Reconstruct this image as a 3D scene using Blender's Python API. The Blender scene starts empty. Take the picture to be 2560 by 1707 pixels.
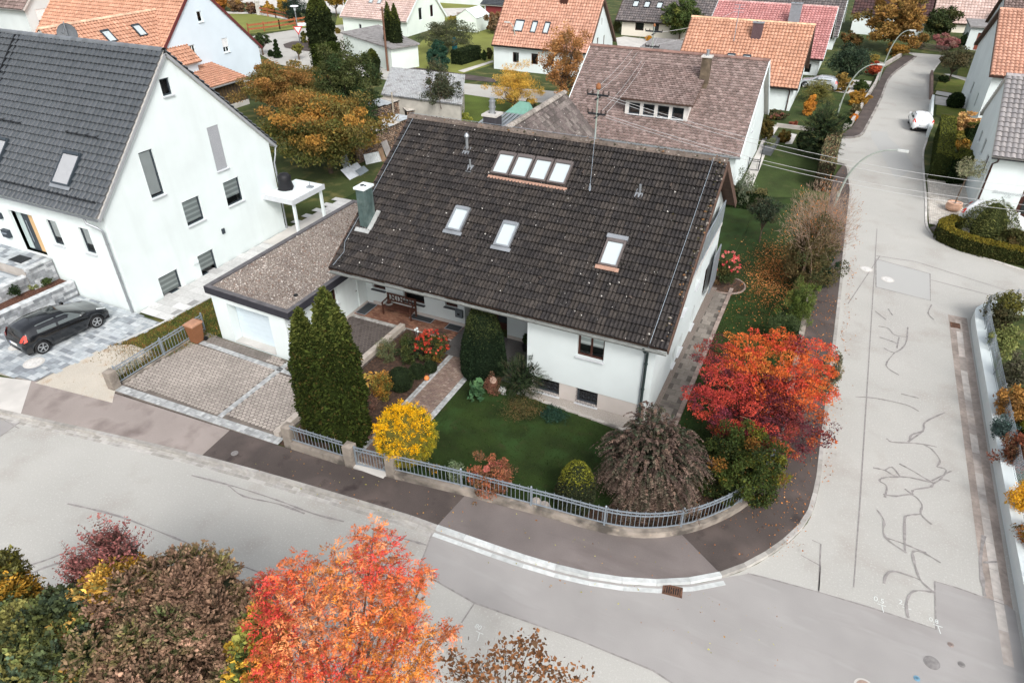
import bpy, math, random
import numpy as np
from mathutils import Vector
from mathutils.geometry import tessellate_polygon
S = bpy.context.scene
COL = S.collection
# ---------------- camera ----------------
CZ, CP, CYW, CF = 17.3, 33.7, 25.2, 1707.0
cam = bpy.data.objects.new("camera", bpy.data.cameras.new("camera"))
COL.objects.link(cam)
cam.location = (0, 0, CZ)
cam.rotation_euler = (math.radians(90 - CP), 0, math.radians(CYW))
cam.data.lens = 24.0; cam.data.sensor_width = 36.0
cam.data.clip_start = 0.1; cam.data.clip_end = 2000
S.camera = cam
# ---------------- sky, sun, exposure ----------------
EL, AZ = 43, 138          # sun elevation, compass-like azimuth of the sun (from +Y clockwise)
W = bpy.data.worlds.new("World"); S.world = W; W.use_nodes = True
nt = W.node_tree; nt.nodes.clear()
sky = nt.nodes.new('ShaderNodeTexSky'); sky.sky_type = 'NISHITA'; sky.sun_disc = False
sky.sun_elevation = math.radians(EL); sky.sun_rotation = math.radians(AZ)
sky.air_density = 1.0; sky.dust_density = 4.0; sky.ozone_density = 1.0
hs = nt.nodes.new('ShaderNodeHueSaturation'); hs.inputs['Saturation'].default_value = 0.30
bg = nt.nodes.new('ShaderNodeBackground'); bg.inputs['Strength'].default_value = 0.15
wo = nt.nodes.new('ShaderNodeOutputWorld')
nt.links.new(sky.outputs[0], hs.inputs['Color']); nt.links.new(hs.outputs[0], bg.inputs['Color'])
nt.links.new(bg.outputs[0], wo.inputs['Surface'])
sl = bpy.data.lights.new("sun", 'SUN'); sl.energy = 1.05; sl.angle = math.radians(15)
sl.color = (1.0, 0.975, 0.945)
so = bpy.data.objects.new("sun", sl); COL.objects.link(so)
_a, _e = math.radians(AZ), math.radians(EL)
sd = Vector((math.sin(_a) * math.cos(_e), math.cos(_a) * math.cos(_e), math.sin(_e)))
so.rotation_euler = sd.to_track_quat('Z', 'Y').to_euler(); so.location = (0, 0, 60)
S.view_settings.view_transform = 'Standard'; S.view_settings.look = 'None'
S.view_settings.gamma = 1.0; S.view_settings.exposure = 0.80
# ---------------- photo pixel (2560 px wide) -> point of the place ----------------
_t, _y = math.radians(CP), math.radians(CYW)
_fw = np.array([-math.sin(_y) * math.cos(_t), math.cos(_y) * math.cos(_t), -math.sin(_t)])
_rt = np.array([math.cos(_y), math.sin(_y), 0.0]); _up = np.cross(_rt, _fw)
def ray(x, y): return (x - 1280) / CF * _rt - (y - 853.5) / CF * _up + _fw
def G(x, y, z=0.0):
    d = ray(x, y); t = (z - CZ) / d[2]
    return np.array([d[0] * t, d[1] * t, z])
def GX(x, y, X):
    d = ray(x, y); return np.array([0, 0, CZ]) + d * (X / d[0])
def GY(x, y, Y):
    d = ray(x, y); return np.array([0, 0, CZ]) + d * (Y / d[1])
def pj(p):
    q = np.array(p, float) - np.array([0, 0, CZ]); w = q @ _fw
    return 1280 + CF * (q @ _rt) / w, 853.5 - CF * (q @ _up) / w, w
def hz(X, Y, py):
    lo, hi = -5.0, 17.2
    for _ in range(50):
        m = (lo + hi) / 2
        if pj((X, Y, m))[1] > py: lo = m
        else: hi = m
    return lo
# ---------------- mesh builder ----------------
def srgb(h):
    h = h.lstrip('#'); c = [int(h[i:i + 2], 16) / 255 for i in (0, 2, 4)]
    return tuple((v / 12.92 if v <= .04045 else ((v + .055) / 1.055) ** 2.4) for v in c)
class M:
    def __init__(s): s.V = []; s.n = 0; s.F = []
    def add(s, V, F, col=None, mi=0):
        V = np.asarray(V, float).reshape(-1, 3)
        if not isinstance(F, np.ndarray) and len(F) and hasattr(F[0], '__len__') and len({len(f) for f in F}) > 1:
            for k in {len(f) for f in F}: s.F.append((np.array([f for f in F if len(f) == k]) + s.n, None if col is None else np.repeat(np.asarray(col, float)[None, :3], sum(len(f) == k for f in F), 0), mi))
            s.V.append(V); s.n += len(V); return s
        F = np.asarray(F, int)
        if F.ndim == 1: F = F[None]
        if col is not None:
            col = np.asarray(col, float)
            if col.ndim == 1: col = np.repeat(col[None, :3], len(F), 0)
        s.F.append((F + s.n, col, mi)); s.V.append(V); s.n += len(V); return s
    def box(s, x0, x1, y0, y1, z0, z1, col=None, mi=0):
        V = [(x, y, z) for z in (z0, z1) for y in (y0, y1) for x in (x0, x1)]
        return s.add(V, [(0, 2, 3, 1), (4, 5, 7, 6), (0, 1, 5, 4), (2, 6, 7, 3), (0, 4, 6, 2), (1, 3, 7, 5)], col, mi)
    def obox(s, c, ax, ay, az, hx, hy, hz_, col=None, mi=0):
        c, ax, ay, az = [np.asarray(q, float) for q in (c, ax, ay, az)]
        V = [c + ax * hx * i + ay * hy * j + az * hz_ * k for k in (-1, 1) for j in (-1, 1) for i in (-1, 1)]
        return s.add(V, [(0, 2, 3, 1), (4, 5, 7, 6), (0, 1, 5, 4), (2, 6, 7, 3), (0, 4, 6, 2), (1, 3, 7, 5)], col, mi)
    def bar(s, a, b, w, h=None, col=None, mi=0, up=(0, 0, 1)):
        a, b = np.asarray(a, float), np.asarray(b, float); d = b - a; L = np.linalg.norm(d); d /= L
        u = np.asarray(up, float)
        if abs(d @ u) > .99: u = np.array([1.0, 0, 0])
        p = np.cross(u, d); p /= np.linalg.norm(p); q = np.cross(d, p)
        return s.obox((a + b) / 2, d, p, q, L / 2, w / 2, (h or w) / 2, col, mi)
    def poly(s, P, col=None, mi=0):
        return s.add(P, [list(range(len(P)))], col, mi)
    def prism(s, P, z0, z1, col=None, mi=0, top=True):
        n = len(P); V = [(p[0], p[1], z0) for p in P] + [(p[0], p[1], z1) for p in P]
        s.add(V, [(i, (i + 1) % n, n + (i + 1) % n, n + i) for i in range(n)], col, mi)
        if top:
            tri = tessellate_polygon([[Vector((p[0], p[1], 0)) for p in P]])
            s.add([(p[0], p[1], z1) for p in P], [t for t in tri], col, mi)
        return s
    def sheet(s, P, z, col=None, mi=0):
        tri = tessellate_polygon([[Vector((p[0], p[1], 0)) for p in P]])
        T = []
        for t in tri:
            a, b, c = [P[i] for i in t]
            cr = (b[0] - a[0]) * (c[1] - a[1]) - (b[1] - a[1]) * (c[0] - a[0])
            T.append(t if cr > 0 else (t[0], t[2], t[1]))
        return s.add([(p[0], p[1], z) for p in P], T, col, mi)
    def tube(s, P, r, n=7, col=None, mi=0, cap=True):
        P = np.asarray(P, float); k = len(P); r = np.broadcast_to(np.asarray(r, float), (k,))
        V = []; u0 = None
        for i in range(k):
            d = P[min(i + 1, k - 1)] - P[max(i - 1, 0)]; d = d / (np.linalg.norm(d) + 1e-9)
            if u0 is None:
                u0 = np.cross(d, (0, 0, 1.0)) if abs(d[2]) < .9 else np.cross(d, (1.0, 0, 0))
            u = u0 - d * (u0 @ d); u /= np.linalg.norm(u) + 1e-9; u0 = u; v = np.cross(d, u)
            for j in range(n):
                a = 2 * math.pi * j / n; V.append(P[i] + r[i] * (math.cos(a) * u + math.sin(a) * v))
        F = [(i * n + j, i * n + (j + 1) % n, (i + 1) * n + (j + 1) % n, (i + 1) * n + j) for i in range(k - 1) for j in range(n)]
        s.add(V, F, col, mi)
        if cap:
            s.add(V[:n], [list(range(n))[::-1]], col, mi); s.add(V[-n:], [list(range(n))], col, mi)
        return s
    def lathe(s, c, prof, n=16, col=None, mi=0, wob=0, seed=0):
        rg = np.random.default_rng(seed); c = np.asarray(c, float); V = []
        for (r, z) in prof:
            for j in range(n):
                a = 2 * math.pi * j / n; rr = r * (1 + (rg.normal() * wob if wob else 0))
                V.append(c + (rr * math.cos(a), rr * math.sin(a), z))
        k = len(prof)
        F = [(i * n + j, i * n + (j + 1) % n, (i + 1) * n + (j + 1) % n, (i + 1) * n + j) for i in range(k - 1) for j in range(n)]
        s.add(V, F, col, mi)
        s.add(V[:n], [list(range(n))[::-1]], col, mi); s.add(V[-n:], [list(range(n))], col, mi)
        return s
    def strip(s, P, w, z, col=None, mi=0, jit=0, seed=1):
        rg = np.random.default_rng(seed); P = np.asarray([(p[0], p[1]) for p in P], float); V = []
        for i in range(len(P)):
            d = P[min(i + 1, len(P) - 1)] - P[max(i - 1, 0)]; d /= np.linalg.norm(d) + 1e-9
            q = np.array([-d[1], d[0]]) * w / 2 * (1 + (rg.uniform(-jit, jit)))
            V += [(*(P[i] + q), z), (*(P[i] - q), z)]
        return s.add(V, [(2 * i + 1, 2 * i + 3, 2 * i + 2, 2 * i) for i in range(len(P) - 1)], col, mi)
    def build(s, name, mats, parent=None, smooth=False, loc=None, local=False):
        V = np.concatenate(s.V); me = bpy.data.meshes.new(name)
        if parent is not None: o0 = np.array(WO.get(parent.name, (0, 0, 0)), float)
        elif loc is not None: o0 = np.array(loc, float)
        elif local: o0 = np.zeros(3)
        else: o0 = np.array([(V[:, 0].min() + V[:, 0].max()) / 2, (V[:, 1].min() + V[:, 1].max()) / 2, V[:, 2].min()])
        if local: V2 = V
        else: V2 = V - o0
        lv = np.concatenate([f.ravel() for f, _, _ in s.F])
        lt = np.concatenate([np.full(len(f), f.shape[1]) for f, _, _ in s.F])
        ls = np.concatenate([[0], np.cumsum(lt)[:-1]])
        me.vertices.add(len(V2)); me.vertices.foreach_set('co', V2.astype(np.float32).ravel())
        me.loops.add(len(lv)); me.loops.foreach_set('vertex_index', lv.astype(np.int32))
        me.polygons.add(len(lt)); me.polygons.foreach_set('loop_start', ls.astype(np.int32))
        me.polygons.foreach_set('material_index', np.concatenate([np.full(len(f), mi) for f, _, mi in s.F]).astype(np.int32))
        if smooth: me.polygons.foreach_set('use_smooth', np.ones(len(lt), bool))
        else: me.polygons.foreach_set('use_smooth', np.zeros(len(lt), bool))
        if any(c is not None for _, c, _ in s.F):
            at = me.color_attributes.new('Col', 'FLOAT_COLOR', 'CORNER')
            fc = np.concatenate([(c if c is not None else np.full((len(f), 3), .5)) for f, c, _ in s.F])
            lc = np.ones((len(lv), 4), np.float32); lc[:, :3] = np.repeat(fc, lt, 0)
            at.data.foreach_set('color', lc.ravel())
        me.update(calc_edges=True)
        for m in (mats if isinstance(mats, (list, tuple)) else [mats]): me.materials.append(m)
        o = bpy.data.objects.new(name, me); COL.objects.link(o)
        if parent is not None: o.parent = parent; WO[o.name] = tuple(o0)
        else: o.location = o0; WO[o.name] = tuple(o0)
        return o
WO = {}
def tag(o, label=None, cat=None, group=None, kind=None):
    if label: o['label'] = label
    if cat: o['category'] = cat
    if group: o['group'] = group
    if kind: o['kind'] = kind
    return o
def thing(name, label, cat, loc=(0, 0, 0), group=None):
    o = bpy.data.objects.new(name, None); COL.objects.link(o); o.location = loc
    o.empty_display_size = .3
    WO[o.name] = tuple(loc); return tag(o, label, cat, group)
def struct(name, m, mat, smooth=False): return tag(m.build(name, mat, smooth=smooth), kind='structure')
def dup(root, loc, rz=0.0, label=None, group=None, sc=None):
    def cp(o, par):
        c = o.copy(); COL.objects.link(c)
        if par is not None: c.parent = par
        for ch in o.children: cp(ch, c)
        return c
    r = cp(root, None); r.location = loc; r.rotation_euler = (0, 0, rz)
    if sc: r.scale = (sc, sc, sc)
    if label: r['label'] = label
    if group: r['group'] = group
    return r
# ---------------- materials ----------------
def pmat(name, col=(.5, .5, .5), rough=.8, var=.12, scale=2.0, bump=0.0, bscale=60.0, attr=False, metal=0.0,
         spots=(), detail=5.0, var2=0.0, scale2=0.3, tint=None, spec=.25, coat=0.0, trans=0.0, stretch=None):
    m = bpy.data.materials.new(name); m.use_nodes = True; t = m.node_tree; N = t.nodes; L = t.links
    b = N['Principled BSDF']; b.inputs['Roughness'].default_value = rough; b.inputs['Metallic'].default_value = metal
    b.inputs['Specular IOR Level'].default_value = spec
    if coat: b.inputs['Coat Weight'].default_value = coat; b.inputs['Coat Roughness'].default_value = .04
    tc = N.new('ShaderNodeTexCoord')
    def noise(sc, det=4.0, st=None):
        n = N.new('ShaderNodeTexNoise'); n.inputs['Scale'].default_value = sc; n.inputs['Detail'].default_value = det
        if st: mp = N.new('ShaderNodeMapping'); mp.inputs['Scale'].default_value = st; L.new(tc.outputs['Object'], mp.inputs['Vector']); L.new(mp.outputs[0], n.inputs['Vector'])
        else: L.new(tc.outputs['Object'], n.inputs['Vector'])
        return n.outputs['Fac']
    if attr:
        a = N.new('ShaderNodeAttribute'); a.attribute_name = 'Col'; cur = a.outputs['Color']
    else:
        a = N.new('ShaderNodeRGB'); a.outputs[0].default_value = (*col, 1); cur = a.outputs[0]
    def mulv(cur, fac, amt):
        mr = N.new('ShaderNodeMapRange'); mr.inputs['From Min'].default_value = .3; mr.inputs['From Max'].default_value = .7
        mr.inputs['To Min'].default_value = 1 - amt; mr.inputs['To Max'].default_value = 1 + amt
        L.new(fac, mr.inputs['Value'])
        mx = N.new('ShaderNodeVectorMath'); mx.operation = 'SCALE'
        L.new(cur, mx.inputs[0]); L.new(mr.outputs[0], mx.inputs['Scale']); return mx.outputs[0]
    if var: cur = mulv(cur, noise(scale, detail), var)
    if var2: cur = mulv(cur, noise(scale2, 3.0), var2)
    if tint:   # (colour, scale, threshold low, high)
        for tcx in tint:
            f = noise(tcx[1], 4.0, stretch); mr = N.new('ShaderNodeMapRange')
            mr.inputs['From Min'].default_value = tcx[2]; mr.inputs['From Max'].default_value = tcx[3]
            L.new(f, mr.inputs['Value']); mm = N.new('ShaderNodeMix'); mm.data_type = 'RGBA'
            L.new(mr.outputs[0], mm.inputs['Factor']); L.new(cur, mm.inputs['A']); mm.inputs['B'].default_value = (*tcx[0], 1)
            cur = mm.outputs['Result']
    for sp in spots:  # (colour, voronoi scale, radius)
        v = N.new('ShaderNodeTexVoronoi'); v.inputs['Scale'].default_value = sp[1]; v.inputs['Randomness'].default_value = 1
        L.new(tc.outputs['Object'], v.inputs['Vector'])
        n = noise(sp[1] * 2.2, 2.0); ad = N.new('ShaderNodeMath'); ad.operation = 'MULTIPLY_ADD'
        L.new(n, ad.inputs[0]); ad.inputs[1].default_value = sp[2] * 1.6; L.new(v.outputs['Distance'], ad.inputs[2])
        c = N.new('ShaderNodeMath'); c.operation = 'LESS_THAN'; L.new(ad.outputs[0], c.inputs[0]); c.inputs[1].default_value = sp[2] * 1.5
        mm = N.new('ShaderNodeMix'); mm.data_type = 'RGBA'; L.new(c.outputs[0], mm.inputs['Factor'])
        L.new(cur, mm.inputs['A']); mm.inputs['B'].default_value = (*sp[0], 1); cur = mm.outputs['Result']
    L.new(cur, b.inputs['Base Color'])
    if bump:
        bp = N.new('ShaderNodeBump'); bp.inputs['Strength'].default_value = bump; bp.inputs['Distance'].default_value = .02
        L.new(noise(bscale, 6.0), bp.inputs['Height']); L.new(bp.outputs[0], b.inputs['Normal'])
    if trans:
        tr = N.new('ShaderNodeBsdfTranslucent'); L.new(cur, tr.inputs['Color'])
        mx = N.new('ShaderNodeMixShader'); mx.inputs[0].default_value = trans
        L.new(b.outputs[0], mx.inputs[1]); L.new(tr.outputs[0], mx.inputs[2])
        L.new(mx.outputs[0], N['Material Output'].inputs['Surface'])
    return m
def glassmat(name, tint=(.93, .96, .96), spec=1.45):
    m = bpy.data.materials.new(name); m.use_nodes = True; N = m.node_tree.nodes; L = m.node_tree.links
    N.remove(N['Principled BSDF']); tr = N.new('ShaderNodeBsdfTransparent'); tr.inputs[0].default_value = (*tint, 1)
    gl = N.new('ShaderNodeBsdfGlossy'); gl.inputs['Roughness'].default_value = .03
    fr = N.new('ShaderNodeFresnel'); fr.inputs[0].default_value = spec
    mx = N.new('ShaderNodeMixShader'); L.new(fr.outputs[0], mx.inputs[0]); L.new(tr.outputs[0], mx.inputs[1]); L.new(gl.outputs[0], mx.inputs[2])
    L.new(mx.outputs[0], N['Material Output'].inputs['Surface']); return m
white = pmat('white_render', (.65, .71, .705), .9, .04, .8, .3, 90, var2=.04, scale2=.25, tint=[((.60, .655, .65), 1.6, .5, .85)], stretch=(1, 1, .12))
whitew = pmat('off_white_render', (.55, .60, .60), .9, .04, .8, .25, 90, var2=.04)
beige = pmat('beige_plinth', (.47, .43, .40), .9, .06, 1.5, .3, 120)
cream = pmat('cream_render', (.72, .67, .58), .9, .04, 1, .2, 80)
mint = pmat('pale_mint_render', (.66, .73, .68), .9, .05, .7, .2, 80)
bluew = pmat('pale_blue_render', (.60, .68, .74), .9, .04, .7, .2, 80)
wpaint = pmat('white_paint', (.68, .74, .74), .45, .02, 3)
anth = pmat('anthracite_frame', (.035, .045, .055), .4, .05, 5)
brownf = pmat('dark_brown_frame', (.055, .022, .016), .5, .1, 5)
black = pmat('black_plastic', (.012, .012, .013), .5, .1, 5)
dark = pmat('dark_room', (.02, .022, .024), .9, .3, 1.5)
glass = glassmat('window_glass')
blind = pmat('pale_blind', (.70, .72, .71), .7, .03, 2)
stripe = pmat('striped_blind', attr=True, rough=.7, var=.03, scale=3)
shut = pmat('grey_shutter', attr=True, rough=.6, var=.03, scale=3)
skyp = pmat('pale_skylight_pane', (.44, .50, .52), .35, .03, 1, coat=.6)  # plain pale opaque pane with a clear coat
zinc = pmat('zinc_metal', (.36, .38, .40), .42, .12, 2, metal=.7)
steel = pmat('galvanised_steel', (.27, .31, .35), .45, .1, 6, metal=.35)
darkm = pmat('dark_metal', (.03, .032, .036), .45, .15, 4, metal=.4)
patina = pmat('green_grey_copper', (.085, .125, .12), .55, .25, 3, metal=.3, tint=[((.17, .22, .205), 2.2, .52, .78)])
leafm = pmat('leaf', attr=True, rough=.7, var=.22, scale=9, trans=.12, spec=.08)
needle = pmat('needle', attr=True, rough=.85, var=.25, scale=7, trans=.04, spec=.06)
bark = pmat('bark', (.10, .075, .055), .95, .3, 6, .6, 30)
twig = pmat('twig', (.17, .12, .09), .9, .3, 8)
woodd = pmat('dark_stained_wood', (.085, .036, .024), .6, .25, 5, .2, 40)
woodg = pmat('weathered_wood', attr=True, rough=.9, var=.3, scale=5, bump=.4, bscale=30)
woodf = pmat('orange_brown_fence_wood', (.30, .10, .045), .8, .25, 4)
conc = pmat('concrete', (.40, .37, .34), .92, .14, 1.6, .35, 60, var2=.12, scale2=.5, tint=[((.13, .12, .11), 1.1, .55, .75)])
concl = pmat('light_concrete', (.50, .48, .45), .92, .10, 1.2, .3, 60, var2=.08)
tilem = pmat('roof_tile', attr=True, rough=.78, var=.14, scale=5, bump=.3, bscale=35, var2=.10, scale2=.5)
mossy = pmat('mossy_concrete_tile', attr=True, spec=.12, rough=.92, var=.28, scale=9, bump=.5, bscale=30, var2=.05, scale2=.6,
    tint=[((.080, .070, .064), 3.2, .56, .85), ((.008, .009, .006), 5.0, .67, .72)],
    spots=[((.46, .44, .41), 2.7, .10), ((.22, .20, .18), 6.5, .10), ((.20, .13, .10), 2.3, .05)])
ceram = pmat('glazed_tile', attr=True, rough=.33, spec=.5, var=.06, scale=4, var2=.04)
terra = pmat('terracotta', (.52, .25, .17), .8, .1, 5)
soil = pmat('soil', (.060, .038, .028), .98, .4, 6, .8, 25, tint=[((.14, .075, .045), 9, .55, .68)])
# ---------------- roofs ----------------
def vec(*a): return np.array(a, float)
def nrm(v): v = np.asarray(v, float); return v / np.linalg.norm(v)
def tiles(m, A, B, C, tw, th, cols, hump=.045, lift=.035, K=6, rolls=1.0, scallop=0.0, seed=0, mi=0, off=.02, clip=None, dirt_shade=.0, pw=1.0, var=.18):
    rg = np.random.default_rng(seed); A, B, C = [np.asarray(q, float) for q in (A, B, C)]
    Wd, Ln = np.linalg.norm(B - A), np.linalg.norm(C - A); U, Vv = (B - A) / Wd, (C - A) / Ln
    N = np.cross(U, Vv); N = N if N[2] > 0 else -N
    nx, ny = max(1, round(Wd / tw)), max(1, round(Ln / th)); tw, th = Wd / nx, Ln / ny
    xs = np.arange(nx * K + 1) / K
    for j in range(ny):
        ph = xs + (.5 * (j % 2) if scallop else 0); fr = ph % 1.0
        h = hump * np.abs(np.sin(math.pi * fr * rolls)) ** (2 * pw); ti = np.minimum(np.floor(ph).astype(int), nx)
        jit = rg.uniform(-.007, .007, nx + 2)[ti]
        hb = h + lift + jit; ht = h * .9
        v0 = j * th - .03 + (scallop * (1 - np.sin(math.pi * fr)) if scallop else 0)
        x = xs * tw
        rows = []
        for vv, hh in ((v0 + .004, h * .5 - .01), (v0, hb), (np.full_like(x, (j + 1) * th), ht)):
            rows.append(A + x[:, None] * U + np.broadcast_to(vv, x.shape)[:, None] * Vv + (off + hh)[:, None] * N)
        n = len(x); V = np.concatenate(rows); i = np.arange(n - 1)
        F = np.concatenate([np.stack([i, i + 1, n + i + 1, n + i], 1), np.stack([n + i, n + i + 1, 2 * n + i + 1, 2 * n + i], 1)])
        tc = cols[rg.integers(0, len(cols), nx + 2)] * rg.uniform(1 - var, 1 + var, (nx + 2, 1)); c = tc[ti[:-1]]
        if dirt_shade: hm = h[:-1] * .5 + h[1:] * .5; c = c * (1 - dirt_shade * (1 - hm / (hump + 1e-9)))[:, None]  # darker grooves: grime on weathered tiles, shade painted in on the glazed roof
        if clip is not None:
            mid = V[F].mean(1); k = clip(mid); F = F[k]; c2 = np.concatenate([c, c])[k]
            if len(F): m.add(V, F, c2, mi)
        else: m.add(V, F, np.concatenate([c * (1 - dirt_shade), c]), mi)
PAL = dict(
    moss=np.array([(.038, .034, .033), (.044, .039, .037), (.034, .031, .031), (.052, .045, .041)]),
    anth=np.array([(.060, .068, .076), (.066, .074, .083), (.054, .062, .070)]),
    brown=np.array([(.215, .155, .14), (.18, .132, .118), (.245, .185, .168), (.15, .11, .098)]),
    orange=np.array([(.48, .255, .17), (.51, .28, .19), (.44, .23, .15)]),
    salmon=np.array([(.48, .265, .19), (.52, .29, .21), (.44, .235, .165)]),
    pink=np.array([(.46, .215, .205), (.49, .24, .23), (.42, .19, .18)]),
    grey=np.array([(.13, .115, .115), (.16, .14, .135), (.11, .10, .10)]),
    ltgrey=np.array([(.27, .255, .255), (.30, .28, .275), (.25, .235, .235)]),
    rose=np.array([(.50, .38, .34), (.54, .41, .37), (.46, .34, .30)]),
    maroon=np.array([(.065, .035, .035), (.085, .045, .042), (.05, .03, .03)]),
    bluegrey=np.array([(.20, .22, .24), (.23, .25, .27)]))
def slope(root, A, B, C, tile, tmat, und, seed=0, thick=.16, **kw):
    """one roof slope: slab plus tiles, eave A-B, C above A"""
    A, B, C = [np.asarray(q, float) for q in (A, B, C)]; D = B + C - A
    N = np.cross(B - A, C - A); N = nrm(N if N[2] > 0 else -N); m = M()
    V = [A, B, D, C, A - N * thick, B - N * thick, D - N * thick, C - N * thick]
    m.add(V, [(0, 1, 2, 3), (4, 7, 6, 5), (0, 4, 5, 1), (1, 5, 6, 2), (2, 6, 7, 3), (3, 7, 4, 0)], None, 1)
    tiles(m, A, B, C, cols=PAL[tile], seed=seed, **kw)
    return m.build('roof', [tmat, und], root)
def ridgecap(root, P, Q, col, mat, r=.13, seg=.4):
    P, Q = vec(*P), vec(*Q); L = np.linalg.norm(Q - P); n = max(1, int(L / seg)); d = (Q - P) / L; m = M()
    rg = np.random.default_rng(5); u = np.cross(d, (0, 0, 1)); K = 6
    for i in range(n):
        a = P + d * (i * L / n - .02); b = P + d * ((i + 1) * L / n + .015); c = np.array(col) * rg.uniform(.8, 1.2)
        V = []
        for q, rr in ((a, r * 1.12), (b, r)):
            for k in range(K + 1):
                t = math.pi * k / K; V.append(q + u * math.cos(t) * rr * 1.25 + vec(0, 0, math.sin(t) * rr - .03))
        m.add(V, [(k, k + 1, K + 2 + k, K + 1 + k) for k in range(K)] + [], c)
        m.add(V[:K + 1], [list(range(K + 1))], c)
    return m.build('ridge', mat, root)
def gutter(root, P, Q, r=.07, mat=None):
    P, Q = vec(*P), vec(*Q); d = nrm(Q - P); u = np.cross(d, (0, 0, 1)); m = M(); V = []
    for q in (P, Q):
        for k in range(7):
            t = math.pi + math.pi * k / 6; V.append(q + u * math.cos(t) * r + vec(0, 0, math.sin(t) * r))
        for k in range(7):
            t = 2 * math.pi - math.pi * k / 6; V.append(q + u * math.cos(t) * r * .85 + vec(0, 0, math.sin(t) * r * .85))
    m.add(V, [(k, (k + 1) % 14, 14 + (k + 1) % 14, 14 + k) for k in range(14)])
    return m.build('gutter', mat or zinc, root)
def downpipe(root, P, r=.05, mat=None, brackets=True):
    m = M(); m.tube(P, r, 8)
    if brackets:
        a, b = vec(*P[-2]), vec(*P[-1])
        for t in (.15, .5, .85): q = a + (b - a) * t; m.tube([q - (0, 0, .02), q + (0, 0, .02)], r * 1.35, 8)
    return m.build('downpipe', mat or zinc, root, smooth=True)
# ---------------- walls and windows ----------------
def panel(m, O, u, v, n, outer, holes=(), depth=.14, col=None, mi=0):
    """wall sheet in the plane (O,u,v) with real openings and reveals; n points outward"""
    O, u, v, n = [np.asarray(q, float) for q in (O, u, v, n)]
    loops = [[Vector((p[0], p[1], 0)) for p in outer]]
    for (a, b, w, h) in holes: loops.append([Vector((a, b, 0)), Vector((a, b + h, 0)), Vector((a + w, b + h, 0)), Vector((a + w, b, 0))])
    pts = [p for l in loops for p in l]; tri = tessellate_polygon(loops)
    m.add([O + u * p.x + v * p.y for p in pts], [t for t in tri], col, mi)
    for (a, b, w, h) in holes:
        c = [(a, b), (a + w, b), (a + w, b + h), (a, b + h)]
        V = [O + u * p[0] + v * p[1] for p in c] + [O + u * p[0] + v * p[1] - n * depth for p in c]
        m.add(V, [(i, (i + 1) % 4, 4 + (i + 1) % 4, 4 + i) for i in range(4)], col, mi)
def window(root, O, u, n, w, h, fr, split=1, bl=None, sill=None, depth=.12, fw=.07, name='window', bars=0, sillw=.06):
    """O lower-left corner of the opening on the wall face"""
    O, u, n = [np.asarray(q, float) for q in (O, u, n)]; v = vec(0, 0, 1); m = M(); d0 = -n * depth
    def bx(a, b, c, d, t0, t1, mm, mi=0):
        mm.obox(O + u * (a + b) / 2 + v * (c + d) / 2 + d0 + n * (t0 + t1) / 2, u, v, n, (b - a) / 2, (d - c) / 2, (t1 - t0) / 2, None, mi)
    bx(0, fw, 0, h, -.03, .04, m); bx(w - fw, w, 0, h, -.03, .04, m); bx(fw, w - fw, 0, fw, -.03, .04, m); bx(fw, w - fw, h - fw, h, -.03, .04, m)
    for i in range(1, split): x = w * i / split; bx(x - fw / 2, x + fw / 2, fw, h - fw, -.03, .035, m)
    for i in range(bars): y = h * (i + 1) / (bars + 1); bx(fw, w - fw, y - .015, y + .015, -.01, .02, m)
    bx(0, w, 0, h, -.34, -.32, m, 1)
    for a, b, c, d in ((-.01, 0, 0, h), (w, w + .01, 0, h), (0, w, -.01, 0), (0, w, h, h + .01)): bx(a, b, c, d, -.33, -.03, m, 1)
    f = m.build(name, [fr, dark], root)
    p = M(); p.add([O + d0 + u * a_ + v * b_ for a_, b_ in ((fw, fw), (w - fw, fw), (w - fw, h - fw), (fw, h - fw))], [(0, 1, 2, 3)] if np.dot(np.cross(u, v), n) > 0 else [(3, 2, 1, 0)]); p.build('pane', glass, f)
    if bl:
        b = M(); k, frac = bl[0], bl[1]
        if k == 'stripe':
            y1 = h - fw; y0 = fw + (h - 2 * fw) * (1 - frac); y = y1; i = 0
            while y > y0 + .01:
                s = min(.11 if i % 2 else .15, y - y0)
                b.obox(O + u * w / 2 + v * (y - s / 2) + d0 - n * (.012 + .004 * (i % 2)), u, v, n, w / 2 - fw, s / 2, .003, (.80, .82, .80) if i % 2 else (.50, .53, .52)); y -= s; i += 1
            b.build('blind', stripe, f)
        elif k == 'shutter':
            y = h
            while y > h * (1 - frac) + .01:
                b.obox(O + u * w / 2 + v * (y - .028) + d0 + n * .07, u, v, n, w / 2 - .01, .026, .008, bl[2] if len(bl) > 2 else (.38, .39, .41)); y -= .06
            b.build('shutter', shut, f)
        else:
            bx(fw, w - fw, fw + (h - 2 * fw) * (1 - frac), h - fw, -.03, -.015, b); b.build('blind', blind, f)
    if sill is not None:
        s = M(); s.obox(O + u * w / 2 + n * (.02) - v * .025, u, n, v, w / 2 + .04, sillw + .02, .02); s.build('sill', sill, f)
    return f
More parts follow.
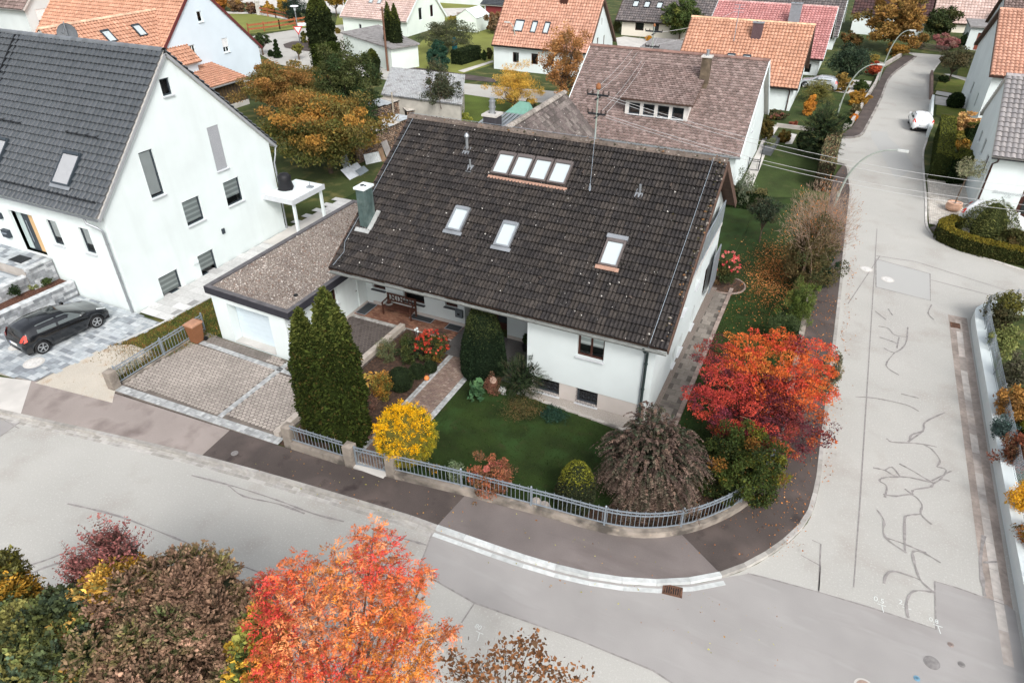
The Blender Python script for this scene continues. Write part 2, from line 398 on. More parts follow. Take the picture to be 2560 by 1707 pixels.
def skylight(root, A, u, v, N, w, h, fr=None, blindm=None, name='skylight', flash=None, hood=True, shutter=False):
    """lower-left corner A on the roof plane, u along the eave, v up the slope"""
    A, u, v, N = [np.asarray(q, float) for q in (A, u, v, N)]; fr = fr or zinc; m = M(); b = .075; t0, t1 = .03, .15
    def bx(mm, x0, x1, y0, y1, z0, z1, mi=0, col=None):
        mm.obox(A + u * (x0 + x1) / 2 + v * (y0 + y1) / 2 + N * (z0 + z1) / 2, u, v, N, (x1 - x0) / 2, (y1 - y0) / 2, (z1 - z0) / 2, col, mi)
    bx(m, 0, b, 0, h, t0, t1); bx(m, w - b, w, 0, h, t0, t1); bx(m, b, w - b, 0, b, t0, t1); bx(m, b, w - b, h - b * 1.9, h, t0, t1 + .03)
    bx(m, .02, w - .02, .02, h - .02, 0, .06, 1)
    f = m.build(name, [fr, anth], root)
    if shutter:
        s = M(); y = b
        while y < h - b * 1.9 - .02: bx(s, b, w - b, y, y + .036, .1, .125, 0, (.36, .37, .385)); y += .042
        s.build('shutter', shut, f)
    else:
        p = M(); bx(p, b, w - b, b, h - b * 1.9, .085, .10); p.build('pane', skyp, f)
    if flash is not None:
        q = M(); bx(q, -.08, w + .08, -.17, -.005, .05, .085); q.build('flashing', flash, f)
    return f
def gable(name, label, cat, x0, x1, y0, y1, e0, rg, e1, wall, tile, tmat, und, ov=(.25, .25), F=(), R=(), L=(), fr=anth, sill=None,
          tk=None, seed=0, group=None, cap=None, gut=None, z0=0.0, verge=None, extraF=(), extraR=()):
    """ridge along X. e0/rg/e1 = (y,z) of front eave edge, ridge, rear eave edge of the roof's top face"""
    root = thing(name, label, cat, ((x0 + x1) / 2, (y0 + y1) / 2, z0), group); tk = tk or {}
    th = .16
    def zf(y): return e0[1] + (rg[1] - e0[1]) * (y - e0[0]) / (rg[0] - e0[0]) - th * 1.25
    def zb(y): return rg[1] + (e1[1] - rg[1]) * (y - rg[0]) / (e1[0] - rg[0]) - th * 1.25
    m = M(); zr = rg[1] - th * 1.25
    panel(m, (x0, y0, z0), (1, 0, 0), (0, 0, 1), (0, -1, 0), [(0, 0), (x1 - x0, 0), (x1 - x0, zf(y0) - z0), (0, zf(y0) - z0)], [f[:4] for f in F] + list(extraF))
    panel(m, (x0, y1, z0), (1, 0, 0), (0, 0, 1), (0, 1, 0), [(0, 0), (x1 - x0, 0), (x1 - x0, zb(y1) - z0), (0, zb(y1) - z0)])
    gp = [(0, 0), (y1 - y0, 0), (y1 - y0, zb(y1) - z0), (rg[0] - y0, zr - z0), (0, zf(y0) - z0)]
    panel(m, (x1, y0, z0), (0, 1, 0), (0, 0, 1), (1, 0, 0), gp, [f[:4] for f in R] + list(extraR))
    panel(m, (x0, y0, z0), (0, 1, 0), (0, 0, 1), (-1, 0, 0), gp, [f[:4] for f in L])
    m.build('wall', wall, root)
    for lst, O, u, n in ((F, (x0, y0, z0), vec(1, 0, 0), vec(0, -1, 0)), (R, (x1, y0, z0), vec(0, 1, 0), vec(1, 0, 0)), (L, (x0, y0, z0), vec(0, 1, 0), vec(-1, 0, 0))):
        for f in lst:
            o = dict(f[4]) if len(f) > 4 else {}
            window(root, vec(*O) + u * f[0] + vec(0, 0, f[1]), u, n, f[2], f[3], o.pop('fr', fr), sill=o.pop('sill', sill), **o)
    a, b = x0 - ov[0], x1 + ov[1]
    slope(root, (a, e0[0], e0[1]), (b, e0[0], e0[1]), (a, rg[0], rg[1]), tile, tmat, und, seed, th, **tk)
    slope(root, (b, e1[0], e1[1]), (a, e1[0], e1[1]), (b, rg[0], rg[1]), tile, tmat, und, seed + 1, th, **tk)
    ridgecap(root, (a, rg[0], rg[1] + .03), (b, rg[0], rg[1] + .03), cap or PAL[tile][0], tmat)
    if gut is not False:
        gutter(root, (a, e0[0] - .06, e0[1] - .07), (b, e0[0] - .06, e0[1] - .07), mat=gut)
    if verge is not None:
        for X in (a, b):
            mv = M()
            for p, q in (((X, e0[0], e0[1]), (X, rg[0], rg[1])), ((X, rg[0], rg[1]), (X, e1[0], e1[1]))):
                mv.bar(vec(*p) - (0, 0, .06), vec(*q) - (0, 0, .06), .05, .26)
            mv.build('barge_board', verge, root)
    return root
# ---------------- foliage ----------------
def leaves(m, P, D, size, asp, col, rg, spread=1.0):
    n = len(P)
    if n == 0: return
    A = D + rg.normal(size=(n, 3)) * spread; A /= np.linalg.norm(A, axis=1)[:, None] + 1e-9
    B = np.cross(A, rg.normal(size=(n, 3))); B /= np.linalg.norm(B, axis=1)[:, None] + 1e-9
    s = (np.asarray(size) * np.clip(rg.lognormal(-.05, .32, n), .4, 2.0))[:, None]
    V = np.stack([P + A * s, P + B * s * asp, P - A * s * .8, P - B * s * asp], 1).reshape(-1, 3)
    m.add(V, np.arange(4 * n).reshape(n, 4), col)
def pick(rg, pal, n):
    """pal: list of (r,g,b,weight)"""
    p = np.array(pal, float); w = p[:, 3] / p[:, 3].sum(); return p[rg.choice(len(p), n, p=w), :3]
def fib(n, rg):
    i = np.arange(n) + .5; ph = np.arccos(1 - 2 * i / n); th = math.pi * (1 + 5 ** .5) * i
    v = np.stack([np.cos(th) * np.sin(ph), np.sin(th) * np.sin(ph), np.cos(ph)], 1)
    return v + rg.normal(size=v.shape) * .12
def crown(m, c, R, n_leaf, size, pal, seed=0, clumps=40, cr=.34, asp=.45, jit=.25, flat=.8, low=-1.0, gap=.0, toppal=None, colgrad=None, inner=.25):
    """crown of leaf clumps filling an ellipsoid with an uneven outline"""
    rg = np.random.default_rng(seed); c = np.asarray(c, float); R = np.asarray(R, float)
    d = fib(clumps, rg); rad = rg.uniform(.55, 1.0, clumps) * (1 + rg.normal(size=clumps) * .08)
    k = rg.random(clumps) < inner; rad[k] *= .5
    C = c + d * R * rad[:, None] * (1 - cr * .6)
    keep = (d[:, 2] * rad) > low; C = C[keep]; nc = len(C)
    if gap: C = C[rg.random(nc) > gap]; nc = len(C)
    ci = rg.integers(0, nc, n_leaf)
    cs = rg.uniform(.6, 1.25, nc) * cr
    q = rg.normal(size=(n_leaf, 3)); q /= np.linalg.norm(q, axis=1)[:, None]
    rr = rg.uniform(0, 1, n_leaf) ** .45
    P = C[ci] + q * (rr * cs[ci])[:, None] * R * vec(1, 1, flat)
    cc = pick(rg, pal, nc)
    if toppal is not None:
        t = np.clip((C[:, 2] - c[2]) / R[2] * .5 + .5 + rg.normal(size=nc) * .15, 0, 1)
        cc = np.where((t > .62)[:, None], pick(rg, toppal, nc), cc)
    col = cc[ci] * .65 + pick(rg, pal, n_leaf) * .35
    col = col * rg.uniform(1 - jit, 1 + jit, (n_leaf, 1)) * rg.uniform(.93, 1.07, (n_leaf, 3))
    leaves(m, P, q * .6 + vec(0, 0, .2), size, asp, np.clip(col, 0.002, .95), rg)
    return C
def limbs(m, base, C, r0, rg, n=14, fork=.35):
    base = np.asarray(base, float); top = C.mean(0); k = base + (top - base) * vec(fork, fork, fork * 1.1)
    m.tube([base, base * .5 + k * .5 + rg.normal(size=3) * .03, k], [r0, r0 * .85, r0 * .7], 7)
    for i in rg.choice(len(C), min(n, len(C)), replace=False):
        mid = k * .5 + C[i] * .5 + rg.normal(size=3) * np.linalg.norm(C[i] - k) * .08 + vec(0, 0, .05)
        m.tube([k + rg.normal(size=3) * .02, mid, C[i]], [r0 * .5, r0 * .28, r0 * .08], 5, cap=False)
def tree(name, label, cat, base, top, R, pal, seed=0, n=6000, size=.09, low=-.9, r0=.12, clumps=40, cr=.36, group=None, nl=14, mat=None, trunk=True, cz=None, **kw):
    """base (x,y), crown top height, radii (rx,ry,rz)"""
    b = vec(base[0], base[1], 0); root = thing(name, label, cat, b, group); m = M(); R = np.asarray(R, float)
    c = b + vec(0, 0, top - R[2]); C = crown(m, c, R, n, size, pal, seed, clumps, cr, low=low, **kw)
    m.build('crown', mat or leafm, root)
    if trunk:
        t = M(); limbs(t, b, C, r0, np.random.default_rng(seed + 99), nl); t.build('trunk', bark, root, smooth=True)
    return root
def px(bx, by, ytop, wpx):
    """pixel footprint -> (x,y), height, half width"""
    g = G(bx, by); h = hz(g[0], g[1], ytop); w = pj((g[0], g[1], h / 2))[2] * wpx / CF / 2
    return (g[0], g[1]), max(h, .15), w
def bush(name, label, cat, bx, by, ytop, wpx, pal, seed=0, n=2500, size=.06, group=None, trunk=False, hs=1.0, **kw):
    g, h, w = px(bx, by, ytop, wpx); h *= hs
    return tree(name, label, cat, g, h, (w, w, h * .54), pal, seed, n, size, group=group, trunk=trunk, low=kw.pop('low', -1.0), r0=max(.03, w * .06), **kw)
def clipped(name, label, cat, base, prof, pal, seed=0, n=3000, size=.045, group=None, lean=(0, 0), sx=1.0, sy=1.0, wob=.03, rot=0, mat=None, stem=None, toppal=None, lump=.04):
    """clipped plant: dark core plus a dense skin of small leaves. prof = [(r,z)...]"""
    rg = np.random.default_rng(seed); b = vec(base[0], base[1], 0); root = thing(name, label, cat, b, group)
    pr = np.array(prof, float); m = M(); K = 18
    L = np.concatenate([[0], np.cumsum(np.hypot(np.diff(pr[:, 0]), np.diff(pr[:, 1])))])
    w = np.interp(np.linspace(0, L[-1], 40), L, pr[:, 0]) + .02; t = np.interp
    q = rg.random(n * 3) * L[-1]; rr = t(q, L, pr[:, 0]); kp = rg.random(n * 3) < (rr / (rr.max() + 1e-6)) + .04; q = q[kp][:n]
    r, z = t(q, L, pr[:, 0]), t(q, L, pr[:, 1]); n = len(q); a = rg.random(n) * 2 * math.pi
    ph = rg.random(4) * 6; lum = 1 + lump * (np.sin(a * 3 + z * 4 + ph[0]) + np.sin(a * 5 - z * 7 + ph[1]) * .7 + np.sin(a * 11 + ph[2] + np.sin(z * 3) * 2) * .5)
    dr = t(q + .02, L, pr[:, 0]) - t(q - .02, L, pr[:, 0]); dz = t(q + .02, L, pr[:, 1]) - t(q - .02, L, pr[:, 1])
    ln = np.hypot(dr, dz) + 1e-6; nr, nz = dz / ln, -dr / ln
    dirs = np.stack([np.cos(a) * nr, np.sin(a) * nr, nz], 1); depth = -rg.random(n) ** 2 * .05 + rg.normal(size=n) * wob * .5
    P = np.stack([np.cos(a) * r * lum * sx + lean[0] * z, np.sin(a) * r * lum * sy + lean[1] * z, z], 1) + dirs * depth[:, None]
    zt = pr[:, 1].max()
    if rot:
        cs, sn = math.cos(rot), math.sin(rot); P = np.stack([P[:, 0] * cs - P[:, 1] * sn, P[:, 0] * sn + P[:, 1] * cs, P[:, 2]], 1)
    col = pick(rg, pal, n)
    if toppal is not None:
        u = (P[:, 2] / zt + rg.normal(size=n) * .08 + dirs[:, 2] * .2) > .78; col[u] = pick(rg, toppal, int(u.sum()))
    col = col * rg.uniform(.6, 1.4, (n, 1))
    leaves(m, b + P, dirs * 1.3, size, .5, np.clip(col, .002, .9), rg, .75)
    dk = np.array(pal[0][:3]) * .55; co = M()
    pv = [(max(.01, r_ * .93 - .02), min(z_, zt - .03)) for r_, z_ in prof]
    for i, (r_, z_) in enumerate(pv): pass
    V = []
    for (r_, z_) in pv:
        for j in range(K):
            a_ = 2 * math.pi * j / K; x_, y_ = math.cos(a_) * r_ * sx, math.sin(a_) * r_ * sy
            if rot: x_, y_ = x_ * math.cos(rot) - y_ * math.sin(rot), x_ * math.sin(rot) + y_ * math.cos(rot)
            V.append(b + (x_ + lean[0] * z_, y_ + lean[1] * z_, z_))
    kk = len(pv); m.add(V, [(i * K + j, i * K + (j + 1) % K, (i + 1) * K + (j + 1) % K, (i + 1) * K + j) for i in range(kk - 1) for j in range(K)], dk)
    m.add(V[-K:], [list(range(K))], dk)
    m.build('foliage', mat or needle, root)
    if stem: s = M(); s.tube([b, b + (lean[0] * stem[1], lean[1] * stem[1], stem[1])], stem[0], 7); s.build('trunk', bark, root)
    return root
def hedge(name, label, path, w, h, pal, seed=0, n=6000, size=.05, cat='hedge', toppal=None, group=None, wob=.04, z0=0):
    """clipped hedge along a ground path"""
    rg = np.random.default_rng(seed); P = np.asarray([(p[0], p[1]) for p in path], float); m = M()
    sg = np.diff(P, axis=0); sl_ = np.hypot(sg[:, 0], sg[:, 1]); L = np.concatenate([[0], np.cumsum(sl_)]); tot = L[-1]
    q = rg.random(n) * (tot + w); s = np.clip(q - w / 2, 0, tot); x, y = np.interp(s, L, P[:, 0]), np.interp(s, L, P[:, 1])
    e = .05; tx, ty = np.interp(s + e, L, P[:, 0]) - np.interp(s - e, L, P[:, 0]), np.interp(s + e, L, P[:, 1]) - np.interp(s - e, L, P[:, 1])
    tl = np.hypot(tx, ty) + 1e-9; tx, ty = tx / tl, ty / tl; nx_, ny_ = -ty, tx
    f = rg.random(n) * (w + 2 * h) ; top = f < w; off = np.where(top, f - w / 2, np.where(f < w + h, w / 2, -w / 2)); z = np.where(top, h, (f - w) % h)
    lum = np.sin(s * 4.1) * .25 + np.sin(s * 9.7 + 1) * .2; off = off * (1 + lum * wob * 2 / max(w, .3)); z = np.where(top, z + lum * wob, z)
    sgn = np.sign(off)
    D = np.stack([np.where(top, 0, nx_ * sgn), np.where(top, 0, ny_ * sgn), np.where(top, 1.0, .15)], 1)
    ends = rg.random(n) < (w / (tot + w)) * .7; endv = rg.random(n) < .5
    X = x + nx_ * off; Y = y + ny_ * off
    eo = np.where(ends, np.where(endv, tot, 0), s)
    X = np.where(ends, np.interp(eo, L, P[:, 0]) + np.where(endv, 1, -1) * tx * w * .06 + nx_ * (rg.random(n) - .5) * w, X)
    Y = np.where(ends, np.interp(eo, L, P[:, 1]) + np.where(endv, 1, -1) * ty * w * .06 + ny_ * (rg.random(n) - .5) * w, Y)
    z = np.where(ends, rg.random(n) * h, z)
    Q = np.stack([X, Y, z + z0], 1) + rg.normal(size=(n, 3)) * wob * .45
    col = pick(rg, pal, n)
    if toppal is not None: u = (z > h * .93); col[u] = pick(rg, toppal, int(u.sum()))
    leaves(m, Q, D, size, .5, np.clip(col * rg.uniform(.6, 1.4, (n, 1)), .002, .9), rg, .8)
    V = []
    for i in range(len(P)):
        t = P[min(i + 1, len(P) - 1)] - P[max(i - 1, 0)]; t /= np.linalg.norm(t) + 1e-9; k = np.array([-t[1], t[0]]) * (w / 2 - .05)
        V += [(*(P[i] + k), z0), (*(P[i] - k), z0), (*(P[i] - k), z0 + h - .05), (*(P[i] + k), z0 + h - .05)]
    F = []
    for i in range(len(P) - 1):
        a, b = 4 * i, 4 * i + 4; F += [(a + j, a + (j + 1) % 4, b + (j + 1) % 4, b + j) for j in range(4)]
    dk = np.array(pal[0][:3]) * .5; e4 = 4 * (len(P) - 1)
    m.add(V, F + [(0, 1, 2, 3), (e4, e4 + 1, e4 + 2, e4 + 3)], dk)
    root = thing(name, label, cat, ((P[:, 0].min() + P[:, 0].max()) / 2, (P[:, 1].min() + P[:, 1].max()) / 2, z0), group)
    m.build('foliage', needle, root); return root
def sprays(m, O, Dr, L, nl, size, asp, pal, rg, droop=.5, twigm=None, jit=.25, tipcol=None, npair=1):
    """arching twigs carrying rows of leaves. O (n,3) origins, Dr (n,3) directions"""
    n = len(O); Dr = Dr / (np.linalg.norm(Dr, axis=1)[:, None] + 1e-9); L = np.broadcast_to(np.asarray(L, float), (n,))
    t = (np.arange(nl) + .7) / nl; base = pick(rg, pal, n) * rg.uniform(.5, 1.45, (n, 1))
    P = O[:, None, :] + Dr[:, None, :] * (L[:, None] * t)[:, :, None]; P[:, :, 2] -= droop * L[:, None] * t[None] ** 2
    T = Dr[:, None, :] - vec(0, 0, 1) * (2 * droop * t)[None, :, None]; T = T / np.linalg.norm(T, axis=2)[:, :, None]
    B = np.cross(T, np.broadcast_to(vec(0, 0, 1), T.shape)); B /= np.linalg.norm(B, axis=2)[:, :, None] + 1e-9
    roll = rg.uniform(-.6, .6, (n, 1, 1)); Nn = np.cross(B, T); B = B * np.cos(roll) + Nn * np.sin(roll)
    for sg in (-1, 1):
        D = (T * .55 + B * sg).reshape(-1, 3); s = np.asarray(size)
        Q = (P + B * sg * s * .8).reshape(-1, 3); c = np.repeat(base, nl, 0)
        if tipcol is not None: w_ = np.tile(t ** 2, n)[:, None] * .8; c = c * (1 - w_) + np.array(tipcol) * w_
        c = c * rg.uniform(1 - jit, 1 + jit, (len(Q), 1))
        leaves(m, Q, D * 2.5, size, asp, np.clip(c, .002, .95), rg, .45)
    if twigm is not None:
        for i in range(0, n, 3): twigm.tube([O[i], P[i, nl // 2], P[i, -1]], [.008, .005, .002], 3, (.12, .085, .06), cap=False)
# ================= SETTING =================
def g2(*pp): return [tuple(G(x, y)[:2]) for x, y in pp]
def smooth(P, k=4):
    P = [np.array(p, float) for p in P]; out = []
    for i in range(len(P) - 1):
        p0, p1, p2, p3 = P[max(i - 1, 0)], P[i], P[i + 1], P[min(i + 2, len(P) - 1)]
        for j in range(k):
            t = j / k; out.append(tuple(.5 * (2 * p1 + (p2 - p0) * t + (2 * p0 - 5 * p1 + 4 * p2 - p3) * t * t + (3 * p1 - p0 - 3 * p2 + p3) * t ** 3)))
    out.append(tuple(P[-1])); return out
def offset(P, d):
    P = np.array(P, float); o = []
    for i in range(len(P)):
        t = P[min(i + 1, len(P) - 1)] - P[max(i - 1, 0)]; t /= np.linalg.norm(t) + 1e-9; o.append(tuple(P[i] + np.array([-t[1], t[0]]) * d))
    return o
asph = pmat('old_light_asphalt', (.40, .392, .365), .93, .08, 40, .5, 130, var2=.05, scale2=.35, tint=[((.33, .305, .275), .55, .52, .8), ((.48, .475, .45), 16, .56, .72)])
asph2 = pmat('newer_grey_asphalt', (.31, .297, .287), .92, .06, 60, .4, 150, var2=.09, scale2=.5, tint=[((.265, .248, .238), 1.2, .5, .85), ((.345, .335, .325), 2.5, .55, .8)], stretch=(.22, 1, 1))
asph3 = pmat('dark_pavement_asphalt', (.075, .061, .056), .9, .10, 30, .4, 150, var2=.22, scale2=.5, tint=[((.12, .095, .085), .7, .5, .75), ((.035, .027, .026), 1.3, .6, .75)])
asph4 = pmat('mid_pavement_asphalt', (.165, .143, .136), .9, .08, 40, .4, 150, var2=.20, scale2=.45, tint=[((.12, .10, .095), 1.6, .52, .8)], stretch=(.25, 1, 1))
asph5 = pmat('faded_pavement_asphalt', (.29, .25, .23), .92, .08, 40, .3, 150, var2=.12, scale2=.4, tint=[((.16, .13, .12), .9, .5, .75)])
seal = pmat('bitumen_seal', (.255, .238, .23), .7, .25, 6)
kerbm = pmat('granite_kerb', attr=True, rough=.9, var=.16, scale=5, bump=.3, bscale=60)
grassm = pmat('meadow_grass', (.045, .062, .017), .98, .25, 22, 1.0, 45, var2=.25, scale2=.35, tint=[((.17, .15, .055), .8, .52, .78)])
lawnm = pmat('dark_lawn', (.019, .035, .006), .98, .3, 26, 1.0, 50, var2=.35, scale2=.9, tint=[((.026, .058, .013), 1.0, .50, .72), ((.035, .034, .012), 2.2, .60, .78)])
lawn2 = pmat('bright_lawn', (.036, .056, .013), .98, .3, 20, 1.0, 45, var2=.28, scale2=.6, tint=[((.085, .085, .032), .9, .54, .78)])
roughg = pmat('rough_autumn_grass', (.045, .055, .012), .98, .4, 12, 1.0, 35, var2=.3, scale2=1.5, tint=[((.14, .075, .02), 1.5, .46, .66)])
m = M(); m.sheet([(-600, -60), (400, -60), (400, 900), (-600, 900)], 0); struct('ground', m, grassm)
K0 = [(-80, 1.8), (-27.1, 10.22)] + smooth([(-27.1, 10.22), (-17.98, 11.65), (-9.97, 12.42), (-8.6, 12.47), (-4.36, 12.69), (-1.49, 13.49), (.57, 15.01), (2.05, 17.4), (2.42, 19.4), (2.42, 22.4), (2.33, 31.8), (2.07, 49.87)], 4)[1:]
KS = K0 + g2((2122, 424), (2114, 412), (2092, 406))
KU = smooth(g2((2060, 349), (2094, 347), (2149, 343), (2171, 314), (2204, 249), (2229, 192), (2280, 153), (2292, 143)), 4)
RE = smooth(g2((2352, 155), (2331, 188), (2331, 245), (2322, 339), (2310, 388), (2318, 500), (2322, 571), (2363, 608), (2441, 637), (2560, 675)), 4)
WR = smooth([(14, 36.9), (9.7, 36.2), (8.5, 35.4), (8.15, 34.0), (8.1, 30), (8.1, 22), (8.2, 12)], 4)
road = KS + KU + g2((2266, 131), (2361, 139)) + RE + [(30, 38.6), (30, 36.8)] + WR + [(8.1, -12), (-80, -12)]
m = M(); m.sheet(road, .006); struct('road', m, asph)
# other side of the front road, below the picture
near = g2((-60, 1425), (60, 1440), (160, 1500), (330, 1590), (560, 1700)) + [(-7.4, 5.6), (-3, 6.3), (-3, -11), (-60, -11), (-60, 1)]
m = M(); m.sheet(near, .03); struct('verge', m, soil)
def patch(name, P, mat, z=.011): m_ = M(); m_.sheet(P, z); return struct(name, m_, mat)
KB = [p for p in K0 if p[0] > -9.0 and p[1] < 15.2 and p[0] < .3]
patch('road_patch', g2((1049, 1416), (1080, 1335)) + KB + g2((1869, 1434), (1905, 1442), (2046, 1480), (2180, 1520), (2340, 1573), (2337, 1453), (2394, 1470), (2520, 1515)) + [(7.95, 17.0), (8.05, 8)] + [(-1.6, 8)] + g2((1687, 1712), (1633, 1676), (1448, 1600), (1186, 1507), (1045, 1427)), asph2)
patch('road_patch', g2((-200, 1020), (0, 1047), (52, 1054), (0, 1092), (-200, 1150)), asph2)
lightp = pmat('pale_repair', (.385, .385, .37), .93, .05, 40, .3, 130)
patch('road_patch', g2((2178, 328), (2218, 330), (2222, 344), (2262, 380), (2286, 420), (2240, 450), (2200, 380), (2178, 345)), lightp)
patch('road_patch', g2((2190, 648), (2325, 685), (2326, 752), (2190, 718)), lightp)
# seams and sealed cracks
m = M(); sc = 2.219
def zc(*pp): return g2(*[(1500 + x / sc, 1067 + y / sc) for x, y in pp])
cr = [zc((1800, 0), (1790, 25), (1730, 45), (1715, 80), (1720, 92)), zc((1590, 65), (1620, 85), (1720, 90), (1790, 97), (1868, 112)), zc((1790, 97), (1840, 125), (1885, 185), (1868, 222)),
    zc((1868, 222), (1920, 240), (1890, 290), (1850, 315), (1830, 335), (1740, 350), (1735, 375)), zc((1515, 228), (1580, 242), (1640, 275), (1720, 282), (1850, 312)), zc((1660, 205), (1740, 248), (1800, 285), (1850, 312)),
    zc((1580, 242), (1620, 225), (1665, 278)), zc((1665, 278), (1580, 282), (1550, 300), (1590, 330), (1580, 392)), zc((1570, 375), (1640, 385), (1730, 378), (1785, 430), (1780, 485), (1840, 542)), zc((1690, 345), (1735, 378)),
    zc((1780, 485), (1710, 492), (1690, 520), (1692, 700)), zc((1535, 460), (1575, 520), (1580, 610), (1700, 700)), zc((1580, 615), (1660, 640), (1780, 690), (1890, 755)), zc((1810, 700), (1750, 690), (1735, 715), (1775, 845), (1855, 920)),
    zc((1575, 870), (1590, 820), (1640, 803), (1780, 850)), zc((1855, 918), (1740, 912), (1700, 980), (1710, 1060)), zc((1840, 300), (1950, 245)), zc((1890, 290), (1940, 302))]
for i, c in enumerate(cr): m.strip(smooth(c, 4), .062, .0155 + i * .0002, jit=.5, seed=i)
def zd(*pp): return g2(*[(x * 1.0884, y * 1.0884) for x, y in pp])
cr2 = [zd((2018, 750), (2040, 755), (2055, 770), (2085, 775)), zd((2020, 775), (2050, 785), (2060, 790)), zd((2085, 752), (2080, 790), (2055, 810), (2030, 800)), zd((2055, 810), (2035, 840), (2065, 862)), zd((1965, 912), (2010, 915), (2080, 930), (2110, 945)),
    zd((2170, 948), (2125, 970), (2120, 990), (2085, 1015)), zd((2040, 710), (2050, 725)), zd((2140, 700), (2132, 720), (2145, 735)), zd((2010, 715), (2035, 735)), zd((2065, 775), (2060, 800)), zd((2070, 905), (2110, 915))]
for i, c in enumerate(cr2): m.strip(smooth(c, 4), .055, .0195 + i * .0002, jit=.45, seed=40 + i)
cr3 = [zd((155, 1157), (270, 1185), (400, 1235), (520, 1285), (620, 1325), (670, 1350)), zd((440, 1092), (540, 1118), (640, 1150), (720, 1180), (790, 1198)), zd((525, 1115), (560, 1140), (640, 1158), (700, 1180)), zd((893, 1228), (980, 1252)),
    zd((62, 1300), (110, 1285), (190, 1252)), zd((62, 1322), (100, 1305), (140, 1292)), zd((370, 1305), (430, 1330), (490, 1350), (600, 1393)), zd((2260, 1230), (2252, 1290), (2262, 1370)), zd((2258, 1292), (2290, 1290))]
for i, c in enumerate(cr3): m.strip(smooth(c, 4), (.06, .11)[i in (7,)], .0155 + i * .0002, jit=.6, seed=70 + i)
for c in ([(3.75, 44), (3.75, 20), (3.72, 15.9)], g2((2047, 1478), (2052, 1360), (2030, 1350)), zd((0, 1000), (45, 985), (0, 960)), zd((1880, 1360), (1885, 1300), (1840, 1275)), zd((520, 1010), (490, 1065)), zd((1940, 340), (1960, 340)), zd((1090, 1385), (1060, 1430))):
    m.strip(c, .035, .0150, jit=.3)
edge = [g2((1049, 1416), (1080, 1335)), g2((1869, 1434), (1905, 1442), (2046, 1480), (2180, 1520), (2340, 1573), (2337, 1453), (2394, 1470), (2520, 1515)), g2((1687, 1712), (1633, 1676), (1448, 1600), (1186, 1507), (1045, 1427), (1049, 1416)), g2((2190, 648), (2325, 685), (2326, 752), (2190, 718), (2190, 648)), g2((0, 1092), (52, 1054))]
for e in edge: m.strip(e, .045, .0165, jit=.3)
for e in (g2((2190, 640), (2290, 655), (2560, 740)), g2((2326, 700), (2560, 760)), g2((2120, 760), (2200, 640))): m.strip(e, .04, .0155, jit=.3)
struct('tar_seam', m, seal)
# kerbs: single stones along a path
def kerb(name, P, w, h, cols, L=1.0, z=0.0, seed=0, gapw=.012):
    rg = np.random.default_rng(seed); P = np.array(P, float); s = np.concatenate([[0], np.cumsum(np.hypot(*np.diff(P, axis=0).T))]); m_ = M(); n = max(1, int(s[-1] / L))
    at = lambda q: np.array([np.interp(q, s, P[:, 0]), np.interp(q, s, P[:, 1])])
    for i in range(n):
        q0, q1 = s[-1] * i / n + gapw, s[-1] * (i + 1) / n; a, b = at(q0), at(q1); c = np.array(cols[rg.integers(len(cols))]) * rg.uniform(.85, 1.15)
        d = (b - a) / (np.linalg.norm(b - a) + 1e-9); k = np.array([-d[1], d[0]])
        V = [(*a, z), (*b, z), (*(b + k * w), z), (*(a + k * w), z), (*(a + k * .015), z + h), (*(b + k * .015), z + h), (*(b + k * w), z + h), (*(a + k * w), z + h)]
        m_.add(V, [(0, 1, 5, 4), (1, 2, 6, 5), (3, 0, 4, 7), (4, 5, 6, 7), (2, 3, 7, 6)], c)
    return struct(name, m_, kerbm)
gr = [(.34, .325, .30), (.37, .355, .335), (.31, .295, .27)]; grd = [(.22, .20, .185), (.30, .28, .26), (.17, .155, .145)]; wh = [(.50, .52, .515), (.46, .48, .475)]
def sub(P, f): return [p for p in P if f(p)]
k1 = sub(K0, lambda p: p[0] <= -8.55 and p[0] > -60); k2 = [k1[-1]] + sub(K0, lambda p: p[0] > -8.55 and p[0] < .3 and p[1] < 15.2); k3 = [k2[-1]] + sub(K0, lambda p: (p[0] >= .3))
kerb('kerb', [(-80, 1.8)] + k1, .16, .115, gr, 1.0, seed=1); kerb('kerb', k2, .17, .115, wh, 1.0, seed=2); kerb('kerb', k3 + KS[len(K0):], .16, .115, gr, .9, seed=3)
kerb('kerb', KU, .18, .11, grd, .9, seed=4)
kerb('gutter_setts', offset([(-40, 8.2)] + k1, -.30), .14, .012, gr, .32, seed=5); kerb('gutter_setts', offset([(-40, 8.2)] + k1, -.15), .14, .014, gr, .32, seed=6)
kerb('gutter_setts', offset(k2, -.25), .16, .016, wh, 1.0, seed=7)
kerb('kerb', [tuple(p) for p in np.array(RE)[::-1]], -.0 + .14, .05, [(.55, .53, .50), (.5, .48, .45)], .9, seed=8)
kerb('gutter_setts', [(7.72, 15), (7.64, 22), (7.6, 30), (7.65, 34.2)], .26, .012, [(.33, .29, .26), (.38, .34, .31), (.42, .39, .36)], 1.1, seed=9)
patch('gutter_stain', [(7.2, 14), (7.15, 22), (7.1, 30), (7.1, 34.6), (7.9, 34.6), (7.9, 14)], pmat('stained_asphalt', (.30, .255, .225), .93, .15, 8, .3, 90, var2=.25, scale2=1.2), .009)
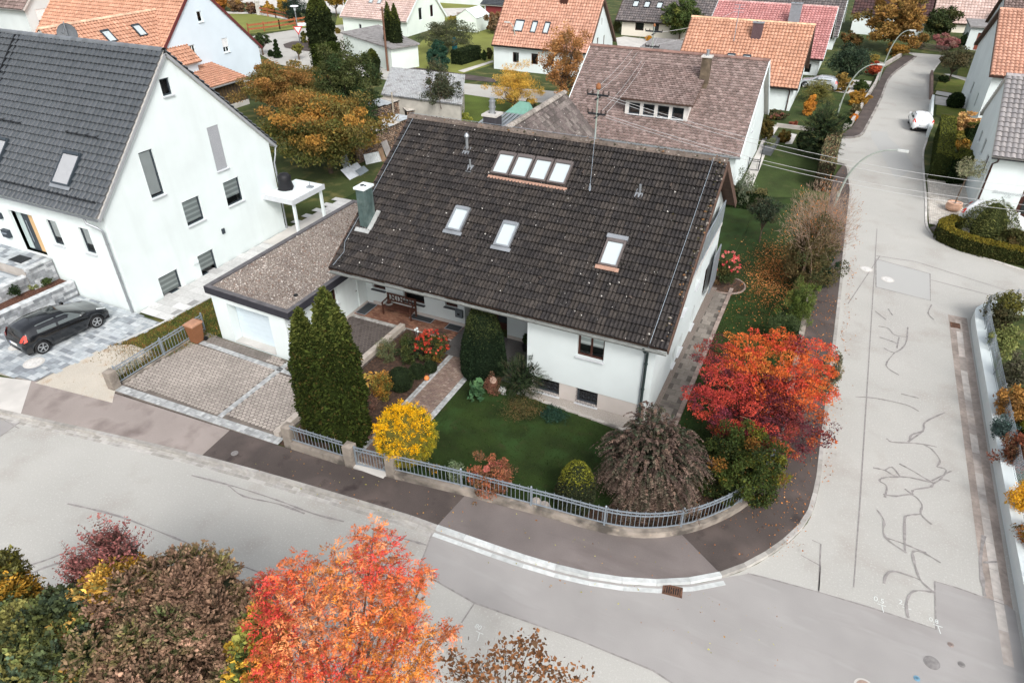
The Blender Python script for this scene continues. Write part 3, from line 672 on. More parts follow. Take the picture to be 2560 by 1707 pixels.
# pavements (raised)
IN = [(-80, 4.2), (-29.4, 11.7), (-24.7, 12.95), (-15.45, 13.42), (-12.8, 13.55), (-11.2, 13.75), (-8.42, 14.12), (-5.2, 14.45)] + smooth([(-5.2, 14.45), (-3.6, 14.6), (-2.4, 14.95), (-1.35, 15.6), (-.6, 16.35), (.15, 17.4), (.6, 18.5), (.9, 20.2), (.98, 22.5)], 3)[1:] + [(.95, 31), (.85, 44.0), (.75, 50)]
def pave(name, ka, kb, mat, inn):
    P = offset(ka, .155); Q = inn; pts = list(P) + list(Q)[::-1]; m_ = M(); m_.prism(pts, 0.0, kb); return struct(name, m_, mat)
def innr(a, b, ya=-99, yb=99): return [p for p in IN if a <= p[0] <= b and ya <= p[1] <= yb]
kA = [(-80, 1.8)] + sub(K0, lambda p: -79 < p[0] < -28); 
pave('pavement', [(-80, 1.8), (-32.2, 9.4)], .105, asph4, [(-80, 4.2), (-33.4, 11.1)])
pave('pavement', [(-32.2, 9.4), (-27.1, 10.22), (-26.2, 10.37)], .105, concl, [(-33.4, 11.1), (-29.4, 11.7), (-27.9, 12.1)])
kk = sub(K0, lambda p: -26.3 < p[0] <= -17.9)
pave('pavement', [(-26.2, 10.37)] + kk, .105, asph5, [(-27.9, 12.1), (-24.7, 12.95), (-18.1, 13.27)])
kk = sub(K0, lambda p: -18.0 <= p[0] <= -8.55)
pave('pavement', kk, .105, asph3, [(-18.1, 13.27)] + innr(-18, -7.9))
pave('pavement', k2, .105, asph4, [(-8.42, 14.12)] + [p for p in innr(-8, -1.3)])
lastin = [p for p in IN if p[0] > -1.4 and p[1] > 15.5]
pave('pavement', [k2[-1]] + sub(K0, lambda p: p[0] >= .3) + KS[len(K0):len(K0) + 2], .105, asph3, [p for p in IN if p[0] > -1.4 and p[1] > 15.5] + [(.75, 52)])
upin = g2((2040, 343), (2110, 335), (2132, 318), (2160, 268), (2192, 215), (2215, 172), (2262, 140))
m = M(); m.prism(list(offset(KU, .175)) + upin[::-1], 0, .105); struct('pavement', m, asph3)
m = M(); m.prism(g2((2325, 572), (2372, 603), (2441, 628), (2560, 664), (2700, 700), (2700, 690), (2560, 640), (2470, 615), (2400, 598), (2345, 566)), 0, .10); struct('pavement', m, asph4)
# gravel yard / slabs by left house
def rectpave(name, poly, z, sizes, cols, seed, mat, gap=.012, bond=True, rot=0.0, org=None):
    """individually laid slabs clipped to a polygon"""
    rg = np.random.default_rng(seed); P = np.array(poly); o = np.array(org if org is not None else P[0]); cs, sn = math.cos(rot), math.sin(rot)
    Rm = np.array([[cs, sn], [-sn, cs]]); Q = (P - o) @ Rm.T; x0, y0 = Q.min(0); x1, y1 = Q.max(0); m_ = M()
    m_.sheet(poly, z - .008, np.array(cols[0]) * .55)
    def inside(p):
        c = False; n = len(Q); j = n - 1
        for i in range(n):
            if ((Q[i][1] > p[1]) != (Q[j][1] > p[1])) and (p[0] < (Q[j][0] - Q[i][0]) * (p[1] - Q[i][1]) / (Q[j][1] - Q[i][1]) + Q[i][0]): c = not c
            j = i
        return c
    V, F, Cc = [], [], []; y = y0; r = 0
    while y < y1:
        h = sizes[0][1] if bond else sizes[rg.integers(len(sizes))][1]; x = x0 - rg.random() * .3 if not bond else x0 - (r % 2) * sizes[0][0] / 2
        while x < x1:
            w = sizes[rg.integers(len(sizes))][0]
            if inside((x + w / 2, y + h / 2)):
                c = np.array(cols[rg.integers(len(cols))]) * rg.uniform(.88, 1.12); b = len(V)
                for a_, b_ in ((x + gap, y + gap), (x + w - gap, y + gap), (x + w - gap, y + h - gap), (x + gap, y + h - gap)):
                    q = np.array([a_, b_]) @ Rm + o; V.append((q[0], q[1], z + rg.uniform(-.001, .001)))
                F.append((b, b + 1, b + 2, b + 3)); Cc.append(c)
            x += w
        y += h; r += 1
    m_.add(V, F, np.array(Cc)); return struct(name, m_, mat)
slab = pmat('paving_slab', attr=True, rough=.9, var=.10, scale=8, bump=.25, bscale=80, var2=.07, scale2=.5)
slabd = pmat('weathered_paving', attr=True, rough=.92, var=.14, scale=8, bump=.3, bscale=70, var2=.2, scale2=.6, tint=[((.06, .048, .042), .75, .56, .74)])
driveL = [(-27.75, 12.12), (-27.15, 15.0), (-26.85, 16.6), (-26.65, 17.7), (-28.45, 17.75), (-32.6, 17.8), (-32.95, 11.5)] 
lg = [(.36, .39, .41), (.41, .44, .455), (.29, .32, .34), (.22, .24, .26), (.45, .475, .485), (.38, .41, .43)]
m = M(); m.prism([(-45, 9.7)] + driveL[-1:] + [(-32.9, 17.8), (-45, 17.8)], 0, .08); struct('yard', m, slab)
m = M(); m.prism(driveL, 0, .09); struct('driveway_bed', m, conc)
rectpave('driveway', driveL, .112, [(.32, .16), (.48, .24), (.24, .16), (.32, .24)], lg, 3, slab, .004, bond=False)
rectpave('driveway', [(-33.1, 11.4), (-32.95, 17.8), (-45, 17.8), (-45, 9.7)], .114, [(.32, .16), (.48, .24), (.24, .16), (.32, .24)], lg, 4, slab, .004, bond=False)
rectpave('path', [(-28.42, 17.95), (-26.62, 17.95), (-26.38, 20.6), (-26.38, 34), (-28.42, 34)], .118, [(1.0, .5)], [(.47, .47, .46), (.52, .52, .51)], 5, slab, .006)
kerb('kerb', [(-27.1, 15.6), (-26.68, 17.4), (-26.42, 20.6), (-26.4, 34)], -.09, .14, [(.5, .5, .49)], 1.0, seed=11)
grav = pmat('pale_gravel', (.50, .455, .385), .98, .12, 30, 1.0, 90, var2=.08, scale2=.7, tint=[((.42, .30, .20), 1.6, .56, .75), ((.60, .58, .53), 22, .55, .7), ((.22, .16, .10), 5, .68, .74)])
patch('gravel', g2((90, 962), (225, 892), (268, 868), (330, 866), (395, 888), (300, 945), (285, 1000), (283, 1012)), grav, .106)
m = M(); m.sheet([(-27.6, 12.2), (-24.6, 13.0), (-24.35, 18.1), (-23.3, 18.1), (-23.3, 34), (-26.35, 34), (-26.35, 20.6), (-26.65, 17.4), (-27.2, 15.2)], .095); struct('grass', m, roughg)
# front garden
driveP = [(-24.2, 13.28), (-16.15, 13.62), (-15.95, 18), (-15.95, 22.1), (-18.97, 22.1), (-18.97, 17.75), (-24.1, 17.95)]
m = M(); m.prism([(-24.4, 13.05), (-16.1, 13.40), (-15.9, 22.2), (-18.97, 22.2), (-18.97, 17.8), (-24.3, 17.98)], 0, .097, (.15, .128, .112)); struct('driveway_bed', m, slabd)
m = M(); rg = np.random.default_rng(11); a = .105; V = []; F = []; Cs = []
def pin(p, Q):
    c = False; j = len(Q) - 1
    for i in range(len(Q)):
        if ((Q[i][1] > p[1]) != (Q[j][1] > p[1])) and (p[0] < (Q[j][0] - Q[i][0]) * (p[1] - Q[i][1]) / (Q[j][1] - Q[i][1]) + Q[i][0]): c = not c
        j = i
    return c
bandY = lambda x: 17.25 - (x + 22.6) * .027
r = 0; y = 13.2
while y < 22.2:
    x = -24.6 + (r % 2) * a * .866
    while x < -15.9:
        if pin((x, y), driveP) and not (abs(y - bandY(x)) < .17 and x < -18.0) and not (abs(x + 19.02) < .14 and y < 17.7) and not y < 13.62 + (x + 24.2) * .042:
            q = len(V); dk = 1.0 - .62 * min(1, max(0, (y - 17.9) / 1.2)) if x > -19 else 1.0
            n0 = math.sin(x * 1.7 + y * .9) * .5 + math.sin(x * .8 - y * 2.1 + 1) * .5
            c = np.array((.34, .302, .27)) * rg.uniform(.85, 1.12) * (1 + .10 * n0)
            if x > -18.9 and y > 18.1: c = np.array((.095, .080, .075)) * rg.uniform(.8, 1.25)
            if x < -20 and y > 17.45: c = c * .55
            for k in range(6):
                t = math.pi / 3 * k + math.pi / 6; V.append((x + math.cos(t) * a * .86, y + math.sin(t) * a * .86, .106 + rg.uniform(-.001, .001)))
            F.append(tuple(range(q, q + 6))); Cs.append(c)
        x += a * 1.732
    y += a * 1.5; r += 1
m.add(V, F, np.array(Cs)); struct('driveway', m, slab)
wset = [(.34, .35, .35), (.38, .39, .39), (.29, .30, .30)]
def setts(P, rows, L=.13, w=.125, z=.10, cols=wset, seed=0):
    for i in range(rows): kerb('sett_band', offset(P, i * w), w * .93, .012, cols, L, z=z, seed=seed + i, gapw=.008)
setts([(-24.3, 13.12), (-15.9, 13.42)], 3, seed=20); setts([(-24.1, bandY(-24.1) - .13), (-18.1, bandY(-18.1) - .13)], 2, seed=24); setts([(-19.02 + .1, 13.7), (-19.02 + .1, 17.7)], 2, seed=28); setts([(-18.97, 22.02), (-15.9, 22.02)], 2, .13, cols=[(.30, .29, .27), (.4, .39, .37)], seed=30)
br = [(.24, .115, .075), (.28, .14, .09), (.20, .095, .065), (.31, .165, .11)]
rectpave('terrace', [(-18.97, 22.27), (-13.5, 22.27), (-13.5, 23.5), (-18.97, 23.5)], .118, [(.20, .10)], br, 7, slabd, .005)
m = M(); m.box(-18.97, -11.4, 22.27, 23.5, 0, .107); struct('terrace_bed', m, conc)
rectpave('path', [(-12.85, 14.0), (-11.72, 14.0), (-11.72, 21.6), (-12.85, 21.6)], .05, [(.20, .10)], [(.22, .16, .13), (.19, .135, .115), (.26, .20, .165)], 8, slabd, .006)
setts([(-12.85, 14.0), (-12.85, 21.6)], 2, z=.04, seed=40); setts([(-11.49, 14.0), (-11.49, 20.4)], 2, z=.04, seed=44)
gran = pmat('granite_slab', (.115, .11, .108), .85, .35, 60, .3, 100, var2=.1)
m = M(); m.box(-13.5, -9.15, 21.9, 23.48, 0, .13); m.box(-13.3, -9.15, 21.25, 21.9, 0, .075); m.box(-11.6, -9.15, 20.6, 21.25, 0, .06); struct('entrance_paving', m, gran)
m = M(); m.sheet([(-15.95, 13.5), (-12.85, 13.6), (-12.85, 21.3), (-13.4, 22.27), (-15.95, 22.27)], .045); struct('flower_bed', m, soil)
m = M(); m.sheet([(-11.52, 14.0), (-8.42, 14.4), (-5.2, 14.75), (-2.7, 15.1), (-1.0, 16.3), (.3, 18.2), (.75, 21), (.75, 49.6), (-3.4, 49.6), (-3.4, 34.5), (-2.75, 33.0), (-2.75, 20.2), (-4.5, 19.6), (-9.2, 20.2), (-11.52, 20.6)], .035); struct('lawn', m, lawnm)
m = M(); m.sheet(g2((1420, 1290), (1530, 1262), (1700, 1235), (1860, 1180), (1945, 1150), (1950, 1190), (1880, 1270), (1760, 1310), (1640, 1325), (1500, 1315)), .043); struct('bare_soil', m, soil)
m = M(); m.sheet([(-9.1, 20.12), (-4.6, 19.8), (-3.75, 19.75), (-3.75, 20.5), (-9.1, 20.5)], .055); struct('gravel_strip', m, pmat('pebbles', (.33, .30, .27), .95, .3, 30, 1, 60, spots=[((.5, .47, .43), 18, .25)]))
m = M()
for i in range(10): m.box(-9.2 + i * .55, -8.67 + i * .55, 20.02 - i * .045, 20.14 - i * .045, 0, .09, None)
struct('bed_edging', m, conc)
rectpave('path', [(-3.75, 20.2), (-2.95, 20.2), (-2.95, 32.6), (-3.55, 32.6)], .058, [(.4, .4)], [(.19, .168, .147), (.21, .187, .163), (.175, .155, .135)], 9, slabd, .006)
kerb('path_edging', [(-2.95, 20.0), (-2.93, 32.6)], -.16, .11, [(.24, .19, .165), (.30, .24, .21)], .22, seed=50, gapw=.02)
m = M(); m.sheet([(-3.93, 20.9), (-3.75, 20.9), (-3.55, 32.4), (-3.93, 32.4)], .062); struct('gravel_strip', m, pmat('dark_pebbles', (.18, .15, .13), .95, .4, 25, 1, 50, spots=[((.35, .32, .29), 16, .22)]))
# gardens behind
m = M(); m.sheet([(-23, 29.2), (-3.5, 34.3), (-3.4, 43), (-5.2, 49), (-23, 49), (-28.4, 42), (-28.4, 30)], .02); struct('lawn', m, lawnm)
m = M(); m.sheet(g2((1845, 490), (1860, 445), (1900, 372), (1955, 352), (2040, 372), (2090, 410), (2085, 500)), .048); struct('lawn', m, lawn2)
patch('path', g2((1848, 478), (1868, 498), (1903, 415), (1926, 352), (1948, 316), (1922, 310), (1896, 372), (1866, 436)), concl, .055)
patch('path', g2((1962, 362), (1980, 362), (1992, 338), (1978, 335)), concl, .055)
m = M(); m.sheet(g2((1925, 300), (1985, 205), (2070, 205), (2165, 190), (2190, 170), (2155, 262), (2125, 305), (2040, 330), (1940, 318)), .03); struct('lawn', m, lawn2)
patch('driveway', g2((2030, 222), (2150, 240), (2168, 230), (2180, 205), (2080, 196), (2030, 205)), concl, .05)
m = M(); m.sheet(g2((2336, 226), (2452, 244), (2456, 204), (2348, 198)), .03); m.sheet(g2((2340, 288), (2462, 300), (2466, 262), (2342, 262)), .03); m.sheet(g2((2390, 196), (2474, 208), (2478, 166), (2400, 160)), .03); struct('lawn', m, pmat('yellow_green_lawn', (.13, .155, .03), .98, .2, 20, 1, 45, var2=.2, scale2=.5, tint=[((.22, .17, .07), 1.2, .55, .75)]))  # lawn with a yellower green base colour
m = M(); m.sheet(g2((2338, 236), (2458, 262), (2462, 248), (2342, 228)), .034); m.sheet(g2((2338, 262), (2460, 280), (2466, 262), (2338, 240)), .033); m.sheet(g2((2360, 186), (2440, 212), (2448, 202), (2372, 186)), .034); struct('path', m, concl)
cob = rectpave('cobbled_yard', g2((2322, 560), (2318, 440), (2330, 430), (2420, 430), (2440, 560), (2480, 620), (2400, 592), (2345, 566)), .055, [(.22, .12)], [(.60, .56, .50), (.66, .62, .56), (.54, .49, .43)], 15, slab, .008)
m = M(); m.sheet(g2((572, 34), (700, 38), (780, 62), (776, 68), (640, 84), (610, 86)), .02); m.sheet(g2((845, 36), (858, 40), (862, 62), (838, 64)), .02); m.sheet(g2((1115, 40), (1160, 52), (1235, 78), (1240, 160), (1140, 190), (1000, 170), (1020, 140)), .02); m.sheet(g2((1020, 4), (1200, 8), (1200, 20), (1090, 22)), .02); struct('meadow', m, pmat('pale_meadow', (.17, .185, .045), .98, .15, 14, .8, 40, var2=.15, scale2=.3))
m = M(); m.sheet(g2((1135, 255), (1160, 236), (1290, 255), (1340, 262), (1400, 330), (1250, 335), (1100, 310)), .022); struct('lawn', m, pmat('rough_lawn', (.075, .105, .018), .98, .35, 14, 1, 40, var2=.25, scale2=.5))
patch('road', g2((640, 90), (780, 68), (862, 62), (866, 84), (1000, 190), (1170, 210), (1400, 230), (1400, 262), (1150, 238), (940, 195), (760, 175), (690, 160), (640, 130), (560, 140), (560, 95)), asph, .012)
patch('pavement', g2((708, 112), (730, 105), (770, 104), (870, 136), (1000, 165), (1165, 187), (1240, 198), (1240, 208), (1160, 200), (960, 172), (800, 132), (740, 126), (712, 120)), asph3, .05)
patch('path', g2((500, 30), (580, 30), (648, 32), (720, 46), (725, 52), (640, 36), (500, 34)), concl, .03)
patch('road', g2((560, 0), (720, -6), (860, -8), (860, 36), (700, 22), (600, 6)), concl, .014)
patch('road', g2((1085, 22), (1200, 16), (1215, 30), (1120, 42)), concl, .016); patch('path', g2((1540, 96), (1560, 92), (1640, 102), (1640, 130), (1545, 120)), concl, .03)
patch('path', g2((1145, 178), (1232, 152), (1234, 156), (1160, 182)), concl, .03)
# ================= BUILDINGS =================
X, Y, Z = vec(1, 0, 0), vec(0, 1, 0), vec(0, 0, 1)
sillg = pmat('grey_sill', (.52, .54, .56), .5, .05, 3); silld = pmat('slate_sill', (.07, .075, .08), .6, .1, 3)
wood_und = pmat('pale_soffit', (.5, .48, .45), .8, .08, 3); brown_und = pmat('brown_soffit', (.10, .06, .045), .8, .15, 4)
cgl = pmat('dark_door_glass', (.03, .035, .038), .08, .05, 2, spec=.8)
# ---- main house ----
EY, EZ, RY, RZ, BY, BZ = 20.12, 3.80, 27.13, 8.34, 32.6, 4.65
H = thing('house', 'white house with big mossy dark brown roof and seven skylights in the middle', 'house', (-11, 26, 0))
m = M(); sq = (RZ - EZ) / (RY - EY); rz = lambda y: EZ + sq * (y - EY) - .2
panel(m, (-8.98, 20.5, .8), X, Z, -Y, [(0, 0), (5.05, 0), (5.05, rz(20.5) - .8), (0, rz(20.5) - .8)], [(2.08, 1.53, 1.06, 1.12)], .16)
panel(m, (-8.98, 20.5, 0), Y, Z, -X, [(0, 0), (3.0, 0), (3.0, rz(23.5)), (0, rz(20.5))])
panel(m, (-18.6, 23.5, 0), X, Z, -Y, [(0, 0), (5.12, 0), (5.12, 4.6), (.65, 4.6), (.65, 3.3), (0, 3.3)], [(.04 + .0, .98, .74, .85), (1.8, .74, 1.16, 1.1), (4.1, 1.0, .66, .85)], .16)
panel(m, (-11.3, 23.5, 0), X, Z, -Y, [(0, 0), (2.32, 0), (2.32, 4.6), (0, 4.6)])
m.box(-19.0, -18.6, 23.5, 23.9, 0, 3.4); panel(m, (-13.48, 23.5, 0), Y, Z, X, [(0, 0), (.6, 0), (.6, 4.6), (0, 4.6)]); panel(m, (-11.3, 23.5, 0), Y, Z, -X, [(0, 0), (.6, 0), (.6, 4.6), (0, 4.6)])
gy = [(-.35, 0), (11.65, 0), (11.65, BZ - .25), (RY - 20.85, RZ - .2), (-.35, rz(20.5))]
panel(m, (-3.93, 20.85, 0), Y, Z, X, gy, [(3.3, .25, .5, .85), (4.3, .22, .85, .8), (6.75, .15, .7, 1.05), (3.95, 2.45, .8, 1.05), (6.45, 2.45, .95, 1.15), (5.2, 4.45, 3.4, 1.6), (9.0, .3, 1.6, 1.9)], .18)
panel(m, (-17.95, 23.5, 2.3), Y, Z, -X, [(0, 0), (9, 0), (9, BZ - 2.55), (RY - 23.5, RZ - 2.5), (0, rz(23.5) - 2.3)]); panel(m, (-17.95, 32.5, 0), X, Z, Y, [(0, 0), (14.02, 0), (14.02, BZ - .2), (0, BZ - .2)]); panel(m, (-18.6, 23.5, 0), Y, Z, -X, [(0, 0), (9, 0), (9, 2.3), (0, 2.3)])
m.build('wall', whitew, H)
m = M(); panel(m, (-8.96, 20.52, 0), X, Z, -Y, [(0, 0), (5.01, 0), (5.01, .8), (0, .8)], [(.3, .07, 1.1, .71), (2.12, .07, .9, .71)], .2)
m.build('plinth', beige, H)
for q in ((-18.6, -13.49), (-11.29, -9.16)): m = M(); m.box(*q, 23.465, 23.5, .12, .28); m.build('plinth', beige, H)
kw = dict(tw=.305, th=.345, hump=.065, lift=.075, rolls=2, K=12, dirt_shade=.32, pw=.6, var=.12)
a, b = -18.03, -3.46
m = M(); N_ = nrm(np.cross(X, vec(0, RY - EY, RZ - EZ)))
V = [vec(a, EY, EZ), vec(b, EY, EZ), vec(b, RY, RZ), vec(a, RY, RZ)]; V += [q - N_ * .16 for q in V]
m.add(V, [(0, 1, 2, 3), (4, 7, 6, 5), (0, 4, 5, 1), (1, 5, 6, 2), (2, 6, 7, 3), (3, 7, 4, 0)], None, 1)
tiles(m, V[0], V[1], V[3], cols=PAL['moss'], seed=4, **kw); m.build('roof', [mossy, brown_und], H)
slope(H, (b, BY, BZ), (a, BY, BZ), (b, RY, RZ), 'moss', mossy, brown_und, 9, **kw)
ridgecap(H, (a, RY, RZ + .05), (b, RY, RZ + .05), (.13, .105, .09), mossy, r=.14)
m = M(); rg = np.random.default_rng(3)       # moss cushions on the tiles
n = 1500; u_, v_ = rg.uniform(0, 1, n), rg.uniform(0, 1, n) ; nrow = round(np.linalg.norm(V[3] - V[0]) / .345); v_ = (np.floor(v_ * nrow) + rg.uniform(-.02, .25, n)) / nrow
for i in range(n):
    q = V[0] + (V[1] - V[0]) * u_[i] + (V[3] - V[0]) * min(v_[i], .995) + N_ * .07; r = rg.uniform(.012, .05) * (1.4 if rg.random() < .12 else 1); c = [(.018, .017, .010), (.012, .012, .010), (.04, .034, .014), (.30, .28, .25)][rg.choice(4, p=[.45, .3, .17, .08])]
    pts = [q + (X * math.cos(t) + nrm(V[3] - V[0]) * math.sin(t)) * r * rg.uniform(.7, 1.2) for t in np.arange(6) * math.pi / 3]
    m.add(pts + [q + N_ * r * .6], [(k, (k + 1) % 6, 6) for k in range(6)], c)
for i in range(420):                         # moss along the ridge and the right verge
    if i < 300: q = vec(rg.uniform(a, b), RY + rg.normal() * .12, RZ + .12)
    else: t = rg.random(); q = V[1] * (1 - t) + V[2] * t + N_ * .09 - X * rg.uniform(0, .3)
    r = rg.uniform(.02, .07); pts = [q + vec(math.cos(t), math.sin(t), 0) * r * rg.uniform(.6, 1.3) for t in np.arange(6) * math.pi / 3]
    c = [(.05, .04, .02), (.16, .085, .04), (.03, .03, .015), (.24, .21, .18)][rg.choice(4)]
    m.add(pts + [q + Z * r * .8], [(k, (k + 1) % 6, 6) for k in range(6)], c)
m.build('moss', pmat('moss', attr=True, rough=1, var=.3, scale=20), H)
gutter(H, (a, EY - .09, EZ - .10), (b, EY - .09, EZ - .10), .085, pmat('old_gutter', (.20, .21, .20), .6, .2, 3, metal=.3))
for X_ in (a - .02, b + .02):
    m = M()
    for p, q in (((X_, EY, EZ), (X_, RY, RZ)), ((X_, RY, RZ), (X_, BY, BZ))): m.bar(vec(*p) - Z * .10, vec(*q) - Z * .10, .04, .3)
    m.build('barge_board', brown_und, H)
downpipe(H, [(-4.3, 20.05, 3.65), (-4.25, 20.12, 3.5), (-4.2, 20.38, 3.32), (-4.2, 20.41, .0)], .055, pmat('dark_pipe', (.03, .045, .045), .4, .1, 3))
U_, V_ = X, nrm(V[3] - V[0]); on = lambda x, y: vec(x, y, EZ + sq * (y - EY)) + N_ * .08
fb = pmat('brown_grey_cladding', (.14, .12, .115), .45, .12, 4, metal=.3); tf = pmat('terracotta_flashing', (.33, .20, .15), .9, .2, 8)
for i in range(4): skylight(H, on(-12.78 + i * .86, 25.1), U_, V_, N_, .80, 1.16, fb)
m = M(); m.obox(on(-11.08, 25.0), U_, V_, N_, 1.8, .07, .02); m.build('flashing', tf, H)
for x, y in ((-13.6, 22.52), (-11.28, 22.29)): skylight(H, on(x, y), U_, V_, N_, .70, 1.18, zinc, flash=zinc)
s3 = skylight(H, on(-6.9, 22.38), U_, V_, N_, .76, 1.2, fb, flash=tf); m = M(); m.obox(on(-6.52, 23.45) + N_ * .13, U_, V_, N_, .42, .09, .06); m.build('shutter_box', zinc, s3)
window(H, (-6.90, 20.5, 2.33), X, -Y, 1.06, 1.12, brownf, split=2, bl=('stripe', .58), sill=sillg, depth=.16)
grille = pmat('wrought_iron', (.05, .055, .065), .5, .2, 6, metal=.4)
for x, w in ((-8.66, 1.1), (-6.84, .9)):
    f = window(H, (x, 20.52, .07), X, -Y, w, .71, anth, sill=sillg, depth=.2, name='basement_window'); g_ = M()
    for i in range(1, 8): g_.bar((x + w * i / 8, 20.44, .1), (x + w * i / 8, 20.44, .76), .009)
    for k in (.22, .43, .64):
        for j in range(4):
            cx = x + w * (j + .5) / 4; g_.tube([(cx + math.cos(t) * .085, 20.435, k + math.sin(t) * .085) for t in np.linspace(0, 2 * math.pi, 11)], .007, 4)
    g_.build('grille', grille, f)
for x, z, w, h in ((-18.56, .98, .74, .85), (-16.8, .74, 1.16, 1.1), (-14.5, 1.0, .66, .85)): window(H, (x, 23.5, z), X, -Y, w, h, brownf, sill=silld, depth=.16, sillw=.09)
for y, z, w, h in ((24.15, .25, .5, .85), (25.15, .22, .85, .8), (27.6, .15, .7, 1.05), (24.8, 2.45, .8, 1.05), (27.3, 2.45, .95, 1.15)): window(H, (-3.93, y, z), Y, X, w, h, brownf, sill=sillg, depth=.18)
window(H, (-3.93, 26.05, 4.45), Y, X, 3.4, 1.6, brownf, split=3, depth=.18, name='balcony_window'); window(H, (-3.93, 29.85, .3), Y, X, 1.6, 1.9, brownf, split=2, depth=.18, name='patio_window')
m = M(); m.box(-13.46, -11.32, 24.06, 24.12, .13, 3.4); dr = m.build('door', pmat('dark_red_brown_door', (.045, .016, .012), .5, .2, 4), H)
for x0_, x1_ in ((-13.3, -12.7), (-12.0, -11.45)):
    for z0_, z1_ in ((.5, 1.2), (1.35, 2.2)): m = M(); m.box(x0_, x1_, 24.03, 24.055, z0_, z1_); m.build('pane', cgl, dr)
m = M(); m.tube([(-12.55, 24.0, 1.0), (-12.55, 23.97, 1.4)], .02, 6); m.build('handle', steel, dr)
# balcony along the gable
bal = M(); bal.box(-3.93, -3.66, 24.2, 30.6, 4.28, 4.40); bal.build('balcony_slab', concl, H)
m = M(); m.tube([(-3.70, 24.15, 5.43), (-3.70, 30.65, 5.43)], .03, 7); m.tube([(-3.70, 24.15, 4.42), (-3.70, 30.65, 4.42)], .025, 7)
for i in range(7): m.bar((-3.70, 24.2 + i * 1.07, 4.3), (-3.70, 24.2 + i * 1.07, 5.45), .05)
rl = m.build('balcony_railing', steel, H); m = M()
for i in range(6): m.box(-3.705, -3.69, 24.25 + i * 1.07, 25.2 + i * 1.07, 4.47, 5.36)
m.build('panel', pmat('frosted_grey_panel', (.22, .25, .26), .35, .05, 2), rl)
m = M(); m.box(-3.75, -3.7, 30.6, 32.2, .6, 2.6); m.build('window_shutter', pmat('grey_shutter_board', (.18, .20, .22), .6, .1, 3), H)
# chimneys and roof details
def chimney(root, x, y, zb, zt, w, d, mat, capm, fl=None, cap=.06, pots=0, nm='chimney', slats=True):
    c = M(); c.box(x - w / 2, x + w / 2, y - d / 2, y + d / 2, zb, zt)
    if slats:
        n = max(2, int((w + d) / .3))
        for i in range(1, n): xx = x - w / 2 + w * i / n; c.box(xx - .008, xx + .008, y - d / 2 - .012, y - d / 2, zb, zt); yy = y - d / 2 + d * i / n; c.box(x + w / 2, x + w / 2 + .012, yy - .008, yy + .008, zb, zt); c.box(x - w / 2 - .012, x - w / 2, yy - .008, yy + .008, zb, zt)
    o = c.build(nm, mat, root); c = M(); c.box(x - w / 2 - cap, x + w / 2 + cap, y - d / 2 - cap, y + d / 2 + cap, zt, zt + .09); c.build('cap', capm, o)
    for i in range(pots): p = M(); px_ = x + (i - (pots - 1) / 2) * w * .5; p.lathe((px_, y, zt + .09), [(.11, 0), (.09, .28), (.13, .3), (.13, .34), (.07, .34), (.07, .1)], 12); p.build('pot', terra if pots > 1 else zinc, o, smooth=False)
    if not pots: p = M(); p.lathe((x - w * .15, y, zt + .09), [(.09, 0), (.09, .02), (.085, .02)], 12); p.lathe((x + w * .22, y, zt + .09), [(.05, 0), (.05, .02), (.045, .02)], 12); p.build('flue_opening', dark, o)
    if fl is not None: q = M(); q.box(x - w / 2 - .14, x + w / 2 + .2, y - d / 2 - .25, y + d / 2 + .5, zb, zb + .02); 
    return o
ch = chimney(H, -17.34, 22.2, 4.8, 6.75, .42, .60, patina, wpaint)
m = M(); m.obox(on(-17.34, 21.8) + N_ * .05, U_, V_, N_, .36, .10, .02); m.obox(on(-17.04, 22.3) + N_ * .05, U_, V_, N_, .10, .5, .025); m.build('flashing', pmat('light_lead', (.42, .43, .42), .6, .2, 5, metal=.4), ch)
c2 = chimney(H, -14.02, 27.73, 7.2, 8.76, .62, .62, pmat('slate_cladding', (.05, .048, .055), .6, .15, 6), pmat('cap_stone', (.45, .43, .40), .8, .1, 5), pots=0)
m = M(); m.tube([(-14.02, 27.73, 8.85), (-14.02, 27.73, 9.35)], .13, 14); m.tube([(-14.02, 27.73, 9.1), (-14.02, 27.73, 9.14)], .16, 14); m.tube([(-14.02, 27.73, 9.35), (-14.02, 27.73, 9.4)], .15, 14); m.tube([(-14.02, 27.73, 9.4), (-14.02, 27.73, 9.52)], .11, 14); m.build('flue', zinc, c2, smooth=True)
for x, y, r_, hh in ((-14.39, 26.0, .065, .55), (-13.86, 25.26, .045, .34), (-6.36, 25.37, .055, .32)):
    m = M(); q = on(x, y); m.tube([q, q + Z * hh], r_, 9); 
    if hh > .5: m.tube([q + Z * hh, q + Z * (hh + .05)], r_ * 1.8, 9); m.lathe(q + Z * (hh + .05), [(r_ * 1.8, 0), (r_, .1), (.01, .14)], 9)
    m.obox(q - V_ * .06, U_, V_, N_, .15, .2, .015); m.build('vent_pipe', zinc, H)
for x, y in ((-16.19, 25.85), (-12.6, 25.8), (-8.9, 25.85), (-5.29, 25.87), (-12.55, 21.53), (-8.91, 21.59), (-5.34, 21.6)):
    m = M(); q = on(x, y) - N_ * .02; P_ = [q - U_ * .12 - V_ * .14, q + U_ * .12 - V_ * .14, q + V_ * .18, q - V_ * .14 + N_ * .12]
    m.add(P_, [(0, 3, 2), (3, 1, 2)], (.07, .055, .048)); m.add([P_[0] - V_ * .0, P_[1], P_[3]], [(0, 1, 2)], (.01, .01, .01)); m.build('vent_tile', mossy, H)
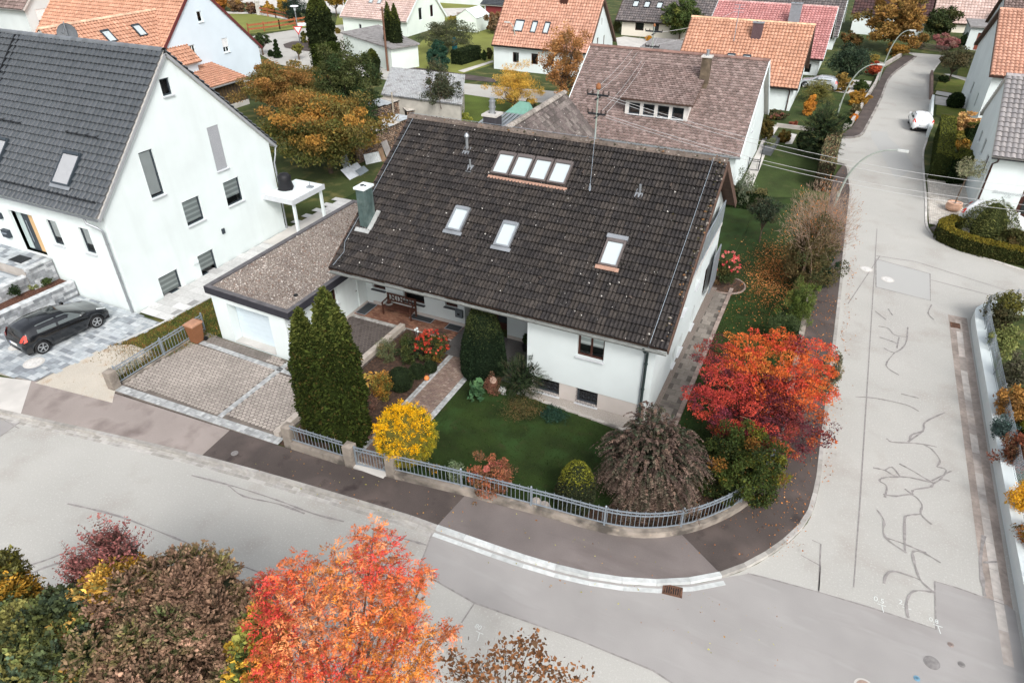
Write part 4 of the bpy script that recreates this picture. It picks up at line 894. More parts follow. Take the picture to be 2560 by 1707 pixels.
m = M(); m.tube([on(-17.72, 27.0) + N_ * .07, on(-17.76, 24) + N_ * .07, on(-17.85, 21.2) + N_ * .07, on(-17.65, 20.8) + N_ * .06, on(-17.83, 20.2) + N_ * .07], .011, 5); m.tube([on(-4.0, 27.1) + N_ * .08, on(-4.03, 24) + N_ * .08, on(-4.09, 20.15) + N_ * .08, (-4.2, 20.2, 3.4), (-4.3, 20.46, 3.2), (-4.32, 20.47, .1)], .011, 5)
for y in (21, 22.5, 24, 25.5, 27): m.tube([on(-4.06, y), on(-4.06, y) + N_ * .09], .01, 5)
m.tube([(a, RY, RZ + .22), (b, RY, RZ + .22)], .008, 5); m.build('lightning_conductor', steel, H)
# mailbox, lamp
m = M(); m.box(-13.92, -13.55, 23.37, 23.5, .62, 1.02); m.box(-13.80, -13.68, 23.355, 23.37, .76, .85, None, 1); tag(m.build('mailbox', [pmat('grey_mailbox', (.11, .13, .14), .5, .05, 3), black]), 'grey metal mailbox on the white wall left of the dark entrance', 'mailbox')
for k, (x0_, x1_, y0_, y1_) in enumerate(((-18.9, -18.35, 22.35, 23.42), (-16.3, -15.1, 23.05, 23.48), (-14.3, -13.55, 22.95, 23.45))):
    m = M(); m.box(x0_ + .03, x1_ - .03, y0_ + .03, y1_ - .03, .11, .127, None, 1); m.box(x0_, x1_, y0_, y0_ + .03, .11, .135); m.box(x0_, x1_, y1_ - .03, y1_, .11, .135); m.box(x0_, x0_ + .03, y0_ + .03, y1_ - .03, .11, .135); m.box(x1_ - .03, x1_, y0_ + .03, y1_ - .03, .11, .135)
    tag(m.build('light_well_grate', [steel, pmat('dark_grate', (.045, .05, .055), .6, .2, 40)]), ('dark grate in the brick terrace by the garage side door', 'dark grate in the brick terrace under the right end of the bench', 'framed dark grate in the terrace below the grey mailbox')[k], 'grate', 'light well grates on the terrace')
# ---- garage ----
GR = thing('garage', 'white flat roofed garage with gravel roof and dark fascia, left of the main house', 'garage', (-21, 23, 0))
gc = [(-23.2, 18.05), (-18.97, 17.93), (-18.97, 29), (-23.2, 29)]; m = M()
ux = nrm(vec(gc[1][0] - gc[0][0], gc[1][1] - gc[0][1], 0)); nn = vec(ux[1], -ux[0], 0); wl = 4.23
panel(m, (*gc[0], 0), ux, Z, nn, [(0, 0), (wl, 0), (wl, 2.5), (0, 2.5)], [(.85, .1, 2.45, 1.98)], .45)
panel(m, (*gc[1], 0), Y, Z, X, [(0, 0), (5.57, 0), (5.57, 2.5), (0, 2.5)], [(2.65, 1.2, .75, .8), (4.05, .13, .9, 1.92)], .14)
panel(m, (-23.2, 18.05, 0), Y, Z, -X, [(0, 0), (10.95, 0), (10.95, 2.5), (0, 2.5)]); panel(m, (-23.2, 29, 0), X, Z, Y, [(0, 0), (4.5, 0), (4.5, 2.5), (0, 2.5)])
m.build('wall', white, GR)
m = M(); m.box(-18.965, -18.93, 19.2, 23.45, .1, .22); m.build('plinth', beige, GR)
o_ = vec(*gc[0], 0) + ux * .85 - nn * .43; m = M()
for i in range(8): m.obox(o_ + ux * 1.225 + Z * (.1 + .2475 * (i + .5)), ux, -nn, Z, 1.2, .02, .121)
m.box(0, 0, 0, 0, 0, 0) if 0 else None
gd = m.build('garage_door', pmat('garage_door_paint', (.56, .65, .70), .5, .02, 3), GR); m = M(); m.obox(o_ + ux * 1.225 - nn * .05 + Z * 1.1, ux, -nn, Z, 1.22, .02, 1.0); m.build('door_back', dark, gd)
m = M(); m.obox(o_ + ux * 1.225 + nn * .22 + Z * .115, ux, nn, Z, 1.2, .23, .012); m.build('threshold', concl, GR)
window(GR, (-18.97, 20.58, 1.2), Y, X, .75, .8, brownf, split=1, sill=sillg, depth=.14)
m = M(); m.box(-19.09, -19.05, 21.99, 22.87, .14, 2.04)
for i in range(5): m.box(-19.05, -19.04, 22.05, 22.82, .35 + i * .35, .36 + i * .35)
dd = m.build('door', wpaint, GR); m = M(); m.tube([(-19.04, 22.78, 1.1), (-18.98, 22.78, 1.1), (-18.98, 22.68, 1.1)], .012, 6); m.build('handle', darkm, dd)
rc = [(-23.45, 18.0), (-18.55, 17.76), (-18.55, 29.1), (-23.45, 28.95)]; inn_ = [(-23.22, 18.22), (-18.78, 18.0), (-18.78, 28.88), (-23.22, 28.72)]
m = M(); m.prism(rc, 2.36, 2.70, top=False)
for i in range(4):
    j = (i + 1) % 4; p = [rc[i], rc[j], inn_[j], inn_[i]]; m.add([(*q, 2.70) for q in p], [(0, 1, 2, 3)], None, 1); m.add([(*inn_[i], 2.70), (*inn_[j], 2.70), (*inn_[j], 2.6), (*inn_[i], 2.6)], [(0, 1, 2, 3)], None, 1)
m.sheet(rc, 2.361); m.build('fascia', [pmat('dark_fascia', (.030, .030, .038), .6, .15, 2), pmat('slate_flashing', (.10, .095, .10), .6, .25, 3)], GR)
peb = pmat('roof_gravel', (.21, .175, .15), .97, .25, 14, 1.0, 40, tint=[((.15, .12, .105), .7, .5, .7), ((.46, .42, .38), 16, .54, .66)], spots=[((.62, .58, .54), 9, .14), ((.08, .06, .055), 11, .16)])
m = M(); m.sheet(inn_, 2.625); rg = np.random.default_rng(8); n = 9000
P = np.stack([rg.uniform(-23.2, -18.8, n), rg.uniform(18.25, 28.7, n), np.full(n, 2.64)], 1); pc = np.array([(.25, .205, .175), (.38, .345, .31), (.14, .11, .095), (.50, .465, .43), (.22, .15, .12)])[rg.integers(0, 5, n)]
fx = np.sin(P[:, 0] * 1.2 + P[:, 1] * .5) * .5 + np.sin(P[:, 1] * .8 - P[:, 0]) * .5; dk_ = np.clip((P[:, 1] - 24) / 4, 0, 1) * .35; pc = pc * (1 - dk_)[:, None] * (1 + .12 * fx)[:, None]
leaves(m, P, np.tile(vec(0, 0, 0), (n, 1)), .034, .8, np.clip(pc, 0, .9), rg, 1.0)
m.build('gravel', [peb], GR) if 0 else None
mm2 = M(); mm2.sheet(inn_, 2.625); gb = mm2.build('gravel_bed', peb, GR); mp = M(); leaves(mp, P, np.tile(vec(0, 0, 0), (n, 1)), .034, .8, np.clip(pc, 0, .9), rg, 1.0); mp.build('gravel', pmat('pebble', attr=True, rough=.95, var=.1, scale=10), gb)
m = M(); m.lathe((-18.75 - .55, 19.15, 2.63), [(.11, 0), (.09, .06), (.03, .09)], 10); m.build('roof_drain', black, GR)
# ---- left white house ----
sh = ('shutter', 1.0, (.34, .35, .37)); sbl = ('stripe', .95)
LH = gable('house', 'tall white rendered house with glossy anthracite tiled roof at the left edge', 'house', -46, -28.5, 17.87, 28.55, (17.55, 5.12), (23.21, 11.08), (28.95, 5.15), white, 'anth', ceram, wood_und, ov=(0, .12),
    F=[(13.1, 2.87, .72, 1.28, dict(bl=('plain', .75))), (15.38, 2.9, .68, 1.28, dict(bl=('plain', .7)))],
    R=[(4.76, 9.17, .55, .76), (2.62, 4.95, .76, 2.2, dict(bl=('plain', .97))), (6.73, 4.95, .75, 2.25, dict(bl=sh, depth=.1)), (6.9, 2.95, 1.12, 1.32, dict(bl=('stripe', .72))), (4.13, 2.92, 1.1, 1.28, dict(bl=sbl)), (1.63, .04, 1.18, 1.12, dict(bl=sbl)), (4.16, .04, 1.06, 1.18, dict(bl=('stripe', .8)))],
    fr=anth, sill=sillg, tk=dict(tw=.30, th=.36, hump=.09, lift=.085, K=12, pw=.34, var=.04, dirt_shade=.35), seed=20, cap=(.12, .13, .14), gut=zinc, extraF=[(10.28, 1.92, 1.82, 2.22)])  # clean glazed tiles: groove and edge shade is painted into the tile colour
verg = pmat('grey_verge_board', (.28, .29, .30), .6, .08, 3)
m = M()
for p, q in (((-28.35, 17.55, 5.05), (-28.35, 23.21, 11.0)), ((-28.35, 23.21, 11.0), (-28.35, 28.95, 5.08))): m.bar(vec(*p) - Z * .06, vec(*q) - Z * .06, .04, .13)
m.build('barge_board', verg, LH)
downpipe(LH, [(-29.3, 17.5, 5.0), (-29.25, 17.5, 4.75), (-28.75, 17.6, 4.6), (-28.66, 17.72, 4.4), (-28.66, 17.76, .15)], .055, zinc)
downpipe(LH, [(-28.45, 28.95, 5.0), (-28.42, 28.8, 4.6), (-28.42, 28.62, 4.2), (-28.42, 28.6, .2)], .05, zinc)
o_ = vec(-35.72, 17.87, 1.92); m = M(); m.obox(o_ + X * .91 + Y * .33 + Z * 1.11, X, Y, Z, .91, .03, 1.11); d_ = m.build('front_door', anth, LH)
m = M(); m.obox(o_ + X * 1.34 + Y * .28 + Z * 1.10, X, Y, Z, .33, .015, 1.04); m.build('oak_panel', pmat('light_oak', (.58, .38, .19), .55, .12, 3), d_)
m = M(); m.obox(o_ + X * .25 + Y * .28 + Z * 1.10, X, Y, Z, .19, .012, 1.02); m.build('side_light', pmat('frosted_glass', (.42, .50, .49), .25, .03, 2), d_)
m = M(); m.tube([o_ + X * .78 + Y * .2 + Z * .55, o_ + X * .78 + Y * .2 + Z * 1.7], .018, 7); m.build('handle', steel, d_)
def rp(x, y): return vec(x, y, 5.12 + (y - 17.55) * (11.08 - 5.12) / (23.21 - 17.55))
LN = nrm(np.cross(X, vec(0, 5.66, 5.96))); LV = nrm(vec(0, 5.66, 5.96))
for x in (-31.78, -36.9): skylight(LH, rp(x, 18.28) + LN * .12, X, LV, LN, 1.18, 1.62, anth, shutter=True, flash=zinc)
def snow(x0_, x1_, y):
    m_ = M(); A_, B_ = rp(x0_, y) + LN * .26, rp(x1_, y) + LN * .26
    for k in (0, .07, .14): m_.tube([A_ - LV * 0 - LN * k, B_ - LN * k], .012, 5)
    n_ = max(2, int((x1_ - x0_) / .6)); 
    for i in range(n_ + 1): q = rp(x0_ + (x1_ - x0_) * i / n_, y); m_.bar(q + LN * .03, q + LN * .28, .03, .05); m_.bar(q + LN * .26, q + LV * .22 + LN * .05, .02)
    m_.build('snow_guard', darkm, LH)
snow(-45, -28.75, 17.98); snow(-32.1, -30.15, 20.0); snow(-37.4, -35.4, 20.0)
ch = chimney(LH, -40.1, 22.55, 9.8, 12.1, .95, .75, pmat('grey_slate_panels', (.25, .27, .27), .7, .12, 3), wpaint, pots=2)
m = M(); q0, q1 = rp(-38.35, 18.2) + LN * .12, rp(-38.35, 23.1) + LN * .12
for dx in (-.2, .2): m.bar(q0 + X * dx, q1 + X * dx, .05, .08)
for i in range(18): q = q0 + (q1 - q0) * i / 17; m.bar(q - X * .2, q + X * .2, .04)
m.build('roof_ladder', darkm, LH)
# bits on the left house wall
m = M(); m.box(-28.49, -28.42, 23.92, 24.10, 1.72, 2.0); tag(m.build('wall_lamp', anth), 'small dark wall lamp on the white gable of the left house', 'lamp')
m = M(); m.box(-28.49, -28.40, 21.62, 21.95, .95, 1.25); tag(m.build('vent_box', wpaint), 'small white vent box beside the lower right gable window', 'vent')
m = M(); m.box(-36.75, -36.25, 17.68, 17.86, 2.55, 2.95); m.box(-36.7, -36.3, 17.62, 17.68, 2.78, 2.83, None, 1); tag(m.build('mailbox', [anth, steel]), 'anthracite mailbox on white wall left of the oak front door', 'mailbox')
m = M(); m.box(-36.45, -36.33, 17.72, 17.86, 3.55, 3.85); tag(m.build('door_lamp', anth), 'dark lamp on the wall beside the oak front door', 'lamp')
# entrance plateau, planter walls of the left house
stone = pmat('grey_ashlar', attr=True, rough=.85, var=.35, scale=4, bump=.5, bscale=25, var2=.2, scale2=1.3)
def stonewall(name, label, P, w, z0, z1, seed=0, cap=True):
    rg_ = np.random.default_rng(seed); m_ = M(); P = np.array(P, float); s_ = np.concatenate([[0], np.cumsum(np.hypot(*np.diff(P, axis=0).T))]); z = z0; r = 0
    while z < z1 - .05:
        hh = min(.16, z1 - .07 - z); q = -rg_.random() * .3
        if hh < .03: break
        while q < s_[-1]:
            L_ = rg_.choice([.3, .45, .6]); a_, b_ = max(0, q), min(s_[-1], q + L_)
            if b_ - a_ > .05:
                A_ = np.array([np.interp(a_, s_, P[:, 0]), np.interp(a_, s_, P[:, 1])]); B_ = np.array([np.interp(b_, s_, P[:, 0]), np.interp(b_, s_, P[:, 1])]); c = np.array([(.30, .31, .32), (.22, .23, .24), (.38, .39, .40), (.17, .18, .19)])[rg_.integers(4)]
                m_.bar((*A_, z + hh / 2), (*(B_ - (B_ - A_) * .01), z + hh / 2), w + rg_.uniform(-.01, .01), hh - .008, c)
            q += L_
        z += .16; r += 1
    for i in range(len(P) - 1): m_.bar((*P[i], z1 - .03), (*P[i + 1], z1 - .03), w + .05, .06, (.50, .52, .53))
    return tag(m_.build(name, stone), label, 'wall')
stonewall('planter_wall', 'grey stone planter wall behind the black car', [(-32.62, 17.8), (-32.9, 13.5), (-33.4, 9.8)], .26, .08, .95, 1)
stonewall('terrace_wall', 'grey stone retaining wall below the oak front door', [(-33.75, 17.8), (-33.75, 16.5)], .26, .8, 1.95, 2)
stonewall('terrace_wall', 'lower stepped stone retaining wall left of the planter', [(-34.0, 16.5), (-34.0, 12.0)], .26, .8, 1.55, 3)
m = M(); m.prism([(-33.9, 10), (-33.9, 17.8), (-32.7, 17.8), (-33.2, 10)], 0.09, .82); struct('planter_soil', m, pmat('bark_mulch', (.085, .040, .028), .98, .5, 14, 1.0, 30, tint=[((.16, .08, .05), 12, .55, .65)]))
m = M(); m.prism([(-33.85, 16.5), (-33.85, 17.86), (-45, 17.86), (-45, 14.5), (-37.0, 14.5), (-37.0, 16.5)], 0.1, 1.88); m.prism([(-34.1, 10.2), (-34.1, 16.45), (-36.9, 16.45), (-36.9, 14.45), (-45, 14.45), (-45, 10.2)], .1, 1.48); struct('terrace_base', m, conc)
rectpave('terrace', [(-33.9, 16.55), (-33.9, 17.86), (-45, 17.86), (-45, 14.5), (-37.0, 14.5), (-37, 16.55)], 1.905, [(.32, .16), (.48, .24), (.32, .24)], lg, 16, slab, .004, bond=False)
rectpave('terrace', [(-34.1, 10.2), (-34.1, 16.4), (-36.9, 16.4), (-36.9, 14.4), (-45, 14.4), (-45, 10.2)], 1.505, [(.32, .16), (.48, .24), (.32, .24)], lg, 17, slab, .004, bond=False)
m = M()
for i in range(14): m.box(-35.5 + i * .07, -35.46 + i * .07, 16.85, 17.45, 1.90, 1.925)
tag(m.build('doormat_grate', darkm), 'dark slatted foot grate in front of the oak front door', 'grate')
# patio roof behind the left house
PR = thing('patio_roof', 'white flat patio roof on white posts behind the left house', 'patio roof', (-27.6, 29, 0))
pa = [G(615, 405, 2.75), G(782, 452, 2.75), G(665, 508, 2.75), G(640, 540, 2.75)]
m = M(); m.box(-28.45, -26.4, 27.35, 30.1, 2.62, 2.72); m.box(-28.4, -26.45, 27.4, 30.05, 2.45, 2.62); m.build('roof', [wpaint], PR); m = M(); m.box(-28.5, -26.36, 27.30, 27.35, 2.45, 2.74); m.box(-26.40, -26.35, 27.35, 30.12, 2.45, 2.74); m.build('edge_trim', sillg, PR)
for x, y in ((-26.55, 27.55), (-26.55, 29.9)): m = M(); m.box(x - .07, x + .07, y - .07, y + .07, .02, 2.45); m.build('post', wpaint, PR)
m = M(); m.lathe((-27.9, 28.6, 2.73), [(.42, 0), (.45, .1), (.36, .5), (.40, .75), (.25, .9), (.02, .95)], 14, wob=.05, seed=3); tag(m.build('covered_grill', pmat('black_cover', (.012, .012, .014), .55, .3, 3), smooth=True), 'black fabric covered grill standing on the white patio roof', 'grill')
m = M(); m.box(-26.95, -26.6, 29.2, 29.5, 2.73, 2.80); m.tube([(-26.78, 29.35, 2.8), (-26.78, 29.35, 3.05)], .02, 6); tag(m.build('parasol_base', zinc), 'grey parasol foot on the white patio roof corner', 'parasol base')
patch('terrace', [(-28.4, 26.5), (-26.1, 26.5), (-26.0, 31.4), (-28.4, 31.4)], concl, .135)
# ---- brown roofed house behind (dormer) ----
hx0, hx1 = -17.0, -5.15
BH = gable('house', 'white house with speckled brown plain tile roof and wide dormer, behind the main house', 'house', hx0, hx1, 43.75, 56.0, (43.4, 3.38), (49.6, 7.85), (56.4, 2.9), white, 'brown', tilem, wood_und, ov=(.15, .3),
    R=[(3.2, .3, .8, 1.1), (5.9, .3, .8, 1.1), (1.2, .4, .7, 1.1), (5.8, 3.2, .6, 1.2)], fr=anth, sill=sillg, tk=dict(tw=.23, th=.215, hump=.0, lift=.045, K=4, scallop=.07, var=.13), seed=31, gut=zinc, cap=(.20, .12, .10), verge=wpaint)
bq = (7.85 - 3.38) / (49.6 - 43.4); bz = lambda y: 3.38 + bq * (y - 43.4)
d0, d1 = GY(1560, 290, 45.0)[0], GY(1716, 305, 45.0)[0]
yd = 45.1; zb_, zt_ = bz(yd), bz(yd) + 1.15; m = M(); wz = zt_ - .1
ys = 48.7; zs = bz(ys) + .05
panel(m, (d0, yd, zb_ - .1), X, Z, -Y, [(0, 0), (d1 - d0, 0), (d1 - d0, zt_ - zb_), (0, zt_ - zb_)], [(.25 + i * (d1 - d0 - .3) / 4, .22, (d1 - d0 - .3) / 4 - .22, .72) for i in range(4)], .1)
for xx in (d0, d1): m.add([(xx, yd, zb_ - .1), (xx, yd, zt_), (xx, ys, zs), ], [(0, 1, 2)])
m.build('dormer_wall', pmat('weathered_white_dormer', (.62, .60, .57), .8, .2, 3), BH)
for i in range(4): window(BH, (d0 + .25 + i * (d1 - d0 - .3) / 4, yd, zb_ + .12), X, -Y, (d1 - d0 - .3) / 4 - .22, .72, anth, depth=.1, name='dormer_window', sill=sillg)
slope(BH, (d0 - .35, yd - .4, zt_ + .0), (d1 + .35, yd - .4, zt_ + .0), (d0 - .35, ys, zs + .05), 'brown', tilem, brown_und, 33, .1, tw=.23, th=.215, hump=.0, lift=.045, K=4, scallop=.07, var=.13)
cq = GY(1758, 215, 47.6); chimney(BH, cq[0], 47.6, 5.8, GY(1770, 143, 47.6)[2], .55, .55, pmat('stained_chimney', (.11, .085, .06), .9, .35, 2.5, tint=[((.22, .17, .12), 1.5, .5, .7)]), concl, pots=1)
# extension with mossy roof, ridge towards the viewer
EX = thing('annex', 'low annex with steep mossy grey tiled roof right behind the main roof ridge', 'annex', (-14.5, 38, 0))
r0, r1 = G(1407, 232, 6.3), G(1272, 323, 6.3)
rx = (r0[0] + r1[0]) / 2; yA, yB = 33.6, r0[1]; m = M(); m.box(rx - 3.4, rx + 3.4, yA + .3, yB - .3, 0, 2.8); m.add([(rx - 3.4, yB - .3, 2.8), (rx + 3.4, yB - .3, 2.8), (rx, yB - .3, 6.1)], [(0, 1, 2)]); m.add([(rx - 3.4, yA + .3, 2.8), (rx + 3.4, yA + .3, 2.8), (rx, yA + .3, 6.1)], [(0, 1, 2)]); m.build('wall', whitew, EX)
PAL['lich'] = np.array([(.12, .10, .095), (.155, .135, .125), (.09, .078, .073)])
for sgx in (1, -1): slope(EX, (rx + 3.8 * sgx, yB, 2.45), (rx + 3.8 * sgx, yA, 2.45), (rx, yB, 6.3), 'lich', mossy, brown_und, 35, .12, tw=.3, th=.40, hump=.05, lift=.05, K=8, rolls=2)
ridgecap(EX, (rx, yA, 6.35), (rx, yB, 6.35), (.30, .27, .24), mossy, .15)
# ---- houses farther back ----
def pal_tk(a=.3, b=.36, h=.05, K=6): return dict(tw=a, th=b, hump=h * 1.25, lift=.065, K=max(K, 6), dirt_shade=.22, pw=.5, var=.07)  # tile grooves and lower edges coloured darker
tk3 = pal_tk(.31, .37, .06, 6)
OH = gable('house', 'white house with bright orange tiled roof and brown clad chimney', 'house', -15, -4.2, 68.9, 78.0, (68.5, 2.1), (74.03, 6.6), (78.4, 2.1), white, 'orange', tilem, brown_und, ov=(.3, .35),
    fr=brownf, tk=tk3, seed=41, gut=darkm, cap=(.62, .40, .26), verge=brown_und)
downpipe(OH, [(-4.6, 68.4, 2.0), (-4.5, 68.8, 1.8), (-4.5, 68.85, 0)], .05, brownf)
cc_ = GY(1893, 80, 72.6); chimney(OH, cc_[0], 72.6, 5.2, GY(1900, 58, 72.6)[2], .9, .6, pmat('brown_sheet_cladding', (.10, .065, .07), .6, .1, 4), zinc)
oz = lambda y: 2.1 + (y - 68.5) * 4.5 / 5.53
ON = nrm(np.cross(X, vec(0, 5.53, 4.5))); OV = nrm(vec(0, 5.53, 4.5))
for q in ((1824, 152), (1863, 155)): g_ = GY(q[0], q[1], 70.6); skylight(OH, vec(g_[0] - .3, 70.2, oz(70.2)) + ON * .05, X, OV, ON, .75, .9, anth)
g_ = GY(1842, 60, 72.0); m = M(); m.tube([(g_[0], 72.0, oz(72)), (g_[0], 72.0, oz(72) + 3.2)], .035, 6)
for k in (2.6, 2.9, 3.2): m.tube([(g_[0] - .45, 72.0, oz(72) + k), (g_[0] + .45, 72.0, oz(72) + k)], .02, 5)
m.build('antenna', steel, OH)
s_ = GY(1985, 60, 73.2)
PK = gable('house', 'white house with faded pink tiled roof behind the orange roof', 'house', -16, -3.2, 85.0, 98, (84.6, 1.75), (93.17, 5.8), (98.4, 1.8), white, 'pink', tilem, brown_und, ov=(.3, .35), F=[(11.4, .2, .7, 1.0)], fr=wpaint, tk=pal_tk(.34, .42, .06, 5), seed=43, gut=darkm, cap=(.5, .3, .28), verge=wpaint)
c_ = GY(1989, 30, 90); chimney(PK, c_[0], 90.0, 3.8, GY(1992, 10, 90.0)[2], 1.15, .8, pmat('grey_sheet_cladding', (.22, .24, .26), .6, .1, 4), zinc)
GH = gable('house', 'white house with long weathered grey tiled roof behind the pink roof', 'house', -24, -2.7, 101, 113, (100.6, 1.6), (107.5, 6.2), (113.4, 1.6), white, 'grey', tilem, wood_und, ov=(.3, .35), fr=brownf, tk=pal_tk(.34, .42, .05, 5), seed=45, gut=zinc, verge=wpaint)
O2 = gable('house', 'white house with salmon orange roof and three skylights behind the autumn birch', 'house', -36.7, -25.6, 73.18, 81.7, (72.78, 2.6), (76.85, 7.4), (82.05, 2.4), white, 'salmon', tilem, brown_und, ov=(.05, .3),
    F=[(2.35, .9, .75, 1.05), (4.6, .9, .8, 1.1), (6.5, .9, .8, 1.1)], R=[(2.9, 2.5, .5, 1.1), (5.1, 2.4, .5, 1.1), (4.0, 4.7, .3, .7)], fr=brownf, tk=tk3, seed=47, gut=darkm, verge=brown_und)
uz = lambda y: 2.6 + (y - 72.78) * 4.8 / 4.07
UN = nrm(np.cross(X, vec(0, 4.07, 4.8))); UVv = nrm(vec(0, 4.07, 4.8))
for (pxl, w_) in (((1283, 86), 1.1), ((1325, 89), .65), ((1356, 91), .65)):
    yy = 73.9; g_ = GY(pxl[0], pxl[1], yy); skylight(O2, vec(g_[0], yy, uz(yy)) + UN * .05, X, UVv, UN, w_, 1.35, anth)
m = M(); g_ = GY(1412, 2, 76.4); m.box(g_[0] - .4, g_[0] + .4, 76.1, 76.8, 6.6, 8.4); m.build('chimney', brownf, O2)
RB = gable('house', 'white house with rose brown roof and two small skylights at the top', 'house', -66.9, -56.2, 85.7, 96.0, (85.35, 1.95), (91.0, 6.5), (96.3, 1.2), mint, 'rose', tilem, wood_und, ov=(.2, .25), F=[(2.6, .4, .5, .7)], R=[(3.2, 1.6, 1.0, 1.6), (6.3, 1.6, 1.0, 1.6)], fr=wpaint, tk=pal_tk(.3, .36, .02, 4), seed=49, gut=wood_und, verge=wpaint)
for q in ((925, 22), (946, 25)): g_ = GY(q[0], q[1], 87.5); skylight(RB, vec(g_[0], 87.3, 1.95 + (87.3 - 85.35) * 4.55 / 5.65) + Z * .06, X, nrm(vec(0, 5.65, 4.55)), nrm(vec(0, -4.55, 5.65)), .6, .8, zinc)
gp = [G(851, 82, 2.5), G(978, 122, 2.5), G(1050, 110, 2.5), G(946, 63, 2.5)]; GF = thing('garage', 'low white garage block with grey fibre cement roof under the twin cypresses', 'garage', tuple(np.append(np.mean(gp, 0)[:2], 0)))
mp_ = np.mean(gp, 0); ins = [mp_ + (q - mp_) * .94 for q in gp]; m = M(); m.prism([q[:2] for q in ins], 0, 2.4); m.build('wall', mint, GF); m = M(); m.prism([q[:2] for q in gp], 2.4, 2.55); m.build('roof', pmat('fibre_cement', (.24, .23, .225), .95, .25, 4, .3, 40, tint=[((.14, .13, .125), 1.5, .5, .7), ((.36, .35, .34), 3, .6, .75)]), GF)
fc = bpy.data.materials['fibre_cement']
m = M(); e0_, e1_ = ins[1], ins[2]; u_ = nrm(e1_ - e0_) * vec(1, 1, 0); n_ = vec(u_[1], -u_[0], 0)
# long shed
lp = [(978, 168), (1163, 188), (1155, 262), (952, 236)]; z_ = (2.9, 2.9, 2.3, 2.3); q4 = [G(x, y, z) for (x, y), z in zip(lp, z_)]
LS = thing('shed', 'long low shed with weathered grey fibre cement roof beside the wood piles', 'shed', (*np.mean(q4, 0)[:2], 0)); m = M(); c_ = np.mean(q4, 0); i4 = [np.append((c_ + (q - c_) * .96)[:2], q[2] - .12) for q in q4]
m.add(i4 + [q * vec(1, 1, 0) for q in i4], [(0, 1, 5, 4), (1, 2, 6, 5), (2, 3, 7, 6), (3, 0, 4, 7)]); m.build('wall', pmat('grey_plaster', (.42, .40, .36), .95, .15, 2), LS)
m = M(); nr_ = 46
for i in range(nr_):
    t0, t1 = i / nr_, (i + 1) / nr_; tm = (t0 + t1) / 2; f = lambda t, k: (q4[3] * (1 - t) + q4[2] * t) if k == 0 else (q4[0] * (1 - t) + q4[1] * t)
    V4 = [f(t0, 0), f(tm, 0) + Z * .05, f(t1, 0), f(t0, 1), f(tm, 1) + Z * .05, f(t1, 1)]; m.add(V4, [(0, 1, 4, 3), (1, 2, 5, 4)])
m.add([q - Z * .06 for q in q4], [(0, 1, 2, 3)]); m.build('roof', pmat('pale_fibre_cement', (.36, .37, .375), .95, .18, 5, .3, 50, tint=[((.22, .21, .20), 1.8, .5, .72), ((.55, .55, .54), 2.2, .62, .7)]), LS)
# dark grey house, top middle
hq = G(1553, 88); DH = gable('house', 'cream house with dark grey brown roof and three skylights at the top', 'house', hq[0], hq[0] + 16, hq[1], hq[1] + 11, (hq[1] - .4, 1.9), (hq[1] + 5.3, 6.2), (hq[1] + 11.4, 1.8), cream, 'grey', tilem, brown_und, ov=(.9, .3), F=[(1.9, .75, 1.2, 1.0), (4.4, .7, .8, 1.05)], fr=brownf, tk=pal_tk(.34, .42, .05, 4), seed=51, gut=darkm, verge=brownf)
for x_, yy in ((1582, 20), (1610, 22), (1641, 24)): g_ = GY(x_, yy, hq[1] + 1.9); skylight(DH, vec(g_[0], hq[1] + 1.5, 1.9 + 1.9 * 4.3 / 5.7) + Z * .05, X, nrm(vec(0, 5.7, 4.3)), nrm(vec(0, -4.3, 5.7)), .8, 1.1, darkm)
# red barn
bq_ = G(1213, 52); RBn = gable('barn', 'dark red barn with grey roof and white corner board at the top', 'barn', bq_[0], bq_[0] + 8, bq_[1], bq_[1] + 7, (bq_[1] - .4, 2.3), (bq_[1] + 3.5, 4.0), (bq_[1] + 7.4, 2.3), pmat('barn_red', (.19, .035, .035), .8, .15, 5), 'anth', tilem, wood_und, ov=(.6, .3), tk=pal_tk(.3, .4, .04, 4), seed=53, gut=False)
m = M(); m.box(bq_[0] - .05, bq_[0] + .15, bq_[1] - .05, bq_[1], 0, 2.2); m.build('corner_board', wpaint, RBn)
# far left houses
gxl = -55.0
H11 = gable('house', 'pale blue gabled house with orange roof and dark red verge at the upper left', 'house', -76, gxl, 43.5, 56.3, (43.1, 3.6), (49.86, 10.2), (56.7, 3.6), bluew, 'orange', tilem, wood_und, ov=(.2, .12), R=[(4.3, 4.0, .62, 1.2, dict(split=2)), (8.2, 3.9, .75, 1.25, dict(split=2, bl=('shutter', .6, (.75, .76, .76)))), (6.0, 6.9, .55, .9)], fr=wpaint, sill=wpaint, tk=tk3, seed=55, cap=(.55, .3, .2), gut=zinc, verge=pmat('dark_red_verge', (.12, .03, .03), .7, .1, 4))
m = M(); wx, wy0, wy1, wz_, wex, wez = -57.9, 36.5, 48.8, 8.0, -53.75, 4.0
m.box(2 * wx - wex + .4, wex - .4, wy0 + .2, 47.5, 0, wez - .1); m.add([(2 * wx - wex + .4, wy0 + .2, wez - .1), (wex - .4, wy0 + .2, wez - .1), (wx, wy0 + .2, wz_ - .3)], [(0, 1, 2)]); m.build('wing_wall', bluew, H11)
slope(H11, (wex, wy0, wez), (wex, 47.7, wez), (wx, wy0, wz_), 'orange', tilem, wood_und, 57, .14, **tk3); slope(H11, (2 * wx - wex, 47.7, wez), (2 * wx - wex, wy0, wez), (wx, 47.7, wz_), 'orange', tilem, wood_und, 58, .14, **tk3)
ridgecap(H11, (wx, wy0, wz_ + .03), (wx, 48.6, wz_ + .03), (.62, .40, .28), tilem, .15)
